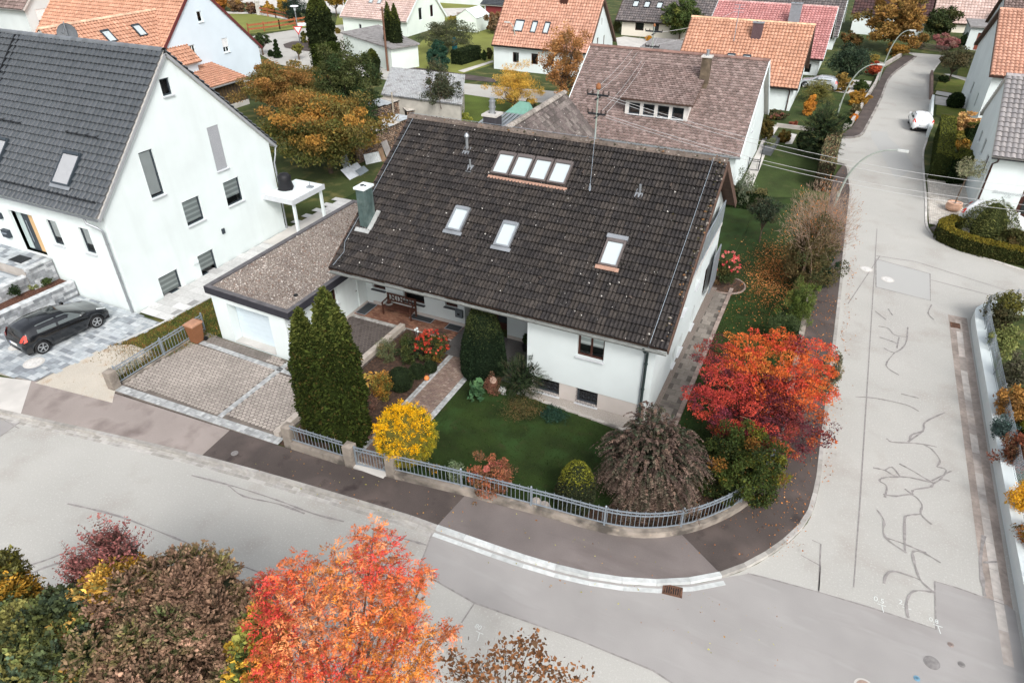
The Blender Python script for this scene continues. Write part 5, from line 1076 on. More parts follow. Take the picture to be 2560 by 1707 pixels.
wv = nrm(vec(wx - wex, 0, wz_ - wez)); wn = nrm(np.cross(Y, wv)); wn = wn if wn[2] > 0 else -wn
for (qx, qy) in ((350, 95), (275, 110)):
    best = min(((abs(pj(vec(wex, yy, wez) + wv * s_)[0] - qx) + abs(pj(vec(wex, yy, wez) + wv * s_)[1] - qy), yy, s_) for yy in np.linspace(37, 47, 60) for s_ in np.linspace(.3, 5, 40)))
    skylight(H11, vec(wex, best[1], wez) + wv * best[2] + wn * .05, Y, wv, wn, .8, 1.2, anth)
SH = thing('shed', 'dark weathered wooden shed with orange lean-to roof behind the left house', 'shed', (-53, 48, 0)); m = M()
A4 = [vec(-51.0, 45.4, 2.4), vec(-51.0, 49.9, 2.4), vec(-55.6, 47.3 - .9, 3.45), vec(-55.6, 50.8, 3.45)]
m.box(-55.4, -51.2, 45.7, 49.7, .45, 2.35); 
for i in range(34): yy = 45.7 + i * .118; m.box(-51.2, -51.165 + .012 * (i % 2), yy, yy + .11, .45, 2.36, (.055 + .02 * (i % 3), .04 + .012 * (i % 3), .03))
for i in range(30): xx = -55.4 + i * .14; m.box(xx, xx + .13, 45.67 - .01 * (i % 2), 45.7, .45, 2.36, (.06, .043, .034))
m.build('wall', woodg, SH); m = M(); m.box(-55.5, -51.1, 45.6, 49.8, 0, .45); m.build('plinth', concl, SH)
slope(SH, (-50.85, 45.3, 2.4), (-50.85, 50.0, 2.4), (-55.7, 45.3, 3.45), 'orange', tilem, wood_und, 59, .1, **tk3); gutter(SH, (-50.8, 45.3, 2.33), (-50.8, 50.0, 2.33), .07)
x_ = GX(52, 25, -72.0); H12 = gable('house', 'white house with brown shuttered windows at the top left corner', 'house', -86, -72, x_[1] + .3, x_[1] + 13, (x_[1], x_[2]), (x_[1] + 6.5, x_[2] + 6), (x_[1] + 13.3, x_[2]), whitew, 'brown', tilem, wood_und, ov=(.3, .3),
    R=[(GX(101, 65, -72)[1] - x_[1] - .3, GX(120, 66, -72)[2], 2.0, 1.55, dict(split=2, bl=('shutter', .62, (.78, .79, .78)))), (GX(162, 50, -72)[1] - x_[1] - .3, GX(190, 50, -72)[2], 2.2, 1.3, dict(split=3, bl=('shutter', .5, (.78, .79, .78))))], fr=brownf, sill=brownf, tk=tk3, seed=61, gut=zinc)
# right side: house with inscription
xr = 9.1
RH = gable('house', 'white house with pale grey tiled roof and dark red door at the right edge', 'house', xr, xr + 11, 49.35, 57.6, (48.9, 3.75), (54.02, 7.4), (58.2, 4.0), white, 'ltgrey', ceram, wood_und, ov=(.12, .3),
    L=[(1.0, 2.1, .7, 1.2), (3.6, 2.6, .6, 1.0), (5.9, 2.8, .6, .7)], F=[(3.6, 1.9, 1.0, .9)], fr=brownf, sill=wpaint, tk=pal_tk(.30, .37, .06, 8), seed=63, gut=darkm, cap=(.27, .25, .25), extraF=[(2.25, .02, 1.6, 2.2)])
downpipe(RH, [(xr + .25, 48.85, 3.65), (xr + .3, 49.1, 3.4), (xr + .12, 49.28, 3.2), (xr + .12, 49.3, .1)], .05, brownf)
m = M(); m.box(xr + 2.25, xr + 3.85, 49.5, 49.55, .02, 2.22); d_ = m.build('front_door', brownf, RH)
for q in (2.5, 3.1): m = M(); m.box(xr + q, xr + q + .5, 49.46, 49.5, .35, 1.95); m.build('pane', cgl, d_)
def text(name, body, size, loc, rot, mat, parent=None, ext=.004, shear=0.0, align='LEFT'):
    cu = bpy.data.curves.new(name, 'FONT'); cu.body = body; cu.size = size; cu.extrude = ext; cu.shear = shear; cu.align_x = align
    o = bpy.data.objects.new(name, cu); COL.objects.link(o); dg = bpy.context.evaluated_depsgraph_get(); me = bpy.data.meshes.new_from_object(o.evaluated_get(dg))
    bpy.data.objects.remove(o); me.materials.clear(); me.materials.append(mat); o = bpy.data.objects.new(name, me); COL.objects.link(o)
    if parent is not None: o.parent = parent; loc = tuple(np.array(loc) - np.array(WO[parent.name]))
    o.location = loc; o.rotation_euler = rot; return o
lg_ = pmat('grey_lettering', (.45, .48, .50), .6, .05, 3)
l1 = GY(2479, 482, 49.33); l2 = GY(2506, 494, 49.33)
text('inscription', 'Blumenstraße', .30, (l1[0], 49.33, l1[2]), (math.pi / 2, 0, 0), lg_, RH, shear=.4); text('inscription', '17a', .28, (l2[0], 49.33, l2[2]), (math.pi / 2, 0, 0), lg_, RH, shear=.4)
R2 = gable('house', 'white house with salmon roof behind the grey roofed house on the right', 'house', 10.6, 24, 69, 83, (68.6, 4.6), (75.5, 8.6), (83.4, 4.6), white, 'salmon', tilem, brown_und, ov=(.3, .3), L=[(3.5, 1.2, .6, 1.1), (8, 1.2, .8, 1.1)], fr=brownf, tk=tk3, seed=65, gut=brownf, verge=brown_und)
R3 = gable('house', 'white house with worn brown roof, second behind on the right', 'house', 13.0, 28, 88, 100, (87.6, 4.4), (93.5, 8.6), (100.4, 4.4), whitew, 'brown', tilem, brown_und, ov=(.3, .3), fr=brownf, tk=tk3, seed=67, gut=brownf)
g_ = G(2410, 124); TG = thing('garage', 'small white garage with red brown door at the far end of the street', 'garage', (*g_[:2], 0)); gw = G(2477, 131)[0] - g_[0]
m = M(); panel(m, (g_[0], g_[1], 0), X, Z, -Y, [(0, 0), (gw, 0), (gw, 2.6), (0, 2.6)], [(gw * .33, 0.02, gw * .5, 2.0)], .2); m.box(g_[0], g_[0] + gw, g_[1] + .35, g_[1] + 6, 0, 2.6); m.build('wall', white, TG)
m = M(); m.box(g_[0] - .2, g_[0] + gw + .2, g_[1] - .3, g_[1] + 6.2, 2.6, 2.8); m.build('roof', fc, TG); m = M(); m.box(g_[0] + gw * .33, g_[0] + gw * .83, g_[1] + .15, g_[1] + .19, .02, 2.02); m.build('garage_door', pmat('rust_brown_door', (.20, .06, .04), .6, .1, 4), TG)
def simple(name, label, pxb, w, d, ze, zr, wall, tile, seed, **k):
    q = G(*pxb); return gable(name, label, 'house', q[0], q[0] + w, q[1], q[1] + d, (q[1] - .4, ze), (q[1] + d / 2, zr), (q[1] + d + .4, ze), wall, tile, tilem, brown_und, ov=(.4, .4), tk=pal_tk(.4, .5, .05, 4), seed=seed, gut=False, **k)
simple('house', 'house with dark maroon roof at the top right of centre', (2124, 84), 9, 9, 2.6, 6.6, white, 'maroon', 71)
simple('house', 'small house with brown roof between the trees at the far end', (2330, 78), 12, 9, 1.2, 4.8, cream, 'rose', 72)
simple('house', 'white house with blue grey roof in the top right corner', (2480, 66), 16, 11, 2.6, 7.5, white, 'bluegrey', 73)
simple('house', 'distant white building with dark doors at the top', (1080, 6), 12, 8, 2.4, 4.5, white, 'grey', 74)
CP_ = thing('carport', 'double garage with flat gravel roof left of the orange roofed house', 'garage', (*G(1640, 140)[:2], 0)); q4 = [G(*p, 2.5) for p in ((1600, 118), (1708, 128), (1728, 104), (1632, 94))]; c_ = np.mean(q4, 0)
m = M(); m.prism([(c_ + (q - c_) * .95)[:2] for q in q4], 0, 2.35); m.build('wall', cream, CP_); m = M(); m.prism([q[:2] for q in q4], 2.35, 2.52); m.build('roof', fc, CP_)
e = q4[0] * .92 + c_ * .08; e2 = q4[1] * .92 + c_ * .08; u_ = nrm((e2 - e) * vec(1, 1, 0)); m = M(); m.obox(e * vec(1, 1, 0) + u_ * 1.6 + Z * 1.1 + vec(u_[1], -u_[0], 0) * .12, u_, vec(-u_[1], u_[0], 0), Z, 1.2, .06, 1.0, None, 0); m.obox(e * vec(1, 1, 0) + u_ * 4.4 + Z * 1.1 + vec(u_[1], -u_[0], 0) * .12, u_, vec(-u_[1], u_[0], 0), Z, 1.3, .06, 1.0, None, 1); m.build('garage_door', [brownf, wpaint], CP_)
GS = thing('shed', 'small shed with grey sheet roof behind the mossy ridge', 'shed', (-22.6, 48, 0)); m = M(); m.box(-24.6, -20.4, 45.7, 49, 0, 2.0); m.build('wall', whitew, GS); m = M()
for i in range(14): x0_ = -24.9 + i * .34; m.add([(x0_, 45.4, 2.05), (x0_ + .28, 45.4, 2.05), (x0_ + .34, 45.4, 2.12), (x0_, 49.4, 2.45), (x0_ + .28, 49.4, 2.45), (x0_ + .34, 49.4, 2.52)], [(0, 1, 4, 3), (1, 2, 5, 4)])
m.build('roof', zinc, GS)
GC = thing('compost_shelter', 'small shed with mint green sheet roof on the lawn', 'shed', (*G(1290, 305)[:2], 0)); q = G(1265, 310); m = M(); m.box(q[0], q[0] + 1.7, q[1] + .2, q[1] + 1.6, 0, .9); m.build('wall', pmat('green_boards', (.05, .12, .09), .8, .2, 5), GC)
m = M(); m.add([(q[0] - .2, q[1], .9), (q[0] + 1.9, q[1], .9), (q[0] + 1.5, q[1] + 1.7, 1.6), (q[0] + .5, q[1] + 1.7, 1.6), (q[0] + 2.0, q[1] + 1.7, .8)], [(0, 1, 2, 3), (1, 4, 2)]); m.build('roof', pmat('mint_sheet', (.16, .32, .26), .5, .1, 4), GC)
# ================= PLANTS =================
DG = [(.020, .035, .012, 3), (.030, .050, .016, 2), (.012, .022, .010, 2)]
THU = [(.026, .038, .008, 3), (.038, .050, .010, 2), (.015, .022, .006, 2), (.060, .045, .014, .5)]
BOX = [(.020, .032, .014, 3), (.030, .042, .016, 2), (.012, .018, .009, 2)]
GRN = [(.050, .075, .022, 3), (.075, .10, .03, 2), (.03, .048, .015, 2)]
OLV = [(.075, .085, .045, 3), (.11, .115, .065, 2), (.045, .055, .028, 2)]
YEL = [(.62, .36, .02, 3), (.70, .44, .04, 2), (.42, .34, .03, 2), (.20, .20, .03, 1)]
ORG = [(.45, .17, .03, 3), (.36, .14, .03, 3), (.22, .12, .035, 2), (.14, .12, .03, 1.5)]
RED = [(.52, .07, .035, 3), (.58, .12, .035, 3), (.36, .04, .035, 2), (.16, .03, .04, 1)]
PRP = [(.105, .065, .058, 3), (.15, .095, .075, 2), (.055, .05, .035, 2), (.20, .13, .095, 1.2), (.045, .06, .03, 1)]
BRN = [(.20, .12, .06, 3), (.28, .17, .09, 2), (.12, .08, .04, 2)]
# twin columnar thujas by the driveway
def thuja(label, bx, by, ytop, w, seed, n=16000, group='columnar thujas', sx=1.0, pal=THU, size=.055):
    g, h, r = px(bx, by, ytop, w)
    prof = [(r * .78, .15), (r * .95, h * .12), (r, h * .3), (r * .97, h * .5), (r * .82, h * .68), (r * .58, h * .82), (r * .33, h * .92), (r * .1, h * .985), (.02, h)]
    return clipped('thuja_column', label, 'thuja', g, prof, pal, seed, n, size, group, sx=sx, lump=.09, wob=.08, toppal=[(.075, .085, .02, 3), (.05, .065, .015, 2)])
thuja('shorter left column of the thuja pair beside the driveway', 808, 1092, 768, 88, 1, 17000); thuja('taller right column of the thuja pair beside the driveway', 874, 1112, 719, 120, 2, 26000)
g, h, r = px(1210, 938, 776, 118)
clipped('topiary_cone', 'large dark clipped yew cone with flat top at the house entrance', 'topiary', g, [(r * .80, .05), (r, .35), (r * .97, h * .35), (r * .85, h * .6), (r * .65, h * .85), (r * .5, h * .97), (r * .3, h), (.02, h)], [(.014, .026, .013, 3), (.02, .034, .015, 2), (.009, .016, .008, 2)], 3, 17000, .034, lump=.015, wob=.02, toppal=[(.05, .065, .022, 1), (.035, .045, .018, 1)])
for i, (x, y, rr, lb) in enumerate(((1004, 975, 33, 'largest clipped box ball beside the brick garden path'), (1044, 945, 21, 'middle sized clipped box ball between two others'), (1077, 931, 17, 'smallest clipped box ball nearest the entrance'))):
    g = G(x, y); w = pj((g[0], g[1], .3))[2] * rr / CF
    clipped('box_ball', lb, 'topiary', g, [(w * math.sin(t), w - w * math.cos(t)) for t in np.linspace(.35, math.pi - .02, 12)], BOX, 5 + i, 3800 - 900 * i, .025, 'clipped box balls', lump=.012, wob=.015)
g, h, r = px(1436, 1268, 1157, 102)
clipped('topiary_egg', 'clipped yew egg with yellow green top behind the front railing', 'topiary', g, [(r * .75, .03), (r * .98, h * .22), (r, h * .38), (r * .92, h * .58), (r * .7, h * .8), (r * .4, h * .94), (.02, h)], [(.026, .034, .018, 3), (.038, .046, .02, 2), (.05, .04, .02, 1)], 9, 10000, .028, lump=.015, wob=.02, toppal=[(.16, .16, .02, 3), (.10, .11, .02, 2)])
# yellow spherical spiraea
g, h, r = px(1020, 1150, 1024, 160)
YB = thing('yellow_shrub', 'round bright yellow golden shrub beside the garden gate', 'shrub', (g[0], g[1], 0)); m = M(); rg = np.random.default_rng(12); cz_ = h * .52; n = 900
d = fib(n, rg); d /= np.linalg.norm(d, axis=1)[:, None]; O = vec(g[0], g[1], cz_) + d * vec(r, r, h * .5) * rg.uniform(.76, .98, (n, 1)) * (1 + .06 * np.sin(d[:, :1] * 9) + .05 * np.sin(d[:, 1:2] * 11 + 1))
O = O[O[:, 2] > .12]; d = O - vec(g[0], g[1], cz_); d /= np.linalg.norm(d, axis=1)[:, None]; n = len(O); k_ = 34
P = np.repeat(O, k_, 0) + rg.normal(size=(n * k_, 3)) * .045; D = np.repeat(d, k_, 0)
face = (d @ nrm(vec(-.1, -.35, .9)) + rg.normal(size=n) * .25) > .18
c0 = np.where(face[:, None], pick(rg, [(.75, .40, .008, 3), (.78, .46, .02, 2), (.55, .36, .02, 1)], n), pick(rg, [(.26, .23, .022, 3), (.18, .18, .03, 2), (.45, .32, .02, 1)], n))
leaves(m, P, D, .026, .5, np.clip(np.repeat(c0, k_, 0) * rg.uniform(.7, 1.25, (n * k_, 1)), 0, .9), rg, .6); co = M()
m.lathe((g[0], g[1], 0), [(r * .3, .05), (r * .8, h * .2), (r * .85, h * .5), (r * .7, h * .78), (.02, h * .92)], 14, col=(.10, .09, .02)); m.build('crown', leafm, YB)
t = M(); t.tube([(g[0], g[1], 0), (g[0], g[1], h * .4)], .04, 7); t.build('trunk', bark, YB)
# big drooping purple shrub, red maple, green shrub in the corner of the garden
def spraybush(name, label, bx, by, ytop, w, pal, seed, n, L, nl, size, asp=.5, droop=.7, tip=None, core=True, rz=.5, up=.25):
    g, h, r = px(bx, by, ytop, w); root = thing(name, label, 'shrub', (g[0], g[1], 0)); rg = np.random.default_rng(seed); m = M(); tw = m
    c = vec(g[0], g[1], h * .5); d = fib(n, rg); d /= np.linalg.norm(d, axis=1)[:, None]; d = d[d[:, 2] > -.75]; n = len(d)
    lum = 1 + .16 * np.sin(d[:, 0] * 6 + seed) + .14 * np.sin(d[:, 1] * 8 + d[:, 2] * 5)
    O = c + np.sign(d) * np.abs(d) ** .8 * vec(r, r, h * rz) * (rg.uniform(.45, .85, n) * lum)[:, None]; Dr = d + vec(0, 0, up) + rg.normal(size=(n, 3)) * .3
    sprays(m, O, Dr, L * rg.uniform(.6, 1.2, n), nl, size, asp, pal, rg, droop, tw, tipcol=tip)
    if core: crown(m, vec(g[0], g[1], h * .46), (r * .78, r * .78, h * .42), int(n * 3.5), size * 1.3, [(*(np.array(p[:3]) * .5), p[3]) for p in pal[-3:]], seed, 50, .3)
    m.build('foliage', leafm, root); return root
spraybush('barberry_shrub', 'big drooping purple brown shrub in the corner of the lawn', 1612, 1244, 1052, 250, [(.070, .048, .042, 3), (.105, .07, .058, 2.5), (.04, .05, .032, 3), (.19, .125, .095, 1.3), (.035, .052, .03, 2.5)], 15, 3000, .5, 14, .029, .6, .9, tip=(.17, .12, .095), up=.15, rz=.44)
g_ = G(1935, 1100); MR = thing('maple', 'red and orange Japanese maple by the side street pavement', 'tree', (g_[0], g_[1], 0)); m = M(); tw = M(); rg = np.random.default_rng(22); lay = []
sp = [(1790, 885, 62), (1870, 860, 55), (1960, 900, 72), (2040, 890, 60), (1815, 960, 70), (1900, 950, 85), (1990, 975, 80), (2050, 980, 50), (1770, 1010, 60), (1850, 1040, 75), (1940, 1060, 75), (2020, 1050, 62), (1980, 1110, 60), (1790, 915, 40), (1745, 985, 40), (2045, 930, 45), (1830, 1080, 48), (1910, 1000, 70), (1955, 850, 45), (1900, 1095, 55), (2055, 1095, 38), (1860, 905, 60), (1995, 865, 40), (1800, 1065, 35)]
for i, (x, y, w) in enumerate(sp):
    t_ = (y - 850) / 270; z_ = 3.35 - 2.1 * t_ + rg.normal() * .12; c = G(x, y, z_); rr = pj(c)[2] * w / CF; n = int(2300 * (w / 60) ** 2)
    q = rg.normal(size=(n, 3)); q /= np.linalg.norm(q, axis=1)[:, None]; q[:, 2] = np.abs(q[:, 2]) * np.where(rg.random(n) < .8, 1, -1); sub_ = fib(22, rg) * rg.uniform(.8, 1.15, (22, 1)); k = rg.integers(0, 22, n)
    P = c + (sub_[k] * .72 + q * .26 * rg.uniform(.3, 1, (n, 1)) ** .5) * vec(rr * 1.08, rr * 1.08, rr * .55)
    pal = [RED, [(.60, .13, .035, 3), (.58, .075, .04, 2), (.50, .17, .04, 1)], [(.38, .05, .045, 3), (.50, .07, .045, 2), (.17, .035, .05, 1.5)], [(.11, .03, .04, 3), (.24, .045, .04, 2), (.42, .10, .03, 1)]][1 if (x > 1850 and y < 1010 and w > 42) else (3 if y > 1058 or x > 2046 or rg.random() < .2 else (2 if rg.random() < .75 else 0))]
    sc_ = pick(rg, pal, 22)[k]; leaves(m, P, q * .8 + vec(0, 0, .3), .036, .38, np.clip(sc_ * rg.uniform(.7, 1.25, (n, 1)), 0, .9), rg, .8); lay.append(c)
fill = np.mean(lay, 0); crown(m, fill - Z * .35, (2.0, 2.1, .95), 15000, .045, [(.10, .022, .028, 3), (.18, .035, .03, 2), (.05, .025, .025, 1)], 222, 90, .25)
for c in lay: b0 = vec(g_[0], g_[1], 0); k0 = b0 + vec(rg.normal() * .1, rg.normal() * .1, .9); tw.tube([b0, k0, k0 * .5 + c * .5 - Z * .15, c], [.07, .055, .03, .008], 5, cap=False)
m.build('crown', leafm, MR); tw.build('trunk', pmat('maple_bark', (.28, .17, .12), .8, .2, 8), MR)
bush('laurel_shrub', 'large dark green shrub with orange tinted leaves inside the curved railing', 'shrub', 1838, 1238, 1078, 238, [(.035, .052, .014, 4), (.055, .075, .018, 3), (.02, .03, .012, 3), (.22, .085, .02, .45), (.16, .15, .02, .8)], 23, 30000, .045, clumps=130, cr=.2, asp=.42, inner=.1)
bush('hazel_bush', 'pale speckled leafy bush to the right of the red maple', 'shrub', 2052, 995, 872, 78, [(.16, .14, .09, 3), (.10, .10, .06, 3), (.24, .19, .12, 2)], 24, 5000, .05, clumps=40, cr=.3)
# flower beds
bush('hydrangea', 'red flowering hydrangea in the bed between drive and path', 'shrub', 1083, 905, 832, 88, [(.06, .075, .025, 3), (.20, .11, .02, 1.5), (.03, .045, .02, 2)], 25, 3500, .05, clumps=36, cr=.3)
def blooms(root_label, bx, by, ytop, w, cols, seed, n=45, r=.06, name='flower_head'):
    root = next(o for o in bpy.data.objects if o.get('label') == root_label); g, h, ww = px(bx, by, ytop, w); rg = np.random.default_rng(seed); m = M()
    for i in range(n):
        d = nrm(vec(rg.normal(), rg.normal() - .4, abs(rg.normal()) + .3)); c = vec(g[0], g[1], h * .48) + d * vec(ww, ww, h * .55) * rg.uniform(.9, 1.05); cc = np.array(cols[rg.integers(len(cols))])
        k = 26; q = rg.normal(size=(k, 3)); q /= np.linalg.norm(q, axis=1)[:, None]; leaves(m, c + q * r * rg.uniform(.7, 1.1), q * .2, r * .42, .8, np.clip(cc * rg.uniform(.75, 1.2, (k, 1)), 0, .95), rg)
    m.build(name, leafm, root)
blooms('red flowering hydrangea in the bed between drive and path', 1083, 905, 832, 88, [(.55, .06, .035), (.62, .11, .07), (.38, .04, .03)], 26, 80, .05)
bush('lavender_bush', 'pale green feathery bush on the retaining wall of the driveway', 'shrub', 968, 905, 838, 62, [(.12, .14, .07, 3), (.09, .11, .05, 2), (.22, .14, .05, 1)], 27, 3000, .04, clumps=30, cr=.3, asp=.25)
bush('holly_bush', 'dark green leafy bush left of the red hydrangea', 'shrub', 1023, 908, 830, 66, [(.025, .04, .018, 3), (.05, .065, .02, 2), (.10, .10, .03, 1)], 28, 3500, .045, clumps=36, cr=.3)
m = M(); rg = np.random.default_rng(29); g = G(925, 955); hst = thing('hosta', 'yellow wilting hosta leaves at the foot of the driveway wall', 'plant', (g[0], g[1], 0)); n = 90; O = vec(g[0], g[1], .08) + rg.normal(size=(n, 3)) * vec(.28, .22, .02); Dd = rg.normal(size=(n, 3)) + vec(0, 0, .6); leaves(m, O + Z * .1, Dd, .16, .32, pick(rg, [(.60, .36, .10, 3), (.45, .36, .08, 2), (.62, .30, .06, 1)], n), rg, .3); m.build('leaves', leafm, hst)
bush('azalea', 'orange and green autumn azalea left of the largest box ball', 'shrub', 960, 1000, 925, 78, [(.36, .17, .03, 2), (.12, .12, .03, 2), (.05, .07, .02, 2), (.50, .22, .04, 1)], 30, 3800, .035, clumps=36, cr=.28)
bush('groundcover', 'blue green ground cover at the foot of the taller thuja', 'plant', 914, 1035, 990, 36, [(.06, .10, .07, 2), (.035, .06, .035, 2)], 31, 1500, .03, clumps=20); bush('groundcover', 'low green plant at the end of the flower bed', 'plant', 976, 1040, 1012, 34, GRN, 32, 900, .035, clumps=14)
bush('heather', 'pale pink heather beside the gate path', 'plant', 926, 1102, 1045, 30, [(.40, .22, .20, 3), (.5, .32, .28, 2), (.10, .09, .04, 2)], 33, 1500, .022, clumps=24); bush('fern', 'reddish dried fern in the flower bed soil', 'plant', 930, 1030, 985, 52, [(.20, .11, .08, 3), (.12, .07, .05, 2)], 34, 900, .035, clumps=16, asp=.25)
bush('bergenia', 'broad leaved bright green plant right of the garden path', 'plant', 1193, 1000, 945, 46, [(.045, .10, .045, 3), (.07, .14, .06, 2)], 35, 260, .10, clumps=26, asp=.6)
bush('flower_bush', 'red brown leaved bush with a pale round bloom right of the garden path', 'shrub', 1233, 990, 930, 50, [(.20, .09, .06, 3), (.10, .07, .04, 2), (.30, .13, .09, 1)], 36, 2200, .032, clumps=26); bush('white_flower', 'small white flowering plant below the dwarf pine', 'plant', 1256, 990, 960, 26, [(.75, .75, .74, 3), (.05, .08, .03, 1.4)], 37, 300, .035, clumps=14)
g = G(1233, 950, .9); m = M(); n = 300; rg = np.random.default_rng(38); q = rg.normal(size=(n, 3)); q /= np.linalg.norm(q, axis=1)[:, None]; leaves(m, g + q * .12, q, .03, .6, np.clip(np.array((.55, .40, .32)) * rg.uniform(.7, 1.2, (n, 1)), 0, .9), rg); o = m.build('bloom', leafm, next(o for o in bpy.data.objects if 'pale round bloom' in str(o.get('label'))))
spraybush('dwarf_pine', 'dark dwarf pine against the front wall of the main house', 1306, 985, 898, 122, [(.030, .048, .022, 3), (.045, .065, .028, 2), (.018, .03, .016, 2)], 39, 520, .34, 14, .040, .12, .1, up=.5)
bush('cotoneaster', 'low brown green ground cover below the dwarf pine', 'plant', 1305, 1030, 975, 118, [(.085, .08, .03, 3), (.16, .10, .045, 2), (.05, .06, .025, 2)], 40, 3600, .028, clumps=50, hs=.5); bush('periwinkle', 'low dark green ground cover at the end of the front bed', 'plant', 1385, 1045, 1008, 84, [(.02, .05, .035, 3), (.03, .065, .04, 2)], 41, 2200, .03, clumps=40, hs=.5)
pot = thing('potted_conifer', 'dark potted conifer standing in the entrance corner', 'potted plant', (*G(1314, 882)[:2], .1)); q = WO[pot.name]; m = M(); m.lathe(q, [(.12, 0), (.17, .28), (.18, .3), (.15, .3), (.14, .26)], 14); m.build('pot', black, pot); m = M(); crown(m, vec(*q) + Z * .62, (.2, .2, .38), 1200, .04, DG, 42, 18, .35); m.build('foliage', needle, pot)
bush('variegated_bush', 'small white green variegated bush behind the front railing', 'shrub', 1140, 1200, 1150, 62, [(.20, .24, .14, 3), (.10, .14, .07, 2), (.05, .08, .04, 1)], 43, 2000, .035, clumps=26); bush('berry_bush', 'rust red leafed bush with pink blooms behind the front railing', 'shrub', 1234, 1232, 1143, 142, [(.34, .12, .06, 3), (.22, .09, .05, 2), (.09, .07, .035, 2), (.5, .14, .12, .8)], 44, 6500, .036, clumps=60, cr=.22)
bush('marigold', 'small yellow flowering plant at the fence beside the yellow shrub', 'plant', 1085, 1178, 1158, 36, [(.5, .25, .02, 1), (.08, .08, .03, 2)], 45, 700, .028, clumps=14)
m = M(); rg = np.random.default_rng(46)
for x, y, w in ((1340, 1262, 26), (1362, 1272, 20)): g = G(x, y); m.lathe((g[0], g[1], 0), [(.22, 0), (.25, .08), (.16, .2), (.02, .24)], 9, wob=.15, seed=x)
tag(m.build('pale_rocks', pmat('pale_rock', (.42, .37, .33), .95, .3, 8), smooth=False), 'two pale rocks beside the railing left of the yew egg', 'rock')
m = M(); g = G(1560, 1228); m.lathe((g[0], g[1], 0), [(.14, 0), (.15, .12), (.1, .2), (.02, .22)], 9, wob=.15, seed=3); tag(m.build('rock', pmat('white_rock', (.5, .47, .43), .95, .3, 8)), 'white rock under the left side of the purple shrub', 'rock')
# east side of the plot
bush('juniper', 'yellow tipped green conifer bush beside the side street pavement', 'shrub', 1990, 812, 690, 98, [(.10, .14, .03, 3), (.06, .085, .025, 3), (.18, .18, .05, 1.5)], 50, 9000, .05, clumps=70, cr=.22, asp=.25); bush('yew_bush', 'feathery green yew bush north of the red maple', 'shrub', 1948, 860, 775, 92, [(.055, .08, .03, 3), (.09, .12, .05, 2), (.03, .045, .02, 2)], 51, 6000, .05, clumps=60, cr=.24, asp=.22)
bush('dark_conifer', 'low dark conifer between red maple and yew bush', 'shrub', 1975, 875, 820, 62, DG, 52, 3500, .045, clumps=40)
g_ = G(2010, 705); top_ = hz(g_[0], g_[1], 470); BT = thing('hornbeam', 'tall half bare brown hedge tree with many fine twigs beside the side street', 'tree', (g_[0], g_[1], 0)); m, tw = M(), M(); rg = np.random.default_rng(53)
for i in range(60):
    a_ = rg.uniform(0, 2 * math.pi); b0 = vec(g_[0] + rg.normal() * .25, g_[1] + rg.normal() * .9, 0); e = b0 + vec(math.cos(a_) * rg.uniform(.3, 1.7), math.sin(a_) * rg.uniform(.4, 2.0), top_ * rg.uniform(.55, 1.0)); mid = b0 * .5 + e * .5 + vec(math.cos(a_) * -.25, math.sin(a_) * -.25, .1)
    tw.tube([b0, mid, e], [.012, .008, .003], 3, cap=False)
ct = vec(g_[0], g_[1], top_ * .60); nn = 9000; q = rg.normal(size=(nn, 3)); q /= np.linalg.norm(q, axis=1)[:, None]; q = q[q[:, 2] > -.35]; P = ct + q * vec(1.75, 2.4, top_ * .42) * rg.uniform(.35, 1.08, (len(q), 1)); leaves(tw, P, q * vec(1, 1, .6) + vec(0, 0, .9), .13, .045, np.clip(np.array((.24, .17, .13)) * rg.uniform(.6, 1.3, (len(q), 1)), 0, 1), rg, .5)
crown(m, vec(g_[0], g_[1], top_ * .62), (1.75, 2.2, top_ * .5), 2600, .035, [(.55, .18, .05, 2), (.30, .15, .06, 2)], 54, 60, .3); crown(m, vec(g_[0] + .1, g_[1] - .6, top_ * .33), (1.6, 2.1, top_ * .44), 34000, .05, [(.09, .075, .03, 3), (.045, .055, .022, 3), (.15, .10, .045, 2), (.17, .12, .07, 1)], 55, 90, .25); m.build('crown', leafm, BT); tw.build('branch', pmat('pale_twig', (.30, .21, .155), .9, .25, 8), BT)
bush('ivy_bush', 'dark green ivy bush under the half bare hornbeam', 'shrub', 2040, 728, 635, 76, [(.02, .04, .022, 3), (.03, .055, .03, 2)], 56, 6500, .05, clumps=50, cr=.25)
tree('apple_tree', 'small dark leafed tree standing in the side lawn', 'tree', G(1898, 606)[:2], hz(*G(1898, 606)[:2], 487), (1.0, 1.0, .95), [(.03, .045, .028, 3), (.05, .065, .04, 2), (.10, .085, .05, 1)], 57, 5500, .05, low=-.8, r0=.045, clumps=44, cr=.3, nl=14)
bush('rose_bush', 'pink flowering rose bush in a round bed at the gable wall', 'shrub', 1810, 716, 632, 64, [(.03, .05, .02, 3), (.05, .07, .025, 2), (.12, .09, .03, 1)], 58, 3600, .045, clumps=36); blooms('pink flowering rose bush in a round bed at the gable wall', 1810, 716, 632, 64, [(.75, .15, .14), (.8, .25, .22), (.7, .08, .1)], 59, 34, .06)
g = G(1812, 716); kerb('bed_edging', [(g[0] + 1.05 * math.cos(t), g[1] + .1 + 1.0 * math.sin(t)) for t in np.linspace(-2.2, 1.2, 16)], .08, .10, [(.26, .2, .17)], .2, seed=60); m = M(); m.prism([(g[0] + 1.0 * math.cos(t), g[1] + .1 + .95 * math.sin(t)) for t in np.linspace(0, 2 * math.pi, 16, False)], 0, .06); struct('flower_bed', m, soil)
bush('dry_flowers', 'small brown dried plant beside the round rose bed', 'plant', 1790, 712, 690, 24, BRN, 61, 500, .03, clumps=12)
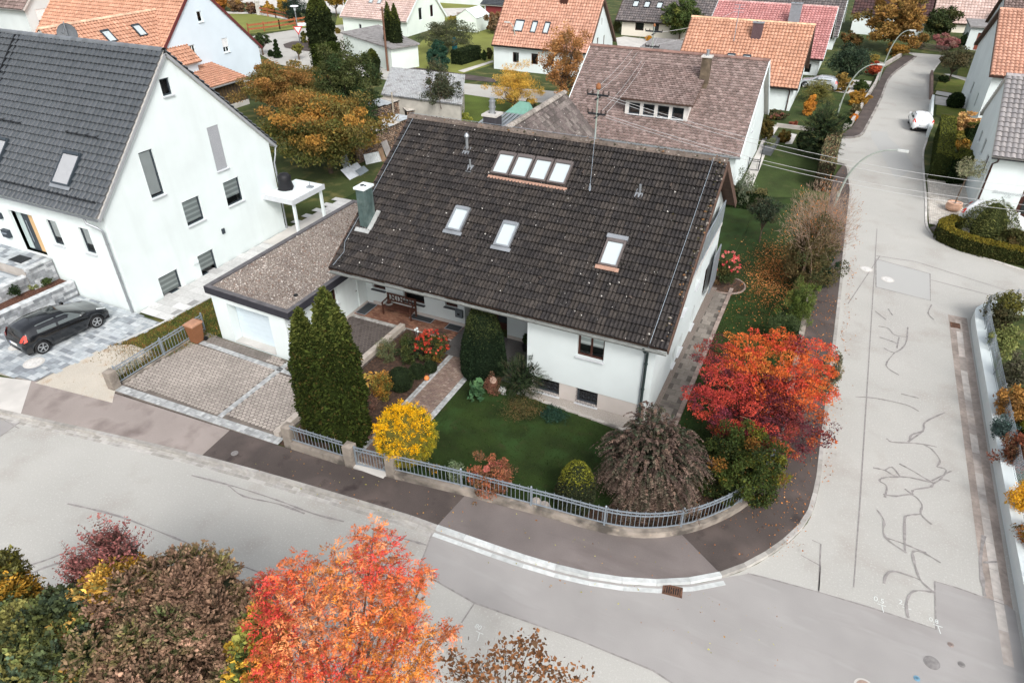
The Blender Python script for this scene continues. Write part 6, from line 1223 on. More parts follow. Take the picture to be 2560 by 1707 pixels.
bush('laurel', 'pale green laurel at the corner of the brown roofed house', 'shrub', 1852, 520, 418, 56, [(.14, .17, .11, 3), (.09, .12, .07, 2), (.2, .21, .14, 1)], 62, 3500, .06, clumps=40, cr=.3, asp=.3)
hedge('hedge', 'low dark clipped hedge between the two gardens', [G(1818, 512)[:2], G(1905, 523)[:2]], .9, 1.2, DG, 63, 5000, .05, toppal=[(.13, .11, .05, 1), (.10, .10, .04, 1)])
hedge('hedge', 'tall narrow hedge with grey brown top along the side street', [G(2052, 480)[:2], G(2058, 440)[:2], G(2072, 395)[:2]], .95, 2.1, [(.05, .04, .025, 2), (.035, .045, .02, 2), (.08, .06, .04, 1)], 64, 9000, .06, toppal=[(.15, .14, .08, 2), (.20, .12, .07, 1), (.11, .12, .06, 1)])
spraybush('juniper', 'dark ragged juniper at the junction behind the tall hedge', 2040, 395, 268, 84, [(.035, .055, .025, 3), (.055, .075, .03, 2), (.10, .11, .04, 1), (.018, .03, .015, 2)], 65, 900, .75, 12, .085, .16, .15, up=.5); bush('dark_conifer', 'low dark juniper left of the ragged juniper', 'shrub', 2003, 378, 318, 40, DG, 66, 2500, .08, clumps=30)
LP = [(.20, .12, .03, 3), (.13, .10, .03, 2), (.28, .15, .04, 1)]
for i, (bx, by, yt, w, pal, lb, nm) in enumerate((
    (1912, 352, 288, 40, [(.07, .065, .02, 3), (.12, .085, .025, 2)], 'rounded olive brown bush at the corner of the brown roofed house', 'round_bush'), (1958, 357, 322, 36, [(.12, .075, .02, 3), (.08, .07, .02, 2)], 'orange brown clipped bush beside the garden steps', 'round_bush'),
    (1920, 372, 350, 30, [(.1, .12, .06, 1)], 'grey green plants in the raised trough', 'plant'), (2110, 320, 284, 36, DG, 'dark clipped ball beside the upper pavement', 'round_bush'), (2133, 303, 284, 18, [(.6, .22, .03, 2), (.5, .12, .02, 1)], 'bright orange small bush at the pavement edge', 'round_bush'),
    (2018, 290, 237, 32, [(.55, .24, .04, 3), (.4, .18, .04, 1)], 'slim orange young tree in the lawn', 'orange_tree'), (2135, 289, 258, 30, [(.14, .12, .06, 2), (.09, .08, .04, 1)], 'grey brown bush below the orange shrub', 'bush'), (2143, 264, 222, 54, [(.42, .23, .04, 3), (.26, .15, .04, 2)], 'broad orange shrub along the upper pavement', 'orange_bush'),
    (2150, 228, 202, 42, GRN, 'dark green flat bush near the white drive', 'bush'), (2100, 230, 177, 42, [(.28, .18, .05, 3), (.18, .13, .04, 2)], 'egg shaped orange brown tree beside the white drive', 'round_tree'), (2053, 214, 186, 15, [(.12, .045, .04, 1)], 'small maroon ball tree in front of the parked wagon', 'round_tree'),
    (2182, 158, 132, 32, [(.36, .27, .07, 2), (.25, .2, .06, 1)], 'yellowish clipped bush on the upper corner lawn', 'round_bush'), (2179, 190, 154, 42, [(.45, .09, .04, 3), (.3, .07, .04, 1)], 'red ball shaped bush at the wall of the upper garden', 'round_bush'),
    (2124, 122, 76, 60, [(.22, .11, .04, 2), (.07, .08, .03, 2)], 'green and rust bush beside the grey roofed house', 'bush'), (2295, 122, 80, 46, [(.07, .09, .035, 2), (.11, .12, .05, 1)], 'dark olive bush at the far end of the street', 'bush'), (2364, 125, 84, 66, [(.34, .12, .12, 2), (.24, .10, .09, 2), (.4, .25, .2, 1)], 'pink flowering bush at the far end of the street', 'bush'),
    (2240, 140, 106, 56, [(.34, .18, .04, 2), (.22, .14, .04, 2)], 'low orange bush under the far street lamp', 'bush'), (2452, 234, 196, 42, [(.06, .09, .07, 2), (.04, .06, .045, 1)], 'blue green bush against the right house wall', 'bush'), (2356, 205, 190, 26, DG, 'low dark plant under the garden tree', 'plant'),
    (2402, 385, 345, 62, [(.34, .18, .03, 2), (.10, .10, .03, 2), (.24, .15, .04, 1)], 'orange and green shrub enclosed by the tall hedges', 'bush'), (2392, 350, 325, 40, [(.28, .24, .05, 2), (.12, .12, .03, 1)], 'yellow green shrub in front of the yellow leafed bush', 'bush'),
    (2528, 630, 568, 88, [(.08, .085, .03, 3), (.14, .10, .04, 1)], 'bronze green shrub behind the low curved hedge', 'bush'), (1805, 545, 530, 1, GRN, '', ''), (1938, 298, 276, 52, [(.05, .07, .03, 3), (.30, .12, .09, 1)], 'low flower bed at the corner of the orange roofed house', 'plant'), (1982, 316, 304, 22, [(.25, .08, .05, 1)], 'small red brown plant at the lawn edge', 'plant'))):
    if lb: bush(nm, lb, 'shrub', bx, by, yt, w, pal, 70 + i, int(2200 + w * w * 1.1), .085, clumps=34, cr=.26)
spraybush('pampas_grass', 'tall yellow green ornamental grass in the lawn', 2040, 256, 208, 46, [(.20, .18, .05, 3), (.13, .13, .04, 2)], 100, 420, 1.3, 10, .10, .10, .6, core=True, up=.8)
def ytree(nm, lb, bx, by, yt, w, pal, seed, n=5000, size=.12, low=-.8, rzf=.42, **k):
    g, h, ww = px(bx, by, yt, w); return tree(nm, lb, 'tree', g, h, (ww, ww, h * rzf), pal, seed, n, size, low=low, r0=max(.06, ww * .05), **k)
ytree('evergreen_tree', 'big dark green tree beside the pink roofed house', 2112, 210, 100, 112, [(.04, .065, .04, 3), (.06, .085, .045, 2), (.025, .04, .025, 2)], 101, 9000, .11, rzf=.5); ytree('oak_tree', 'huge orange brown autumn tree at the far end of the street', 2222, 128, -30, 168, [(.26, .14, .04, 3), (.20, .12, .04, 2), (.34, .20, .06, 2), (.10, .09, .03, 1)], 102, 15000, .17, clumps=90, cr=.2, rzf=.5)
ytree('chestnut_tree', 'dark green tree in front of small brown roof, top right', 2340, 100, 8, 86, [(.055, .075, .03, 3), (.09, .09, .03, 2), (.035, .05, .02, 2)], 103, 6000, .16, rzf=.48); ytree('yellow_tree', 'bright yellow small tree at the top right', 2390, 72, 14, 50, YEL[:2] + [(.5, .3, .04, 1)], 104, 3000, .16); ytree('green_tree', 'round green tree right of the bright yellow tree', 2441, 78, 18, 58, GRN, 105, 3500, .16, rzf=.48)
ytree('garden_tree', 'spreading brown green garden tree on the right side lawn', 2372, 204, 118, 92, [(.085, .085, .045, 3), (.06, .07, .035, 2), (.13, .10, .05, 1)], 106, 6500, .10, low=-.5, rzf=.36); ytree('larch', 'golden brown feathery tree in the top right corner', 2505, 90, -5, 86, [(.26, .21, .08, 2), (.17, .16, .07, 2)], 107, 5000, .16); ytree('thin_conifer', 'slim dark conifer left of the far white garage', 2401, 122, 80, 16, DG, 108, 1200, .12, rzf=.5)
g, h, w = px(2385, 268, 232, 40); clipped('yew_cone', 'dark clipped yew cone between drive and lawn on the right', 'topiary', g, [(w * .8, .05), (w, h * .3), (w * .85, h * .7), (w * .4, h * .95), (.02, h)], DG, 109, 3000, .07)
g, h, w = px(2398, 345, 280, 76); tree('magnolia_bush', 'broad bush with large pale yellow leaves on the right', 'shrub', g, h, (w, w, h * .42), [(.62, .38, .16, 3), (.52, .32, .13, 2), (.35, .22, .08, 1)], 110, 2600, .14, low=-.9, clumps=50, cr=.24, asp=.5, trunk=False)
HD = [(.05, .065, .018, 3), (.035, .048, .015, 2)]; ht = [(.11, .12, .025, 2), (.08, .09, .02, 1)]
hedge('hedge', 'tall clipped hedge with mossy green side along the street, right', [G(2340, 452)[:2], G(2348, 400)[:2], G(2352, 352)[:2]], 1.0, 2.0, HD, 111, 9000, .06, toppal=ht); hedge('hedge', 'tall clipped cross hedge beside the white garden gate', [G(2362, 455)[:2], G(2392, 458)[:2], G(2398, 440)[:2]], 1.0, 1.9, DG, 112, 5000, .06, toppal=ht); hedge('hedge', 'dark hedge behind the pale yellow leafed bush', [G(2408, 352)[:2], G(2458, 355)[:2]], .8, 1.5, DG, 113, 3000, .06, toppal=ht)
hedge('hedge', 'low curved clipped hedge with olive top at the right junction', [G(2385, 575)[:2], G(2355, 583)[:2], G(2352, 600)[:2], G(2400, 622)[:2], G(2470, 642)[:2], G(2600, 668)[:2]], .75, .85, [(.045, .055, .016, 3), (.07, .065, .02, 2)], 114, 14000, .045, toppal=[(.17, .13, .02, 2), (.13, .12, .02, 1)])
def weep(lb, bx, by, yt, w, pal, seed, n=620, L=1.6, size=.07):
    g, h, r = px(bx, by, yt, w); root = thing('weeping_conifer', lb, 'conifer', (g[0], g[1], 0)); rg = np.random.default_rng(seed); m = M(); d = fib(n, rg); d /= np.linalg.norm(d, axis=1)[:, None]; d = d[d[:, 2] > -.2]; n = len(d)
    O = vec(g[0], g[1], h * .45) + d * vec(r * .75, r * .75, h * .5); Dr = d * vec(1, 1, .1); sprays(m, O, Dr, L * h / 2.2 * rg.uniform(.4, .8, n), 12, size, .18, pal, rg, 1.5)
    m.lathe((g[0], g[1], 0), [(r * .7, .05), (r * .75, h * .3), (r * .6, h * .6), (r * .3, h * .85), (.02, h * .93)], 14, col=np.array(pal[1][:3]) * .4); m.build('foliage', needle, root)
weep('weeping yellow green conifer beside the low curved hedge', 2460, 600, 500, 104, [(.11, .115, .035, 3), (.07, .085, .028, 2), (.04, .055, .02, 2)], 115)
# right edge slope garden behind the white wall
def rp_(nm, lb, x, y, z, rxy, rz_, pal, seed, n=5000, size=.05, cat='shrub', **k):
    c = G(x, y, z); root = thing(nm, lb, cat, (c[0], c[1], 0)); m = M(); crown(m, c, (rxy, rxy, rz_), n, size, pal, seed, **k); m.build('crown', leafm, root)
    t = M(); t.tube([(c[0], c[1], 0), (c[0], c[1], max(.2, z - rz_ * .5))], .05, 6); t.build('trunk', bark, root); return root
g = G(2535, 860); tree('blue_conifer', 'blue green conifer behind the white wall at the right edge', 'conifer', (12.6, 34.2), 3.6, (1.5, 1.5, 1.8), [(.045, .09, .075, 3), (.06, .11, .09, 2), (.03, .055, .045, 2)], 120, 9000, .07, low=-1, asp=.2, trunk=False)
rp_('viburnum', 'dark brown green shrub at the bend of the white wall', 2505, 800, .8, .7, .7, [(.075, .065, .03, 2), (.05, .055, .025, 2)], 121, 5000); rp_('viburnum', 'yellow green leafy shrub left of the blue conifer', 2520, 765, 1.2, .8, .9, [(.14, .13, .03, 2), (.08, .085, .03, 2)], 122, 4500); rp_('spiraea', 'pale yellow green shrub behind the chain link fence', 2512, 850, .9, .7, .8, [(.22, .24, .08, 3), (.13, .15, .05, 2)], 123, 5000)
b0 = G(2476, 985); m = M(); tp = (b0[0] + .0, b0[1] + .0); prof = []; hh = 3.5
for t in np.linspace(0, 1, 46): prof.append((max(.03, (.62 * (1 - t) + .08) * (1 + .22 * math.sin(t * 44))), .05 + t * hh))
clipped('topiary_spiral', 'tall dark clipped spiral topiary behind the white wall', 'topiary', (9.35, 26.9), prof, [(.030, .034, .014, 3), (.045, .045, .018, 2), (.02, .024, .01, 2)], 124, 12000, .035, wob=.02, lump=.01)
g = G(2488, 1012); clipped('topiary_cube', 'dark clipped rounded cube with yellow top beside the spiral', 'topiary', (9.25, 25.2), [(.5, .05), (.52, .9), (.44, 1.02), (.02, 1.05)], DG, 125, 6000, .032, wob=.02, lump=.01, toppal=[(.14, .14, .02, 1)])
rp_('amber_bush', 'amber and brown shrub with bare twigs at the right edge', 2535, 1010, 1.0, .8, .9, [(.30, .15, .04, 3), (.20, .11, .04, 2)], 126, 5000); rp_('blue_spruce_bush', 'small blue grey conifer bush at the right edge', 2508, 1075, .7, .55, .6, [(.09, .13, .12, 2), (.05, .08, .07, 2)], 127, 3500, .035); rp_('red_bush', 'dark red brown bush above the bright yellow bush', 2545, 1130, .9, .7, .9, [(.22, .07, .04, 2), (.12, .07, .04, 2)], 128, 4500); rp_('yellow_bush', 'bright golden yellow bush at the right edge', 2562, 1250, .8, .65, .9, [(.70, .38, .03, 3), (.6, .3, .03, 2)], 129, 5000, .035); rp_('rust_bush', 'rust coloured bush at the lower right edge behind the fence', 2590, 1340, .8, .7, .9, ORG, 130, 3500, .04); rp_('grey_shrub', 'grey green shrub behind the chain link fence near the spiral', 2540, 930, 1.0, .7, .8, [(.13, .12, .08, 2), (.09, .09, .05, 1)], 131, 4000)
# gardens behind and left
g = G(842, 455); tree('apple_tree', 'large orange and olive autumn apple tree behind the left house', 'tree', (g[0] - 1.5, g[1] + 1.3), 5.9, (4.6, 4.4, 2.6), [(.24, .14, .035, 2), (.09, .10, .028, 3), (.13, .11, .03, 3), (.05, .065, .022, 2)], 140, 60000, .085, low=-.95, r0=.18, clumps=190, cr=.22, nl=30, toppal=[(.48, .23, .05, 3), (.36, .18, .05, 2), (.17, .13, .04, 2)], jit=.35)
c = G(720, 190, 3.6); tree('plum_tree', 'smaller orange brown autumn tree above the apple tree', 'tree', (c[0], c[1] - 1), 5.3, (4.2, 3.6, 2.2), [(.27, .14, .045, 3), (.17, .12, .04, 2), (.11, .10, .03, 3), (.40, .20, .06, 1)], 141, 34000, .085, low=-.95, clumps=100, cr=.22)
c = G(888, 250, 2.6); tree('pear_tree', 'tall dark green pear tree beside the wood piles', 'tree', (c[0] + .6, c[1] - 1.5), 7.6, (3.0, 2.6, 3.8), [(.04, .065, .025, 3), (.06, .085, .03, 2), (.025, .042, .018, 3), (.13, .12, .04, .3)], 142, 42000, .08, low=-1, clumps=120, cr=.2, toppal=[(.085, .09, .03, 2), (.06, .07, .025, 2)])
g, h, w = px(585, 188, 86, 112); tree('walnut_tree', 'grey green bushy tree in front of the pale blue gable', 'tree', g, h, (w, w, h * .46), [(.07, .085, .06, 3), (.10, .115, .08, 2), (.045, .06, .04, 2)], 143, 10000, .09, low=-1, clumps=70, cr=.24, asp=.3)
g, h, w = px(658, 138, 82, 52); tree('ball_tree', 'round clipped ball tree with forked stems near the junction', 'tree', g, h, (w, w, h * .30), [(.05, .075, .03, 3), (.035, .05, .02, 2)], 144, 5000, .09, low=-1, clumps=60, cr=.2, nl=10); g, h, w = px(748, 150, 106, 30); tree('ball_tree', 'small yellow green ball tree near the give way sign', 'tree', g, h, (w, w, h * .32), [(.18, .17, .04, 3), (.12, .12, .03, 2)], 145, 2500, .09, low=-1, clumps=40, cr=.25, nl=8)
g, h, w = px(695, 145, 100, 18)
clipped('topiary_spiral', 'small dark spiral topiary near the junction, top left', 'topiary', g, [(max(.05, w * (1.05 - .75 * t) * (1 + .3 * math.sin(t * 30))), .1 + h * t) for t in np.linspace(0, 1, 26)], DG, 146, 3000, .06); g, h, w = px(678, 142, 125, 14); clipped('topiary_cone', 'small dark cone beside the small spiral topiary', 'topiary', g, [(w, .1), (w, h * .5), (w * .5, h * .9), (.02, h)], DG, 147, 1200, .06)
for i, (bx, by, yt, w, lb) in enumerate(((808, 122, -18, 64, 'massive dark thuja left of the rose roofed house'), (980, 160, 5, 26, 'left of the twin cypresses by the low garages'), (997, 166, 8, 28, 'right of the twin cypresses by the low garages'), (934, 178, 122, 32, 'thick thuja column behind the pear tree'))): thuja(lb, bx, by, yt, w, 150 + i, (16000, 6000, 6000, 5000)[i], group='background columnar thujas', size=(.12, .09, .09, .09)[i], pal=[(.022, .032, .012, 3), (.032, .042, .014, 2), (.014, .02, .008, 2)])
hedge('thuja_hedge', 'tall dark thuja hedge near the far pavement', [G(800, 200)[:2], G(848, 190)[:2]], 1.6, 3.4, THU[:3], 155, 7000, .09)
g, h, w = px(742, 62, -28, 72); tree('spruce', 'dark blue green spruce behind the brown fence, top left', 'conifer', g, h, (w, w, h * .52), [(.03, .05, .035, 3), (.02, .035, .025, 2)], 156, 7000, .14, low=-1, asp=.2, clumps=70, cr=.22); g, h, w = px(842, 42, -35, 60); tree('lime_tree', 'yellow leafed tree on the far meadow, top left', 'tree', g, h, (w, w, h * .34), [(.40, .22, .04, 2), (.26, .18, .04, 2)], 157, 3500, .2, low=-.8)
for i, (bx, by, yt, w, pal, lb) in enumerate(((548, 26, -12, 60, ORG, 'orange brown bush row at the top left edge'), (596, 30, -8, 56, [(.30, .17, .05, 2), (.14, .09, .06, 2)], 'mixed orange and maroon bush at the top left'), (636, 34, 4, 40, [(.12, .07, .055, 2), (.2, .12, .06, 1)], 'dark brown bush at the end of the far bush row'), (672, 34, 4, 30, [(.42, .24, .04, 2), (.3, .18, .04, 1)], 'amber bush beside the brown post, top left'), (712, 36, -10, 40, [(.44, .26, .05, 2), (.3, .2, .04, 1)], 'tall amber bush left of the dark spruce'), (762, 108, 74, 15, [(.22, .19, .04, 2), (.06, .08, .03, 2)], 'narrow yellow topped cone at the fence corner'), (778, 114, 96, 12, DG, 'tiny dark ball bush beside the massive thuja'), (845, 84, 70, 10, [(.2, .15, .04, 1)], 'tiny ochre ball in front of the rose roofed house'),
    (1096, 178, 96, 70, [(.022, .055, .035, 3), (.03, .07, .045, 2)], 'dense dark bottle green bush in front of the olive tree'), (1210, 152, 126, 17, DG, 'small clipped mushroom bush beside the box hedge'), (1224, 148, 118, 16, [(.06, .06, .025, 1)], 'second clipped mushroom bush against the orange roofed house'), (1191, 74, 26, 32, [(.68, .04, .04, 3), (.55, .03, .04, 1)], 'vivid red bush in front of the red barn'), (1234, 84, 28, 50, [(.17, .12, .07, 3), (.26, .14, .06, 1)], 'brown grey shrub in front of the red barn'), (1132, 56, 40, 24, [(.26, .22, .04, 1)], 'yellow green bush behind the olive tree'),
    (1326, 285, 246, 36, [(.06, .07, .04, 2), (.1, .1, .06, 1)], 'grey green bush beside the yellow larch'), (1155, 315, 280, 50, [(.24, .26, .05, 3), (.16, .18, .04, 2)], 'yellow green bush peeking over the ridge of the main roof'), (1540, 80, 46, 20, [(.12, .13, .05, 1)], 'small green tree beside the white gable, top middle'), (1762, 52, 24, 36, [(.52, .14, .05, 2), (.4, .1, .04, 1)], 'orange red ball bush behind the big green tree'), (1790, 48, -6, 60, [(.40, .25, .07, 2), (.3, .2, .07, 1)], 'dry golden bush next to the pink roof'), (1632, 90, 34, 10, DG, 'very slim dark cypress at the cream house'), (1620, 102, 88, 18, [(.5, .25, .03, 1)], 'small amber bush beside the flat double garage'), (1724, 104, 92, 22, [(.5, .25, .03, 1)], 'small amber bush at the corner of the orange roofed house'))):
    bush('far_bush', lb, 'shrub', bx, by, yt, w, pal, 160 + i, int(2200 + w * w * 1.3), (.15 if by < 90 else .10), clumps=34, cr=.26)
g, h, w = px(1119, 132, 46, 158); tree('olive_tree', 'wide grey green willow tree behind the low garages', 'tree', g, h, (w, w, h * .46), OLV, 190, 15000, .11, low=-.85, clumps=100, cr=.22, asp=.25)
hedge('box_hedge', 'short rounded clipped hedge on the lawn, top middle', [G(1142, 162)[:2], G(1188, 148)[:2]], 1.5, 1.5, BOX, 191, 3500, .08)
c = G(1108, 312); h = hz(c[0], c[1], 152); tree('crab_apple', 'sparse dark tree with reddish leaves rising above the main roof', 'tree', (c[0], c[1]), h, (1.9, 1.8, h * .5), [(.05, .06, .035, 3), (.08, .085, .045, 2), (.16, .08, .04, .3)], 192, 11000, .075, low=-1, clumps=80, cr=.24, gap=.12, nl=30)
g, h, w = px(1288, 285, 150, 152); tree('larch', 'feathery golden yellow larch in the back garden', 'tree', g, h, (w, w * .9, h * .46), [(.58, .34, .05, 3), (.48, .28, .05, 2), (.66, .42, .10, 1.5), (.24, .18, .04, 1)], 193, 16000, .085, low=-.9, clumps=100, cr=.22, asp=.18)
g, h, w = px(1410, 270, 50, 140); tree('birch', 'tall copper orange autumn tree with fine branches', 'tree', g, h, (w, w, h * .47), [(.36, .17, .06, 3), (.28, .13, .045, 3), (.44, .23, .09, 2), (.16, .10, .04, 1)], 194, 17000, .075, low=-.9, clumps=120, cr=.2, gap=.1, nl=50)
g, h, w = px(1698, 102, -16, 104); tree('maple_tree', 'big fresh green tree in front of the cream house', 'tree', g, h, (w, w, h * .46), [(.07, .10, .03, 3), (.045, .07, .025, 2), (.14, .15, .035, 1)], 195, 12000, .13, low=-.95, clumps=90, cr=.22)
# olive standard in a terracotta pot
g = G(2380, 528); OS = thing('olive_standard', 'olive tree with round crown in a terracotta pot on the cobbled yard', 'potted tree', (g[0], g[1], 0)); m = M(); m.lathe((g[0], g[1], .05), [(.22, 0), (.42, .12), (.48, .32), (.42, .5), (.46, .55), (.36, .55), (.34, .48)], 18); m.build('pot', pmat('pale_terracotta', (.55, .34, .24), .8, .1, 4), OS, smooth=True)
m = M(); m.tube([(g[0], g[1], .5), (g[0] + .05, g[1] + .05, 1.6), (g[0] + .1, g[1], 2.4)], [.045, .04, .03], 7); m.build('trunk', bark, OS); m = M(); crown(m, (g[0] + .15, g[1], 2.75), (.95, .95, .72), 2600, .06, [(.26, .25, .15, 3), (.18, .19, .11, 2)], 196, 40, .3, asp=.25, gap=.1); m.build('crown', leafm, OS)
# planter plants
for x, y, z, r_, h_, pal, lb in ((44, 745, .82, .3, .75, DG, 'small dark cone conifer in the bark mulch planter'), (88, 722, .82, .26, .3, [(.24, .26, .10, 2), (.12, .15, .06, 1)], 'small yellow green plant in the bark mulch planter'), (120, 712, .82, .36, .45, GRN, 'small green leafy plant at the wall end of the mulch planter')):
    c = G(x, y, z); root = thing('planter_plant', lb, 'plant', tuple(c)); m = M(); crown(m, c + Z * h_ * .5, (r_, r_, h_ * .55), 700, .04, pal, x, 18, .35); m.build('foliage', leafm, root)
# foreground: rowan and mixed shrubs below the drone
rg = np.random.default_rng(200)
FR = [(.76, .13, .055, 3), (.78, .19, .06, 3), (.62, .07, .055, 2), (.82, .30, .12, 2), (.68, .26, .05, 1)]
c0 = G(870, 1580, 5.2); RW = thing('rowan_tree', 'coral orange rowan tree in the foreground at the bottom', 'tree', (c0[0] - .1, c0[1] - .7, 0)); b0 = np.array(WO[RW.name]); m, tw = M(), M(); tips = []
lobes = [(930, 1350, 6.9, .35), (945, 1400, 6.6, .55), (860, 1430, 6.3, .6), (990, 1440, 6.4, .5), (740, 1430, 6.1, .4), (780, 1470, 6.0, .6), (700, 1490, 5.8, .45), (880, 1500, 6.0, .8), (1000, 1500, 5.9, .55), (680, 1560, 5.4, .5), (780, 1570, 5.5, .8), (930, 1590, 5.6, .9), (1020, 1580, 5.3, .42), (1075, 1600, 5.0, .2), (1060, 1440, 6.0, .14), (670, 1455, 5.8, .18), (1120, 1580, 5.2, .13), (730, 1650, 5.0, .7), (860, 1680, 5.0, .9), (980, 1680, 4.9, .6), (1060, 1670, 4.6, .25), (670, 1680, 4.8, .4), (790, 1750, 4.5, .8), (950, 1770, 4.4, .7), (1030, 1750, 4.3, .35), (680, 1640, 5.1, .35), (1010, 1550, 5.6, .4)]
k0 = vec(b0[0], b0[1], 2.2); tw.tube([b0, k0 * .5 + b0 * .5 + vec(.05, 0, 0), k0], [.14, .12, .10], 8)
for x, y, z, r_ in lobes:
    c = G(x, y, z); n = int(280 * r_ ** 1.6) + 26; q = rg.normal(size=(n, 3)); q /= np.linalg.norm(q, axis=1)[:, None]; O = c + q * r_ * (rg.random((n, 1)) ** .5) * vec(1, 1, .8)
    Dr = q * vec(1, 1, .5) + rg.normal(size=(n, 3)) * .5; pal = [FR[rg.integers(5)], FR[rg.integers(5)], (.40, .13, .05, 1)]; sprays(m, O, Dr, rg.uniform(.16, .26, n), 8, .034, .26, [(p[0], p[1], p[2], 1) for p in pal], rg, .25, None, jit=.2)
    mid = k0 * .45 + c * .55 - Z * .25; tw.tube([k0, mid, c - Z * .1], [.05, .028, .010], 5, cap=False)
    for i in range(0, n, 9): s_ = mid + (c - mid) * rg.uniform(.5, 1); tw.tube([s_, s_ * .4 + O[i] * .6, O[i]], [.008, .006, .003], 3, cap=False)
m.build('crown', leafm, RW); tw.build('trunk', pmat('rowan_bark', (.13, .10, .085), .85, .3, 8), RW)
def shrub3(nm, lb, lobes, pal, seed, L=.32, nl=9, size=.03, asp=.5, dens=1.0, tips=None, droop=.15, core=(.018, .022, .012), sub=15):
    rg = np.random.default_rng(seed); cs = [G(x, y, z) for x, y, z, r in lobes]; c = np.mean(cs, 0); root = thing(nm, lb, 'shrub', (c[0], c[1], 0)); m, tw = M(), M(); big = list(zip(lobes, cs)); small = []
    for l_, c_ in big:
        for d_ in fib(sub, rg) * vec(.75, .75, .65):
            if rg.random() < .3: continue
            small.append(((l_[0], l_[1], l_[2], l_[3] * rg.uniform(.26, .46)), c_ + d_ * l_[3]))
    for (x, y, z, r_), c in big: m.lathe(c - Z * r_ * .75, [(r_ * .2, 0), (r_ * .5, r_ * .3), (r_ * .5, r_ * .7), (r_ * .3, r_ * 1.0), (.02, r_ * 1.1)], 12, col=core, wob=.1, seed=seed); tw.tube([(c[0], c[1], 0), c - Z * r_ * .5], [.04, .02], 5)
    for (x, y, z, r_), c in small:
        n = int(420 * dens * r_ ** 1.4) + 6; q = fib(n, rg); q /= np.linalg.norm(q, axis=1)[:, None]; q = q[q[:, 2] > -.6]; n = len(q)
        O = c + q * r_ * rg.uniform(.35, .92, (n, 1)) * vec(1, 1, .85); Dr = q + vec(0, 0, .45) + rg.normal(size=(n, 3)) * .3
        br_ = rg.uniform(.6, 1.4); lp = [(*(p[:3] * br_), 1) for p in (np.array(pal)[rg.choice(len(pal), 2, p=np.array(pal)[:, 3] / np.array(pal)[:, 3].sum())])]
        sprays(m, O, Dr, L * rg.uniform(.5, 1.2, n), nl, size, asp, lp, rg, droop, tw, tipcol=tips)
    m.build('foliage', leafm, root); tw.build('branch', bark, root); return root
BR3 = [(.16, .10, .065, 3), (.28, .17, .11, 2), (.09, .065, .04, 2), (.06, .08, .028, 4), (.38, .23, .16, 1.1), (.15, .14, .05, 2.5)]
shrub3('spindle_shrub', 'wide brown and dusky pink foreground shrub at the bottom left', [(470, 1450, 4.9, .55), (560, 1470, 4.6, .6), (400, 1470, 4.9, .6), (330, 1500, 4.8, .7), (480, 1540, 4.6, .8), (600, 1540, 4.2, .6), (300, 1600, 4.4, .8), (420, 1630, 4.2, .9), (560, 1640, 3.9, .8), (230, 1680, 4.0, .7), (350, 1730, 3.9, .9), (500, 1740, 3.7, .9), (640, 1620, 3.6, .5), (620, 1720, 3.4, .7)], BR3, 210, L=.30, nl=8, size=.04, asp=.5, tips=(.27, .165, .11), dens=1.5)
shrub3('field_maple', 'green and yellow foreground shrub at the bottom left edge', [(150, 1560, 4.4, .7), (80, 1600, 4.2, .7), (190, 1640, 4.2, .6), (240, 1500, 4.7, .55), (130, 1680, 4.0, .8), (30, 1700, 3.7, .8), (200, 1740, 3.6, .7), (20, 1560, 3.8, .5)], [(.11, .125, .04, 3), (.17, .16, .05, 2), (.07, .09, .04, 2), (.36, .22, .06, 1.3), (.06, .085, .05, 1.5)], 211, size=.044, asp=.7, dens=1.5)
shrub3('red_tipped_shrub', 'shrub with upright red tipped shoots at the bottom left', [(255, 1420, 5.1, .26), (215, 1440, 4.9, .24), (288, 1352, 5.7, .12), (256, 1362, 5.6, .12), (322, 1390, 5.2, .14), (285, 1410, 5.2, .22), (338, 1378, 5.4, .09), (288, 1385, 5.4, .12), (195, 1420, 5.0, .12)], [(.13, .06, .055, 3), (.08, .05, .045, 2), (.05, .05, .035, 2)], 212, L=.4, nl=9, size=.032, tips=(.36, .13, .12), droop=-.35, dens=1.6, sub=5)
shrub3('golden_shrub', 'golden yellow twigs among the brown foreground shrub', [(290, 1450, 5.15, .33), (265, 1470, 5.0, .3), (340, 1440, 5.0, .28)], [(.52, .28, .04, 2), (.42, .25, .05, 2), (.2, .17, .05, 1)], 213, size=.042, dens=2.2)
shrub3('green_gold_shrub', 'olive yellow shrub at the left edge above the green foreground shrub', [(-20, 1440, 4.0, .6), (20, 1490, 3.7, .45), (-30, 1530, 3.6, .6)], [(.36, .20, .03, 2), (.14, .13, .03, 2), (.08, .08, .03, 1)], 214, size=.042, dens=1.6); shrub3('dark_shrub', 'blue green dark shrub in the bottom left corner', [(20, 1650, 3.4, .6), (-10, 1590, 3.4, .5), (60, 1740, 3.2, .6)], [(.03, .05, .045, 3), (.05, .07, .06, 2)], 215, size=.042, dens=1.6)
shrub3('yellow_leaf_shrub', 'yellow and green shrub between brown shrub and rowan', [(650, 1600, 4.6, .3), (670, 1560, 4.8, .22), (640, 1650, 4.3, .35), (620, 1690, 4.1, .3)], [(.48, .30, .04, 2), (.22, .22, .05, 2), (.10, .13, .04, 2)], 216, size=.055, asp=.7, dens=1.6)
c0 = G(1260, 1700, 3.5); QR = thing('copper_shrub', 'sparse copper brown leaved branches at the bottom edge', 'shrub', (c0[0], c0[1], 0)); m, tw = M(), M()
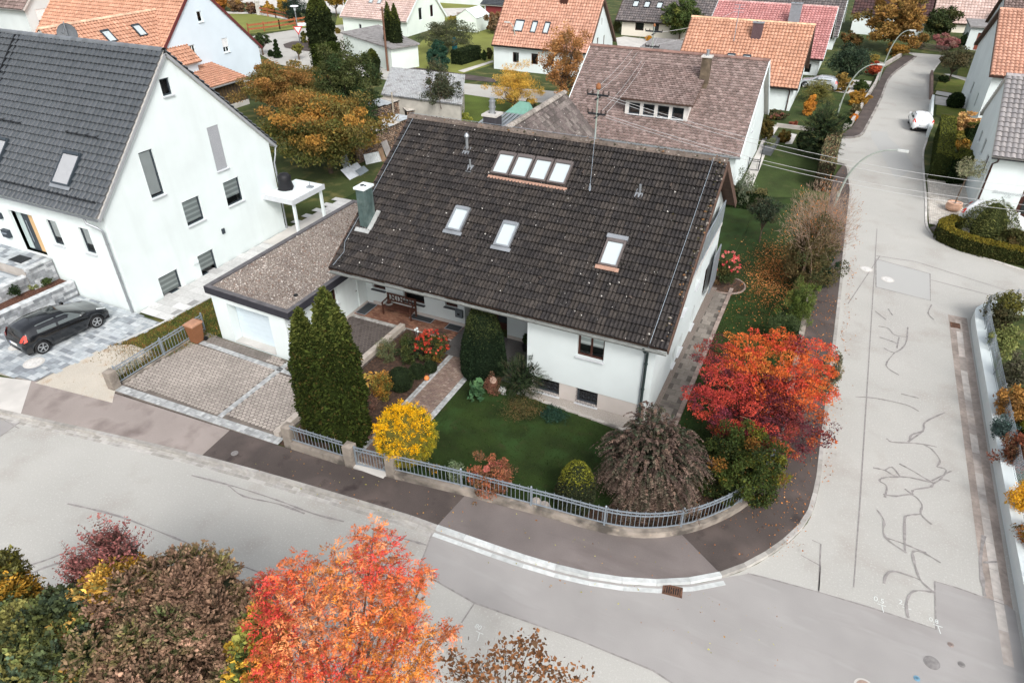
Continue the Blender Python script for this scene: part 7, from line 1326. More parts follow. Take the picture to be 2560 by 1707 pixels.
for x, y in ((1140, 1640), (1170, 1660), (1200, 1665), (1235, 1640), (1265, 1625), (1300, 1610), (1330, 1600), (1290, 1650), (1350, 1640), (1370, 1670), (1400, 1690), (1250, 1690), (1310, 1690), (1150, 1690), (1450, 1690), (1200, 1700), (1345, 1695), (1130, 1670)):
    c = G(x, y, 3.6); n = 60; O = c + rg.normal(size=(n, 3)) * vec(.16, .12, .17); leaves(m, O, rg.normal(size=(n, 3)), .05, .75, pick(rg, [(.20, .095, .045, 3), (.12, .07, .04, 2), (.34, .15, .06, 1.5)], n), rg); tw.tube([(c0[0], c0[1], 0), (c0 + c) / 2 - Z * .6, c - Z * .1, c + Z * .12], [.03, .015, .008, .003], 5, cap=False)
m.build('foliage', leafm, QR); tw.build('branch', bark, QR)
# fallen leaves
def litter(label, n, fn, cols, size, seed, z=.05):
    rg = np.random.default_rng(seed); P = fn(rg, n); m = M(); m_ = len(P); leaves(m, np.append(P, np.full((m_, 1), z), 1) + vec(0, 0, 1) * rg.uniform(0, .012, (m_, 1)), rg.normal(size=(m_, 3)) * vec(1, 1, .12), size, .6, np.clip(pick(rg, cols, m_) * rg.uniform(.6, 1.3, (m_, 1)), 0, .9), rg, .12); o = m.build('fallen_leaves', leafm); tag(o, label, 'fallen leaves', kind='stuff')
oc = [(.50, .20, .06, 3), (.38, .15, .05, 2), (.58, .30, .12, 1), (.22, .10, .05, 1)]
cL = G(1915, 668); litter('dense orange fallen leaves on the side lawn under the bare tree', 5200, lambda r, n: np.stack([cL[0] + .5 + r.normal(size=n) * .75, cL[1] - .4 + r.normal(size=n) * 2.1], 1), oc, .035, 300, .06)
litter('scattered fallen leaves along the pavement and lawn', 1300, lambda r, n: np.stack([np.where(r.random(n) < .5, r.uniform(.95, 2.2, n), r.uniform(-2.7, 1, n)), r.uniform(16.5, 34, n)], 1), oc, .03, 301, .12)
litter('scattered yellow leaves on the front pavement and road', 240, lambda r, n: np.stack([r.uniform(-16, 2, n), r.uniform(11.9, 14.2, n)], 1), [(.45, .25, .06, 1), (.40, .38, .1, 1), (.3, .14, .06, 1)], .026, 302, .118); litter('leaves lying in the gutter of the side street', 420, lambda r, n: np.stack([2.5 + np.abs(r.normal(size=n)) * .22, r.uniform(20, 48, n)], 1), oc, .03, 303, .02); litter('leaf litter below the back garden fruit trees', 1600, lambda r, n: np.stack([r.uniform(-27, -18.5, n), r.uniform(31, 41, n)], 1), oc, .05, 304, .035); litter('leaves around the curved pavement corner', 220, lambda r, n: np.array([G(x, y)[:2] for x, y in zip(r.uniform(1700, 2030, n), r.uniform(1150, 1400, n)) if True]), oc, .024, 305, .118)
gl = pmat('grass_blade', attr=True, rough=.9, var=.2, scale=5, trans=.15)
def tufts(label, n, fn, cols, size, seed, z=.04):
    rg = np.random.default_rng(seed); P = fn(rg, n); k = len(P); m = M(); leaves(m, np.append(P, np.full((k, 1), z + size * .5), 1), rg.normal(size=(k, 3)) * .35 + vec(0, 0, 1), size, .16, np.clip(pick(rg, cols, k) * rg.uniform(.6, 1.4, (k, 1)), 0, .9), rg, .25); tag(m.build('grass', gl), label, 'grass', kind='stuff')
def inpoly(poly):
    def f(r, n):
        P = np.array(poly); lo, hi = P.min(0), P.max(0); Q = r.uniform(lo, hi, (n, 2)); return np.array([q for q in Q if pin(q, poly)])
    return f
LG = [(.020, .040, .006, 3), (.032, .062, .010, 2), (.014, .026, .005, 2), (.055, .055, .016, .7)]
tufts('short dark grass of the front lawn', 24000, inpoly([(-11.3, 14.2), (-8.4, 14.5), (-5.2, 14.8), (-2.7, 15.2), (-1, 16.4), (.2, 18.2), (.6, 21), (-2.6, 21), (-4.5, 19.5), (-9.2, 20.0), (-11.3, 20.2)]), LG, .035, 310); tufts('short dark grass of the side lawn', 16000, inpoly([(-2.7, 20.5), (.6, 20.5), (.6, 33), (-2.7, 33)]), LG, .04, 311)
tufts('tall rough autumn grass beside the left driveway', 16000, inpoly([(-26.6, 15.9), (-24.3, 15.4), (-23.4, 18.2), (-23.4, 24), (-26.2, 21), (-26.6, 17.4)]), [(.085, .12, .022, 3), (.15, .145, .035, 2), (.27, .15, .045, 1)], .06, 312, .09); tufts('ragged grass tufts spreading over the pale gravel', 1500, lambda r, n: (lambda q: q[np.array([pin(p, [(-27.2, 12.6), (-24.7, 13.3), (-24.6, 15.9), (-27.1, 15.9)]) for p in q])])(np.stack([r.uniform(-27.2, -24.6, n), 16 - np.abs(r.normal(size=n)) * .8], 1)), [(.12, .10, .03, 2), (.28, .17, .06, 2)], .05, 314, .105); tufts('rough grass strip behind the driveway railing', 5000, inpoly([(-25.6, 13.7), (-24.5, 13.2), (-24.3, 18), (-24.9, 16)]), [(.08, .11, .02, 3), (.24, .12, .04, 1)], .06, 313, .09)
# ================= OBJECTS =================
# low garden wall, pillars, railing along the front
wallP = [(x, y + .06) for x, y in IN]
def lowwall(label, P, w=.24, h=.38, z=0.0, mat=conc, name='garden_wall', seg=.5):
    P = offset(P, w / 2); m = M(); L = offset(P, w / 2); R_ = offset(P, -w / 2); n = len(P)
    V = [(*R_[i], z) for i in range(n)] + [(*R_[i], z + h) for i in range(n)] + [(*L[i], z + h) for i in range(n)] + [(*L[i], z) for i in range(n)]
    F = []
    for i in range(n - 1):
        for k in range(3): F.append((k * n + i, k * n + i + 1, (k + 1) * n + i + 1, (k + 1) * n + i))
    m.add(V, F); m.add(V, [(0, n, 2 * n, 3 * n), (n - 1, 2 * n - 1, 3 * n - 1, 4 * n - 1)]); return tag(m.build(name, mat), label, 'wall')
A_ = [p for p in IN if -15.3 <= p[0] <= -12.9]; segA = [(-15.3, 13.45), (-12.98, 13.55)]; segB = [p for p in IN if p[0] >= -11.0 and p[1] < 23]; segB = [(-11.0, 13.77)] + segB
mossconc = pmat('mossy_concrete', (.27, .235, .20), .95, .22, 2.5, .5, 50, var2=.22, scale2=.8, tint=[((.085, .075, .065), 1.5, .46, .66), ((.36, .30, .24), 4, .62, .75)])
lowwall('low concrete wall under the short railing beside the driveway', segA, mat=mossconc); lowwall('long curved low concrete wall around the front garden corner', segB, mat=mossconc, h=.36)
lowwall('low concrete wall behind the hedge plants along the side street', [(1.0, 23.0), (.95, 31), (.85, 44)], mat=mossconc, h=.30)
lowwall('pale stone retaining wall between driveway and flower bed', [(-16.1, 13.75), (-15.95, 22.2)], w=.26, h=.34, mat=pmat('pale_coping', (.46, .41, .36), .92, .2, 3, .4, 50, tint=[((.2, .13, .09), 2, .6, .75)]), name='retaining_wall')
def pillar(label, x, y, w=.36, h=1.0, lean=0, rz=.04):
    m = M(); u = vec(math.cos(rz), math.sin(rz), 0); v = vec(-math.sin(rz), math.cos(rz), 0); m.obox((x, y, h / 2), u, v, Z, w / 2, w / 2, h / 2)
    m.add([vec(x, y, h) + u * a * w / 2 + v * b * w / 2 for a, b in ((-1, -1), (1, -1), (1, 1), (-1, 1))] + [vec(x, y, h + .05)], [(0, 1, 4), (1, 2, 4), (2, 3, 4), (3, 0, 4)])
    return tag(m.build('gate_pillar', mossconc), label, 'pillar', 'concrete gate pillars')
pillar('concrete pillar at the left front corner of the driveway', -24.35, 13.28, .36, .92); pillar('concrete pillar at the right front corner of the driveway', -15.45, 13.66, .36, 1.0); pillar('concrete pillar left of the small garden gate', -12.83, 13.78, .36, .98); pillar('concrete pillar right of the small garden gate', -11.2, 13.98, .36, .98)
def railing(name, label, P, z0, h=.78, bar=.145, post=2.35, posts=True, mat=steel, cat='fence'):
    P = np.array(P, float); s_ = np.concatenate([[0], np.cumsum(np.hypot(*np.diff(P, axis=0).T))]); L = s_[-1]; at = lambda q: np.array([np.interp(q, s_, P[:, 0]), np.interp(q, s_, P[:, 1])])
    root = thing(name, label, cat, (*at(L / 2), z0)); m = M()
    n = max(2, int(L / .25))
    for zz, r_ in ((z0 + .10, .018), (z0 + h - .17, .018), (z0 + h - .04, .02)):
        for i in range(n): a, b = at(L * i / n), at(L * (i + 1) / n); m.bar((*a, zz), (*b, zz), r_ * 1.6, r_ * 2)
    k = max(2, int(L / bar))
    for i in range(1, k):
        q = at(L * i / k); hh = h + (.05 if i % 2 else -.02); m.bar((*q, z0 + .08), (*q, z0 + hh), .015)
        if i % 2: a = at(L * i / k); b = at(min(L, L * (i + 1) / k)); m.bar((*a, z0 + h - .16), (*b, z0 + h - .05), .010)
    m.build('railing', mat, root)
    if posts:
        np_ = max(1, round(L / post))
        for i in range(np_ + 1):
            if (i == 0 or i == np_) and posts == 'inner': continue
            q = at(L * i / np_); p = M(); p.bar((*q, z0 - .0), (*q, z0 + h + .04), .055); p.lathe((*q, z0 + h + .04), [(.035, 0), (.035, .03), (.005, .06)], 8); p.build('post', mat, root)
    return root
cl = lambda P: offset(P, .12)
railing('railing_fence', 'short steel railing between driveway pillar and gate pillar', cl([(-15.25, 13.45), (-13.0, 13.55)]), .38, posts=False)
railing('railing_fence', 'long curved galvanised railing around the front garden corner', cl(segB[:-1] + [(.98, 22.4)]), .36, posts='inner')
railing('railing_fence', 'galvanised railing along the left side of the driveway', [(-24.35, 13.5), (-24.3, 18.1)], .12, h=.85, posts=True)
lowwall('low kerb wall under the driveway side railing', [(-24.25, 13.45), (-24.2, 18.0)], w=.14, h=.14, mat=mossconc, name='kerb_wall')
gt = thing('garden_gate', 'small galvanised garden gate between two concrete pillars', 'gate', (-12.0, 13.75, 0)); m = M(); a, b = vec(-12.6, 13.78, 0), vec(-11.42, 13.92, 0)
for z in (.18, .82, .96): m.bar(a + Z * z, b + Z * z, .035, .04)
for q in (a, b): m.bar(q + Z * .1, q + Z * 1.02, .05)
m.build('frame', steel, gt); m = M()
for i in range(1, 10): q = a + (b - a) * i / 10; m.bar(q + Z * .18, q + Z * (.99 if i % 2 else .94), .016)
m.build('bars', steel, gt); m = M(); m.tube([b + Z * .6 - X * .08 - Y * .02, b + Z * .6 - X * .08 - Y * .07, b + Z * .6 - X * .2 - Y * .07], .01, 5); m.build('handle', steel, gt)
m = M(); m.box(-12.65, -11.38, 13.62, 13.95, 0, .13); struct('gate_threshold', m, concl)
# chain link fence on the white wall, right
wc = smooth([(12.5, 36.9), (10.2, 36.5), (9.0, 35.9), (8.3, 35.1), (8.02, 34), (7.98, 30), (8.0, 22), (8.1, 12)], 4)
def wallm(P, w, z0, z1, mat, name, label): return lowwall(label, P, w, z1 - z0, z0, mat, name)
wl = tag(lowwall('white painted low wall along the right side of the side street', wc, .42, .55, 0, wpaint, 'white_wall'), None)
cf = thing('chain_link_fence', 'chain link fence on top of the white street wall', 'fence', (8.4, 26, .55)); P = np.array(offset(wc, .34)); s_ = np.concatenate([[0], np.cumsum(np.hypot(*np.diff(P, axis=0).T))]); at = lambda q: np.array([np.interp(q, s_, P[:, 0]), np.interp(q, s_, P[:, 1])]); m = M(); q = 0
while q < s_[-1] - .6:
    a, b = at(q), at(q + .45); c = at(q + .9) if q + .9 < s_[-1] else b
    m.tube([(*a, .58), (*b, 1.32)], .006, 3, cap=False); m.tube([(*b, .58), (*a, 1.32)], .006, 3, cap=False); a2, b2 = at(q + .12), at(q + .57); m.tube([(*a2, .58), (*b2, 1.32)], .005, 3, cap=False); m.tube([(*b2, .58), (*a2, 1.32)], .005, 3, cap=False); q += .12
for zz in (.6, .95, 1.3):
    for i in range(60): a, b = at(s_[-1] * i / 60), at(s_[-1] * (i + 1) / 60); m.tube([(*a, zz), (*b, zz)], .007, 4, cap=False)
m.build('mesh', steel, cf)
for i in range(15):
    q = at(1 + i * (s_[-1] - 1) / 14); p = M(); p.tube([(*q, .5), (*q, 1.36)], .028, 7); p.bar((*q, 1.2), (q[0] + .0 + .28, q[1], .58), .02); p.build('post', zinc, cf)
# manholes, drains
def cover(name, label, x, y, r, mat, z=.02, ring=True):
    g = G(x, y); root = thing(name, label, 'manhole cover', (g[0], g[1], 0)); m = M(); m.tube([(g[0], g[1], .004), (g[0], g[1], z)], r, 28); m.build('frame', concl if ring else mat, root)
    m = M(); m.tube([(g[0], g[1], z), (g[0], g[1], z + .006)], r * .78, 28); m.build('lid', mat, root); m = M()
    for k in range(8): t = k * math.pi / 4; m.bar((g[0] + math.cos(t) * r * .2, g[1] + math.sin(t) * r * .2, z + .008), (g[0] + math.cos(t) * r * .66, g[1] + math.sin(t) * r * .66, z + .008), .035, .006)
    m.build('ribs', mat, root); return root
whc = pmat('pale_worn_lid', (.55, .54, .52), .8, .2, 12); irn = pmat('cast_iron', (.21, .20, .195), .7, .2, 10)
cover('manhole_cover', 'pale round manhole cover in the junction, left one', 2166, 673, .33, whc); cover('manhole_cover', 'pale round manhole cover in the junction, right one', 2219, 699, .33, whc)
cover('manhole_cover', 'grey round manhole cover in the road at the bottom right', 1500 + 1840 / sc, 1067 + 1308 / sc, .2, irn, ring=False); cover('valve_cover', 'small dark valve cover right of the grey manhole', 1500 + 2005 / sc, 1067 + 1318 / sc, .09, irn, ring=False); cover('valve_cover', 'small blue hydrant cover at the bottom right', 1500 + 1757 / sc, 1067 + 1395 / sc, .08, pmat('blue_lid', (.16, .30, .40), .7, .2, 10), ring=False); cover('valve_cover', 'small brown valve cover above the grey manhole', 1500 + 1945 / sc, 1067 + 1208 / sc, .08, pmat('rusty_lid', (.27, .22, .20), .8, .2, 10), ring=False)
cover('manhole_cover', 'pale round cover in the light paving near the gravel', 87, 912, .42, whc, .122); cover('manhole_cover', 'pale round cover in the paving behind the black car', 42, 872, .30, whc, .122); cover('valve_cover', 'dark round valve cover in the front pavement', 588, 1138, .13, irn, .112, ring=False); cover('manhole_cover', 'rust brown round lid at the bottom edge of the road', 2160, 1718, .25, pmat('rust_ring', (.30, .22, .18), .8, .2, 10))
def drain(label, x, y, w, d, rz=0.0):
    g = G(x, y); root = thing('street_drain', label, 'drain', (g[0], g[1], 0)); u = vec(math.cos(rz), math.sin(rz), 0); v = vec(-math.sin(rz), math.cos(rz), 0); m = M(); c = vec(g[0], g[1], .018); rust = pmat('rusty_iron', (.14, .075, .05), .85, .3, 12)
    for s in (-1, 1): m.obox(c + v * s * d / 2, u, v, Z, w / 2, .03, .012); m.obox(c + u * s * w / 2, u, v, Z, .03, d / 2 + .03, .012)
    m.build('frame', rust, root); m = M()
    for i in range(1, 8): m.obox(c + u * (w * i / 8 - w / 2), u, v, Z, .014, d / 2, .012)
    m.build('bars', rust, root); m = M(); m.obox(c - Z * .004, u, v, Z, w / 2, d / 2, .004); m.build('pit', black, root)
drain('rusty slotted street drain at the white kerb of the corner', 1681, 1477, .52, .30, .15); drain('rusty square drain at the bend of the white wall', 2388, 814, .35, .42, .0)
# chalk marks
chalk = pmat('chalk_paint', (.60, .63, .61), .9, .1, 20)
def mark(x, y, body, sz=.24):
    g = G(x, y); o = text('road_marking', body, sz, (g[0], g[1], .0165), (0, 0, -.05), chalk, None, .001); o['kind'] = 'structure'
    m = M(); m.strip([(g[0] + .10, g[1] - .08), (g[0] + .34, g[1] - .08)], .02, .0168); m.strip([(g[0] + .22, g[1] - .08), (g[0] + .28, g[1] - .32)], .022, .0168); struct('road_marking', m, chalk)
mark(2183, 1500, '0.5'); mark(2246, 1508, '2.1', .22); mark(2322, 1551, '0.8', .2); mark(1185, 1568, '80', .2)
# bench
bn = thing('garden_bench', 'dark brown wooden garden bench with crossed back on the brick terrace', 'bench'); L_, D_ = 1.62, .46
m = M()
for i in range(6): m.box(-L_ / 2, L_ / 2, -D_ + .03 + i * .078, -D_ + .092 + i * .078, .42, .445)
m.build('seat', woodd, bn)
for sx in (-1, 1):
    x = sx * (L_ / 2 - .03)
    m = M(); m.bar((x, -D_ + .02, 0), (x, -D_ + .02, .62), .06); m.build('leg', woodd, bn); m = M(); m.bar((x, .02, 0), (x, .06, .92), .06); m.build('leg', woodd, bn); m = M(); m.bar((x, -D_ - .02, .64), (x, .05, .68), .06, .035); m.bar((x, -D_ + .02, .39), (x, .02, .39), .04, .06); m.build('armrest', woodd, bn)
m = M(); m.bar((-L_ / 2, .055, .90), (L_ / 2, .055, .90), .035, .07); m.bar((-L_ / 2, .045, .55), (L_ / 2, .045, .55), .03, .06)
for i in range(10): x = -L_ / 2 + .1 + i * (L_ - .2) / 9; m.bar((x, .05, .57), (x, .055, .88), .025)
for k in range(3):
    x0_, x1_ = -L_ / 2 + .1 + (k * 3 + 0) * (L_ - .2) / 9 + .18 * 0, 0
    a = -L_ / 2 + .1 + (k * 3 + 1) * (L_ - .2) / 9; b = -L_ / 2 + .1 + (k * 3 + 2) * (L_ - .2) / 9 + (L_ - .2) / 18; a -= (L_ - .2) / 18
    m.bar((a, .05, .58), (b, .055, .87), .025); m.bar((b, .05, .58), (a, .055, .87), .025)
m.build('backrest', woodd, bn); m = M(); m.box(-L_ / 2, L_ / 2, -D_ + .0, -D_ + .03, .36, .42); m.build('apron', woodd, bn)
bn.location = (-16.82, 23.28, .12)
wr = thing('wreath', 'grey wreath with dark basket lying on the left end of the bench', 'wreath', (-17.4, 23.1, .57)); q = np.array(WO[wr.name]); m = M(); m.tube([q + vec(math.cos(t) * .15, math.sin(t) * .13, .05) for t in np.linspace(0, 2 * math.pi, 18)], .05, 7); m.build('ring', pmat('grey_straw', (.22, .21, .20), .95, .4, 25), wr); m = M(); m.lathe(q, [(.09, .02), (.11, .16), (.07, .18), (.02, .25)], 12); m.build('basket', woodd, wr)
# brown bin
bi = thing('wheelie_bin', 'brown wheelie bin standing by the garage corner and railing', 'bin', (-23.85, 17.25, .12)); q = np.array(WO[bi.name]); bm = pmat('brown_plastic', (.20, .085, .04), .55, .08, 4); m = M()
V = [(-.20, -.22, .05), (.20, -.22, .05), (.20, .18, .05), (-.20, .18, .05), (-.26, -.29, .92), (.26, -.29, .92), (.26, .27, .92), (-.26, .27, .92)]; m.add([q + v for v in V], [(0, 3, 2, 1), (0, 1, 5, 4), (1, 2, 6, 5), (2, 3, 7, 6), (3, 0, 4, 7), (4, 5, 6, 7)]); m.build('body', bm, bi)
m = M(); m.obox(q + vec(0, -.01, .96), X, Y, Z, .29, .31, .03); m.add([q + v for v in ((-.26, -.28, .99), (.26, -.28, .99), (.26, .28, .99), (-.26, .28, .99), (-.2, -.2, 1.03), (.2, -.2, 1.03), (.2, .22, 1.03), (-.2, .22, 1.03))], [(0, 1, 5, 4), (1, 2, 6, 5), (2, 3, 7, 6), (3, 0, 4, 7), (4, 5, 6, 7)]); m.build('lid', pmat('faded_brown_plastic', (.36, .19, .12), .6, .1, 5), bi)
for s in (-1, 1): m = M(); m.tube([q + vec(s * .22, .24, .1), q + vec(s * .28, .24, .1)], .10, 14); m.build('wheel', black, bi)
m = M(); m.tube([q + vec(-.2, .30, .93), q + vec(-.2, .36, .95), q + vec(.2, .36, .95), q + vec(.2, .30, .93)], .016, 6); m.build('handle', bm, bi)
m = M(); q = G(2437, 292); m.lathe((q[0], q[1], 0), [(.34, 0), (.42, 1.05), (.45, 1.08), (.45, 1.15), (.05, 1.18)], 4); tag(m.build('dark_bin', black), 'dark grey bin on the lawn beside the right white house', 'bin')
# cars
rub = pmat('tyre_rubber', (.018, .018, .019), .85, .1, 20); alloy = pmat('alloy_rim', (.55, .56, .57), .3, .05, 3, metal=.8); cglass = pmat('car_glass', (.085, .10, .10), .06, .05, 2, spec=.8); redl = pmat('red_light', (.62, .05, .03), .2, .05, 5, coat=.6); clearl = pmat('clear_light', (.6, .62, .63), .15, .05, 5, coat=.8); plate = pmat('number_plate', (.75, .75, .73), .5, .02, 5); blue = pmat('plate_blue', (.02, .08, .35), .5, 0, 5)
def car(name, label, paint, Lc=3.95, Wc=1.72, Hc=1.46, wag=False, ptxt=None):
    root = thing(name, label, 'car'); hw = Wc / 2; xr, xf = -Lc / 2, Lc / 2; wr_ = .31; wbr, wbf = xr + .68, xf - .78
    # stations: x, bottom z, belt z, roof z, half width low, half width belt, half width roof
    e = .05 if wag else 0
    st = [(xr, .38, .62, .62, .60, .62, .60), (xr + .04, .26, .78, .80, .74, .74, .70), (xr + .12, .22, .92, .95, .80, .79, .72), (xr + .30, .20, .97, 1.22 + 2 * e, .84, .82, .62), (xr + .52, .20, .985, Hc - .05, .855, .83, .58), (xr + .9, .19, .98, Hc, .86, .845, .59), (xr + 1.6, .19, .95, Hc, .86, .855, .60), (xr + 2.1, .19, .925, Hc - .04, .86, .855, .585), (xr + 2.45, .19, .905, Hc - .17, .86, .85, .56), (xr + 2.95, .20, .89, .98, .86, .83, .60), (xr + 3.2, .21, .86, .90, .86, .80, .62), (xf - .35, .22, .76, .80, .82, .74, .60), (xf - .10, .27, .62, .66, .72, .64, .52), (xf, .36, .50, .52, .56, .50, .40)]
    def ring(s_):
        x, zb, zl, zr, a, b, c = s_; return [(x, a * .86, zb), (x, a, zb + (zl - zb) * .25), (x, a * 1.005, zb + (zl - zb) * .6), (x, b, zl), (x, (b * .35 + c * .65), zl + (zr - zl) * .70), (x, c * .93, zr - .012), (x, c * .5, zr + .012), (x, 0, zr + .018)]
    # refine stations
    xs = np.array([s_[0] for s_ in st]); A = np.array([[v for v in s_[1:]] for s_ in st]); xx = np.unique(np.concatenate([xs, np.linspace(xr, xf, 46)])); R_ = [ring((x, *[np.interp(x, xs, A[:, k]) for k in range(6)])) for x in xx]
    V = []; nK = 8
    for r_ in R_: V += [(p[0], p[1], p[2]) for p in r_] + [(p[0], -p[1], p[2]) for p in r_]
    V = np.array(V)
    for i in range(len(V)):   # wheel arches
        for wx in (wbr, wbf):
            d = abs(V[i, 0] - wx)
            if d < .38 and abs(V[i, 1]) > .6:
                za = math.sqrt(max(0, .38 ** 2 - d ** 2)) + wr_ - .02
                if V[i, 2] < za: V[i, 2] = za
    F, Gl = [], []
    for i in range(len(xx) - 1):
        for sgn in (0, 1):
            o = sgn * nK
            for k in range(nK - 1):
                a, b = i * 2 * nK + o + k, (i + 1) * 2 * nK + o + k; F.append((a, a + 1, b + 1, b) if sgn else (a, b, b + 1, a + 1))
    m = M(); m.add(V, F); e0, e1 = list(range(nK)), list(range(nK, 2 * nK)); m.add(V[:2 * nK], [e0 + e1[::-1]]); m.add(V[-2 * nK:], [e0[::-1] + e1]); m.build('body', paint, root, smooth=True)
    m = M(); m.box(xr + .1, xf - .1, -hw * .82, hw * .82, .17, .34); m.build('underbody', black, root)
    f = lambda x, k: np.interp(x, xs, A[:, k])
    def P3(x, t, side, out=.012):   # point on the greenhouse side, t from belt 0 to roof 1
        r_ = ring((x, *[f(x, k) for k in range(6)])); p, q, r2 = np.array(r_[3]), np.array(r_[4]), np.array(r_[5]); v = p + (q - p) * (t / .7) if t < .7 else q + (r2 - q) * ((t - .7) / .3); v = v + vec(0, out, out * .4); v[1] *= side; return v
    for side in (-1, 1):
        for (a, b, a2, b2) in ((xr + 1.62, xr + 2.78, xr + 1.72, xr + 2.28), (xr + .72, xr + 1.52, xr + .80, xr + 1.62)):
            n_ = 8; V1 = [P3(a + (b - a) * i / n_, .07, side) for i in range(n_ + 1)] + [P3(a2 + (b2 - a2) * i / n_, .88, side) for i in range(n_ + 1)]
            m = M(); m.add(V1, [(i, i + 1, n_ + 2 + i, n_ + 1 + i) for i in range(n_)]); m.build('side_window', cglass, root)
    def cap_(x0_, x1_, name_):
        n_ = 6; V1 = []
        for i in range(n_ + 1):
            x = x0_ + (x1_ - x0_) * i / n_; w_ = f(x, 5) * .90; zr = f(x, 3) + .03
            for j in range(7): yy = (j / 3 - 1) * w_; V1.append((x, yy, zr + .006 - .03 * abs(j / 3 - 1) ** 2.5))
        m = M(); m.add(V1, [(i * 7 + j, (i + 1) * 7 + j, (i + 1) * 7 + j + 1, i * 7 + j + 1) for i in range(n_) for j in range(6)]); m.build(name_, cglass, root, smooth=True)
    cap_(xr + 2.12, xr + 2.93, 'windscreen'); cap_(xr + .13, xr + .50, 'rear_window')
    for wx in (wbr, wbf):
        for side in (-1, 1):
            y = side * (hw - .11); m = M(); m.tube([(wx, y - .095, wr_), (wx, y - .08, wr_), (wx, y + .08, wr_), (wx, y + .095, wr_)], [wr_ * .93, wr_, wr_, wr_ * .93], 24); w_ = m.build('wheel', rub, root)
            m = M(); o = y + side * .098
            m.tube([(wx + math.cos(t) * wr_ * .66, o, wr_ + math.sin(t) * wr_ * .66) for t in np.linspace(0, 2 * math.pi, 21)], .014, 5)
            for k in range(5):
                for dt in (-.13, .13): t = 2 * math.pi * k / 5 + dt; m.bar((wx + math.cos(t) * .04, o, wr_ + math.sin(t) * .04), (wx + math.cos(t) * wr_ * .65, o, wr_ + math.sin(t) * wr_ * .65), .02, .025, up=(0, 1, 0))
            m.lathe((0, 0, 0), [(.001, 0), (.001, .001)], 3) if 0 else None; m.tube([(wx, o - .01, wr_), (wx, o + side * .012, wr_)], .045, 10); m.build('rim', alloy, w_)
            m = M(); m.tube([(wx, o - side * .03, wr_), (wx, o - side * .02, wr_)], wr_ * .64, 18); m.build('brake_disc', black, w_)
    for side in (-1, 1):
        m = M(); V1 = [(xr + .035, side * .52, .80), (xr + .10, side * .79, .82), (xr + .24, side * .845, .86), (xr + .30, side * .77, 1.12), (xr + .22, side * .70, 1.12), (xr + .10, side * .62, .98)]; V1 = [tuple(np.array(v) + vec(-.012, side * .012, .0)) for v in V1]; m.add(V1, [(0, 1, 5), (1, 2, 3), (1, 3, 4), (1, 4, 5)]); m.build('tail_light', redl, root)
        m = M(); V1 = [(xf - .12, side * .60, .66), (xf - .22, side * .72, .70), (xf - .62, side * .785, .86), (xf - .55, side * .66, .86)]; V1 = [tuple(np.array(v) + vec(.015, side * .02, .012)) for v in V1]; m.add(V1, [(0, 1, 2, 3)]); m.build('headlight', clearl, root)
        m = M(); x = xr + 2.72; m.obox((x, side * (hw + .03), .98), X, Y, Z, .06, .09, .06); m.build('wing_mirror', paint, root)
        m = M()
        for x in (xr + 1.75, xr + .95): m.bar((x, side * (hw + .005), .84), (x + .16, side * (hw + .005), .845), .02)
        m.build('door_handle', paint, root); m = M()
        for x in (xr + 1.56, xr + 2.62): m.bar((x, side * (hw * 1.0 + .004), .35), (x, side * (hw * .995 + .004), .90), .006)
        m.build('door_gap', black, root)
        m = M(); m.obox((xr + .09, side * .55, .36), X, Y, Z, .02, .13, .02); m.build('reflector', redl, root)
    m = M(); m.obox((xr - .012, 0, .64), X, Y, Z, .008, .26, .055); pl = m.build('number_plate', plate, root); m = M(); m.obox((xr - .022, .24, .64), X, Y, Z, .002, .02, .05); m.build('plate_band', blue, pl)
    m = M(); m.obox((xr + .02, 0, .42), X, Y, Z, .02, .45, .06); m.build('bumper_trim', black, root)
    m = M(); m.tube([(xr + .9, 0, Hc + .02), (xr + .75, 0, Hc + .22)], .006, 5); m.build('aerial', black, root)
    m = M(); m.bar((xr + .06, -.0, .99), (xr + .10, .35, 1.08), .02); m.build('wiper', black, root)
    return root
bkp = pmat('black_car_paint', (.005, .006, .008), .15, .05, 2, coat=.6, spec=.5); whp = pmat('white_car_paint', (.75, .77, .78), .2, .02, 2, coat=.8); svp = pmat('silver_car_paint', (.52, .55, .58), .25, .03, 2, coat=.8, metal=.3)
c1 = car('parked_car', 'black hatchback parked on light grey paving at the left edge', bkp, Hc=1.36)
ga, gb = G(119, 884), G(247, 822); dv = gb - ga; an = math.atan2(dv[1], dv[0]); u = nrm(dv); nrm_ = vec(-u[1], u[0], 0); ctr = (ga + gb) / 2 + nrm_ * .74; c1.location = (ctr[0] + u[0] * .0, ctr[1] + u[1] * .0, .115); c1.rotation_euler = (0, 0, an)
g = G(2296, 318); c2 = car('parked_car', 'white hatchback parked at the right kerb of the side street, seen from behind', whp, 3.7, 1.62, 1.4); c2.location = (g[0], g[1], .01); c2.rotation_euler = (0, 0, math.radians(94)); c2.scale = (.95,) * 3
g = G(2052, 226); c3 = car('parked_car', 'silver white estate car parked in front of the pink roofed house', svp, 4.2, 1.65, 1.38, wag=True); c3.location = (g[0] - .3, g[1] + .6, .055); c3.rotation_euler = (0, 0, math.radians(168)); c3.scale = (.92,) * 3
g = G(2500, 590); c4 = car('parked_car', 'white car half hidden behind the weeping conifer at the right house', whp, 4.0, 1.7, 1.45); c4.location = (g[0] - .2, g[1] + .7, .06); c4.rotation_euler = (0, 0, math.radians(-18))
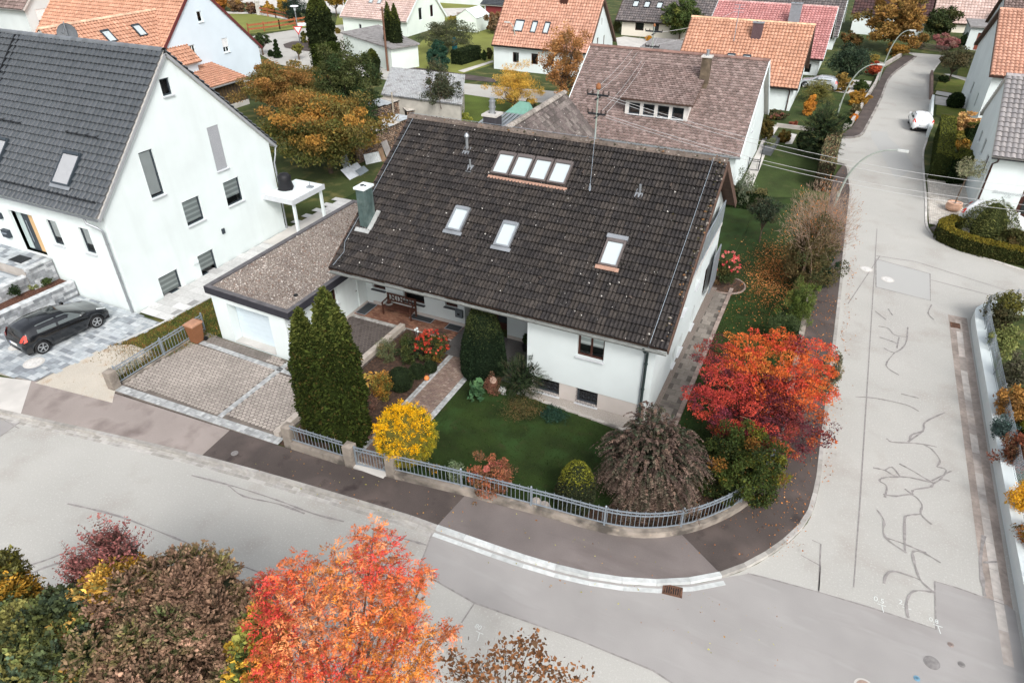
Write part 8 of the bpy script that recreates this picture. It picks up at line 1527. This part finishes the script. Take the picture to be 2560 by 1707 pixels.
# street lamps
lampg = pmat('lamp_pole_grey_green', (.33, .37, .33), .55, .1, 4, metal=.3)
def lamp(label, base, hd, sc_=1.0, group='curved street lamps'):
    b = G(*base); h_ = GY(hd[0], hd[1], b[1]); root = thing('street_lamp', label, 'street lamp', (b[0], b[1], 0), group); H_ = h_[2]; dx = h_[0] - b[0]; P = [(b[0], b[1], 0)]
    for t in np.linspace(.03, 1, 14): P.append((b[0] + dx * (t ** 2.2 * .9 + t * .1) , b[1], H_ * (1 - (1 - t) ** 1.9) * .999 + .0))
    m = M(); m.tube(P, np.linspace(.075, .035, len(P)) * sc_, 9); m.build('pole', lampg, root, smooth=True); m = M(); s = np.sign(dx); m.obox((h_[0] + s * .22, b[1], H_ + .0), X, Y, Z, .30, .10, .05); m.build('lamp_head', pmat('lamp_head_grey', (.5, .52, .5), .5, .05, 4), root)
    m = M(); m.obox((h_[0] + s * .24, b[1], H_ - .06), X, Y, Z, .24, .08, .012); m.build('lens', clearl, root); m = M(); m.obox((b[0] + .0, b[1] - .08, 1.0), X, Y, Z, .05, .01, .14); m.build('door_plate', lampg, root); return root
lamp('nearest curved street lamp, rising beside the half bare hornbeam', (2085, 520), (2248, 376)); lamp('middle curved street lamp at the upper pavement corner', (2093, 290), (2196, 161)); lamp('farthest curved street lamp near the orange oak', (2197, 202), (2276, 76)); lamp('curved street lamp in front of the salmon orange roof', (1293, 176), (1272, 56), .9)
b = G(750, 108); SL = thing('street_lamp', 'post top street lamp with give way sign near the far junction', 'street lamp', (b[0], b[1], 0)); hh = hz(b[0], b[1], 16); m = M(); m.tube([(b[0], b[1], 0), (b[0], b[1], hh)], .07, 8); m.build('pole', zinc, SL); m = M(); m.lathe((b[0], b[1], hh), [(.12, -.5), (.16, -.1), (.55, -.02), (.5, .06), (.05, .12)], 14); m.build('lamp_head', wpaint, SL)
zs_ = hz(b[0], b[1], 73); s_ = .62; n_ = nrm(vec(0, 0, 0) - vec(b[0], b[1], 0)); uu = vec(-n_[1], n_[0], 0); c = vec(b[0], b[1], zs_) + n_ * .12
def tri(m_, c, s, d, mi): m_.add([c + uu * -s + Z * s * .55 + n_ * d, c + uu * s + Z * s * .55 + n_ * d, c - Z * s * 1.15 + n_ * d], [(0, 1, 2)], None, mi)
SG = thing('give_way_sign', 'red and white triangular give way sign on the far lamp post', 'sign', tuple(c)); m = M(); tri(m, c, s_, 0, 0); tri(m, c, s_, -.02, 0); tri(m, c - Z * .0, s_ * .66, .01, 1); m.build('sign_plate', [pmat('sign_red', (.55, .05, .05), .5, .03, 3), wpaint], SG)
m = M(); c2_ = vec(b[0], b[1], hz(b[0], b[1], 62)); m.obox(c2_ + uu * .7, uu, n_, Z, .7, .02, .2); tag(m.build('street_name_sign', wpaint), 'small white street name plate above the give way sign', 'sign')
# utility poles, mast and wires
b = G(970, 178); tp = hz(b[0], b[1], 18); m = M(); m.tube([(b[0], b[1], 0), (b[0], b[1], tp)], [.13, .10], 8); UP = thing('utility_pole', 'tall brown wooden utility pole beside the twin cypresses', 'pole', (b[0], b[1], 0)); m.build('pole', pmat('pole_wood', (.14, .075, .05), .9, .2, 3), UP); m = M(); m.bar((b[0] - .3, b[1], tp - .3), (b[0] + .3, b[1], tp - .3), .08); m.build('crossarm', darkm, UP)
def mast(label, x, y, z0, z1, s=1.0):
    root = thing('roof_mast', label, 'mast', (x, y, z0)); m = M(); m.tube([(x, y, z0), (x, y, z1)], .035 * s, 8); m.build('pole', lampg, root)
    for k, w in ((.25, .45), (1.0, .38)):
        m = M(); z = z1 - k * s; m.bar((x - w * s, y, z), (x + w * s, y, z), .06 * s, .07 * s); m.bar((x, y - w * .7 * s, z - .12 * s), (x, y + w * .7 * s, z - .12 * s), .05 * s)
        a_ = m.build('crossarm', darkm, root); m = M()
        for t in (-1, -.5, .5, 1): m.lathe((x + t * w * s, y, z + .03), [(.035, 0), (.05, .05), (.03, .09), (.045, .12), (.01, .16)], 8)
        m.build('insulator', pmat('insulator', (.05, .035, .03), .4, .1, 4), a_)
    m = M(); m.lathe((x, y, z1), [(.09, -.02), (.11, .05), (.08, .18), (.02, .22)], 10); m.build('cap', pmat('brown_ceramic', (.25, .10, .04), .5, .2, 4), root); return root
mp1 = GY(1487, 354, 27.2); mt = GY(1499, 222, 27.2); mast('electric roof mast with crossarms on the ridge of the main house', mp1[0], 27.2, 8.2, mt[2])
b2 = vec(*GY(1629, 132, 62)); t2 = GY(1634, 66, 62); mast('distant roof mast left of the orange roof', b2[0], 62, b2[2] - 2.4, t2[2], 1.6)
m = M(); q = vec(mp1[0], 27.2, 9.0); m.tube([q, on(-8.34, 25.11)], .009, 5); m.lathe(on(-8.34, 25.11), [(.06, 0), (.05, .12), (.02, .3)], 8); tag(m.build('mast_stay', steel), 'thin steel stay wire from the roof mast down to the roof tiles', 'wire')
def wire(label, A, B, sag=.4, r=.013, n=14, group='overhead wires'):
    A, B = vec(*A), vec(*B); m = M(); m.tube([A + (B - A) * t - Z * sag * 4 * t * (1 - t) for t in np.linspace(0, 1, n)], r * .65, 4, cap=False); tag(m.build('overhead_wire', pmat('wire_grey', (.42, .42, .42), .5, 0, 1) if 'wire_grey' not in bpy.data.materials else bpy.data.materials['wire_grey']), label, 'wire', group)
top_ = lambda dx, dz: (mp1[0] + dx, 27.2, mt[2] + dz)
for i, (e, dz) in enumerate((((2560, 466), -.25), ((2560, 486), -.35), ((2560, 512), -1.0), ((2560, 528), -1.1))): wire('wire %s from the roof mast across the side street' % ('topmost', 'second highest', 'second lowest', 'lowest')[i], top_(.4, dz), G(*e, 6.6 - i * .25), .5, .012)
for i, (x, y, dx, dz) in enumerate(((1612, 72, -.35, -.2), (1625, 80, -.15, -.25), (1640, 86, .1, -1.0), (1645, 92, .35, -1.0))): wire('wire %s from the roof mast to the distant mast' % ('leftmost', 'second from left', 'third from left', 'rightmost')[i], top_(dx, dz), GY(x, y, 62), .5, .014)
for i, (x, y) in enumerate(((1860, 16), (1860, 28))): wire('%s wire leaving the distant mast to the right' % ('upper', 'lower')[i], t2 - Z * (.5 + i), GY(x, y, 96), .6, .03)
# wood piles, sheds with scrap in the back garden
logs = pmat('log_end', attr=True, rough=.95, var=.3, scale=10); tin = pmat('corrugated_tin', (.52, .55, .56), .5, .2, 3, metal=.4)
def woodpile(label, x0_, x1_, y0_, y1_, h, seed, roofc=(.5, .52, .53)):
    rg = np.random.default_rng(seed); root = thing('wood_pile', label, 'wood pile', ((x0_ + x1_) / 2, (y0_ + y1_) / 2, 0)); m = M(); m.box(x0_ + .1, x1_ - .1, y0_ + .1, y1_ - .1, 0, h - .02, (.03, .022, .016))
    r = .075
    for face in range(2):
        Lf = (x1_ - x0_) if face == 0 else (y1_ - y0_); nx = int(Lf / (2 * r)); nz = int(h / (2 * r))
        for i in range(nx):
            for j in range(nz):
                c = np.array([(.30, .20, .14), (.22, .15, .11), (.16, .13, .11), (.36, .26, .19)])[rg.integers(4)] * rg.uniform(.7, 1.2); s = (i + .5) * 2 * r; z = r + j * 2 * r; rr = r * rg.uniform(.75, 1.0); o = rg.uniform(-.05, .04); k = 6
                pts = [(x0_ + s + math.cos(t) * rr, y0_ + o, z + math.sin(t) * rr) if face == 0 else (x1_ - o, y0_ + s + math.cos(t) * rr, z + math.sin(t) * rr) for t in np.arange(k) * 2 * math.pi / k]; m.add(pts, [tuple(range(k))], c)
                bk = [(p[0], p[1] + .12, p[2]) if face == 0 else (p[0] - .12, p[1], p[2]) for p in pts]; m.add(pts + bk, [(q, (q + 1) % k, k + (q + 1) % k, k + q) for q in range(k)], c * .6)
    m.build('logs', logs, root); n = int((x1_ - x0_) / .75)
    for i in range(n): xa = x0_ + (x1_ - x0_) * i / n; m = M(); z = h + .03 + rg.uniform(0, .07); m.obox((xa + .4, (y0_ + y1_) / 2, z), nrm(vec(1, 0, rg.uniform(-.08, .08))), nrm(vec(0, 1, rg.uniform(-.08, .08))), Z, .42, (y1_ - y0_) / 2 + .12, .012); m.build('cover_sheet', tin if i % 3 else pmat('cover_board', (.45, .42, .38), .9, .2, 4), root)
    return root
ga_, gb_ = G(905, 395), G(1015, 352)
def orient_pile(label, pa, pb, depth, h, seed):
    a, b = G(*pa), G(*pb); L = np.linalg.norm(b - a); an = math.atan2(b[1] - a[1], b[0] - a[0]); r = woodpile(label, 0, L, 0, depth, h, seed); WOr = np.array(WO[r.name]); r.location = tuple(a + vec(math.cos(an) * WOr[0] - math.sin(an) * WOr[1], math.sin(an) * WOr[0] + math.cos(an) * WOr[1], 0)); r.rotation_euler = (0, 0, an); return r
orient_pile('long front wood pile with pale covering sheets', (895, 412), (1030, 345), 1.2, 1.7, 1); orient_pile('middle wood pile with grey and orange boards leaning on it', (935, 330), (1050, 292), 1.6, 1.9, 2); orient_pile('rear wood pile beside the long low shed', (1020, 316), (1095, 305), 1.3, 1.3, 3)
def board(label, pa, pb, h, col, seed, lean=.35, mat=None, name='leaning_sheet', zb=0.0):
    a, b = G(*pa), G(*pb); u = nrm(b - a); n = vec(u[1], -u[0], 0); up = nrm(Z - n * -lean * -1); m = M(); V = [a + n * .02, b + n * .02, b + up * h, a + up * h]; k = 10
    for i in range(k): p, q = a + (b - a) * i / k, a + (b - a) * (i + 1) / k; md = (p + q) / 2 - n * 0 + up * 0; m.add([p, md + n * .03, q, p + up * h, md + n * .03 + up * h, q + up * h], [(0, 1, 4, 3), (1, 2, 5, 4)])
    tag(m.build(name, mat or pmat('sheet_%d' % seed, col, .7, .15, 3)), label, 'sheet')
board('white corrugated sheet leaning on the front wood pile', (915, 412), (960, 402), .75, (.62, .65, .66), 1); board('grey corrugated sheet leaning under the apple tree', (860, 425), (878, 418), 1.0, (.30, .33, .35), 2); board('light grey flat panel lying in front of the front wood pile', (874, 450), (915, 430), .95, (.45, .48, .51), 3, lean=1.2); board('small slate grey panel beside the light grey panel', (900, 440), (922, 426), .5, (.16, .19, .21), 4, lean=1.2)
board('blue grey corrugated sheet leaning on the middle wood pile', (958, 318), (972, 314), 1.2, (.20, .25, .28), 5); board('pale blue sheet leaning beside the blue grey one', (984, 316), (1000, 311), 1.4, (.30, .36, .38), 6); board('dark blue sheet leaning right of the pale blue one', (1002, 310), (1018, 305), 1.4, (.13, .18, .21), 7); board('orange board leaning at the right end of the middle wood pile', (1020, 300), (1040, 294), 1.2, (.40, .19, .04), 8); board('brown plank leaning against the front wood pile end', (955, 405), (966, 401), 1.0, (.25, .17, .11), 9); board('grey board leaning at the end of the front wood pile', (966, 392), (980, 384), 1.1, (.30, .28, .27), 10)
m = M(); q = G(987, 318); m.bar(q, q + Z * 2.9, .09); tag(m.build('wooden_post', pmat('pale_post', (.42, .37, .30), .9, .1, 4)), 'pale wooden post standing in front of the middle wood pile', 'post')
# brown post and rail fences, top left
def railfence(label, pts, h=1.0, rails=(.4, .8), seed=0, gap=2.2):
    P = [G(*p) for p in pts]; c = np.mean(P, 0); root = thing('rail_fence', label, 'fence', (c[0], c[1], 0))
    for i in range(len(P) - 1):
        a, b = P[i], P[i + 1]; m = M()
        for z in rails: m.bar(a + Z * z * h, b + Z * z * h, .06, .18 * h)
        m.build('rail', woodf, root); n = max(1, int(np.linalg.norm(b - a) / gap))
        for k in range(n + 1): q = a + (b - a) * k / n; m = M(); m.bar(q, q + Z * h * 1.0, .12); m.build('post', woodf, root)
railfence('red brown rail fence along the far road, top left', ((622, 84), (700, 74), (776, 62)), 1.3); railfence('red brown rail fence crossing the far meadow', ((651, 38), (690, 46), (722, 54)), 1.3)
def picket(label, pts, h, mat, w=.09, gap=.14, name='picket_fence'):
    P = [G(*p) for p in pts]; c = np.mean(P, 0); root = thing(name, label, 'fence', (c[0], c[1], 0)); m = M(); r_ = M()
    for i in range(len(P) - 1):
        a, b = P[i], P[i + 1]; n = int(np.linalg.norm(b - a) / gap)
        for k in range(n): q = a + (b - a) * (k + .5) / n; m.bar(q + Z * .05, q + Z * h, w, .03)
        for z in (.25, .8): r_.bar(a + Z * z * h, b + Z * z * h, .05, .06)
    m.build('pickets', mat, root); r_.build('rails', mat, root)
picket('brown picket fence along the far pavement below the massive thuja', ((772, 118), (800, 127), (848, 138)), 1.0, pmat('brown_picket', (.16, .085, .05), .9, .25, 4)); picket('weathered fence at the far end of the side street', ((2272, 120), (2320, 128), (2370, 136)), .9, pmat('grey_picket', (.16, .13, .11), .9, .2, 4)); picket('weathered wooden fence left of the vivid red bush', ((1142, 46), (1160, 48), (1185, 46)), .9, pmat('brown_grey_picket', (.28, .22, .17), .9, .2, 4)); picket('white slatted garden gate between tall hedge and right house', ((2386, 427), (2418, 432)), 1.0, wpaint, .05, .13, 'garden_gate')
m = M(); q = G(648, 38); m.box(q[0] - .25, q[0] + .25, q[1] - .25, q[1] + .25, 0, 1.9); m.box(q[0] - .3, q[0] + .3, q[1] - .3, q[1] + .3, 1.9, 2.05); tag(m.build('stone_post', concl), 'pale stone post at the end of the meadow fence', 'post')
# garden walls along the upper street
def lw(label, pts, h=.45, w=.22, mat=conc, name='garden_wall'): return lowwall(label, [G(*p)[:2] for p in pts], w, h, 0, mat, name)
lw('low concrete wall of the upper corner garden', ((2112, 327), (2130, 315), (2158, 268), (2190, 215), (2200, 190)), .5); lw('low wall around the orange oak lawn', ((2196, 166), (2212, 168), (2255, 142)), .45); lw('low wall below the orange roofed house lawn', ((1940, 318), (2005, 326), (2040, 332)), .3); lw('brown low wall along the right side of the street', ((2329, 250), (2330, 188)), .5, mat=pmat('brown_wall', (.20, .14, .12), .9, .15, 3)); lw('white painted wall along the right side of the street', ((2321, 345), (2329, 262)), .9, .2, wpaint)
tr_ = thing('raised_trough', 'dark framed raised trough planted with grass beside the white house', 'planter', (*G(1925, 385)[:2], 0)); a, b = G(1915, 390), G(1940, 352); u = nrm(b - a); m = M(); m.obox((a + b) / 2 + Z * .2, u, vec(-u[1], u[0], 0), Z, np.linalg.norm(b - a) / 2, .35, .2); m.build('trough', pmat('dark_trough', (.08, .085, .09), .7, .1, 3), tr_); m = M(); crown(m, (a + b) / 2 + Z * .55, (.4, 1.6, .3), 900, .06, [(.13, .16, .07, 2), (.2, .2, .1, 1)], 7, 24, .3, asp=.15); m.build('plants', leafm, tr_)
rl_ = railing('garden_railing', 'dark metal stair railing beside the brown roofed house', [tuple(G(1868, 428)[:2]), tuple(G(1894, 432)[:2]), tuple(G(1900, 408)[:2])], .06, h=.9, bar=.5, post=1.0, mat=darkm)
# satellite dish behind the left roof
sd_ = thing('satellite_dish', 'dark satellite dish behind the ridge of the left house', 'satellite dish', (-36.5, 24.5, 9.9)); c = GY(168, 86, 24.6); m = M(); V = []; nn_ = nrm(vec(.55, -.75, .25)); a_ = nrm(np.cross(nn_, Z)); b_ = np.cross(nn_, a_)
for rr, dp in ((0, 0), (.25, .03), (.45, .10), (.5, .13)):
    for k in range(20): t = 2 * math.pi * k / 20; V.append(c + a_ * math.cos(t) * rr + b_ * math.sin(t) * rr * 1.05 + nn_ * (dp - .13))
m.add(V, [(i * 20 + k, i * 20 + (k + 1) % 20, (i + 1) * 20 + (k + 1) % 20, (i + 1) * 20 + k) for i in range(3) for k in range(20)]); m.build('dish', pmat('dish_grey', (.12, .13, .14), .5, .05, 3), sd_); m = M(); m.tube([(c[0], c[1], 10.2), (c[0], c[1], c[2] + .6)], .03, 6); m.tube([c - b_ * .45, c + nn_ * .5], .015, 5); m.obox(c + nn_ * .5, X, Y, Z, .05, .05, .05); m.build('mount', zinc, sd_)
# terrace lamps and small garden ornaments
gl_ = thing('garden_lamp', 'cluster of white ball lamps on thin stems beside the red hydrangea', 'lamp', (*G(1044, 862)[:2], .05)); q = np.array(WO[gl_.name]); m = M()
for dx, hh in ((-.05, .75), (.05, .85), (.08, .7)): m.tube([q, q + vec(dx, 0, hh)], .01, 5)
m.build('stem', zinc, gl_)
for dx, hh in ((-.05, .75), (.05, .85), (.08, .7)): m = M(); m.lathe(q + vec(dx, 0, hh), [(.01, -.06), (.055, -.03), (.055, .03), (.01, .06)], 10); m.build('globe', wpaint, gl_, smooth=True)
m = M(); q = G(1067, 952); m.lathe((q[0], q[1], .05), [(.04, 0), (.11, .05), (.12, .12), (.07, .2), (.01, .22)], 12); tag(m.build('pumpkin', pmat('pumpkin', (.62, .22, .07), .6, .1, 6), smooth=True), 'small orange pumpkin on the path edge by the box balls', 'pumpkin'); m = M(); q = G(1035, 950); m.lathe((q[0], q[1], .05), [(.04, 0), (.035, .2), (.05, .25), (.02, .32)], 8); tag(m.build('garden_figure', wpaint), 'small white garden figure between the box balls', 'ornament')
sd2 = M(); sd2.lathe((G(1137, 128)[0], G(1137, 128)[1], 0), [(.35, 0), (.4, 1.2), (.1, 1.7)], 6); tag(sd2.build('blue_cover', pmat('blue_plastic', (.03, .25, .36), .5, .2, 3)), 'blue plastic cover under the willow tree', 'cover')
# greenhouse / white tent by the willow
gh_ = thing('greenhouse', 'small white greenhouse behind the willow tree', 'greenhouse', (*G(1160, 80)[:2], 0)); q = G(1142, 78); m = M(); m.box(q[0], q[0] + 3.2, q[1], q[1] + 4, 0, 1.9); m.add([(q[0], q[1], 1.9), (q[0] + 3.2, q[1], 1.9), (q[0] + 1.6, q[1], 2.9), (q[0], q[1] + 4, 1.9), (q[0] + 3.2, q[1] + 4, 1.9), (q[0] + 1.6, q[1] + 4, 2.9)], [(0, 1, 2), (3, 5, 4)]); m.build('walls', mint, gh_); m = M(); m.add([(q[0] - .1, q[1] - .1, 1.86), (q[0] + 1.6, q[1] - .1, 2.95), (q[0] + 1.6, q[1] + 4.1, 2.95), (q[0] - .1, q[1] + 4.1, 1.86), (q[0] + 3.3, q[1] - .1, 1.86), (q[0] + 3.3, q[1] + 4.1, 1.86)], [(0, 1, 2, 3), (1, 4, 5, 2)]); m.build('roof', wpaint, gh_)
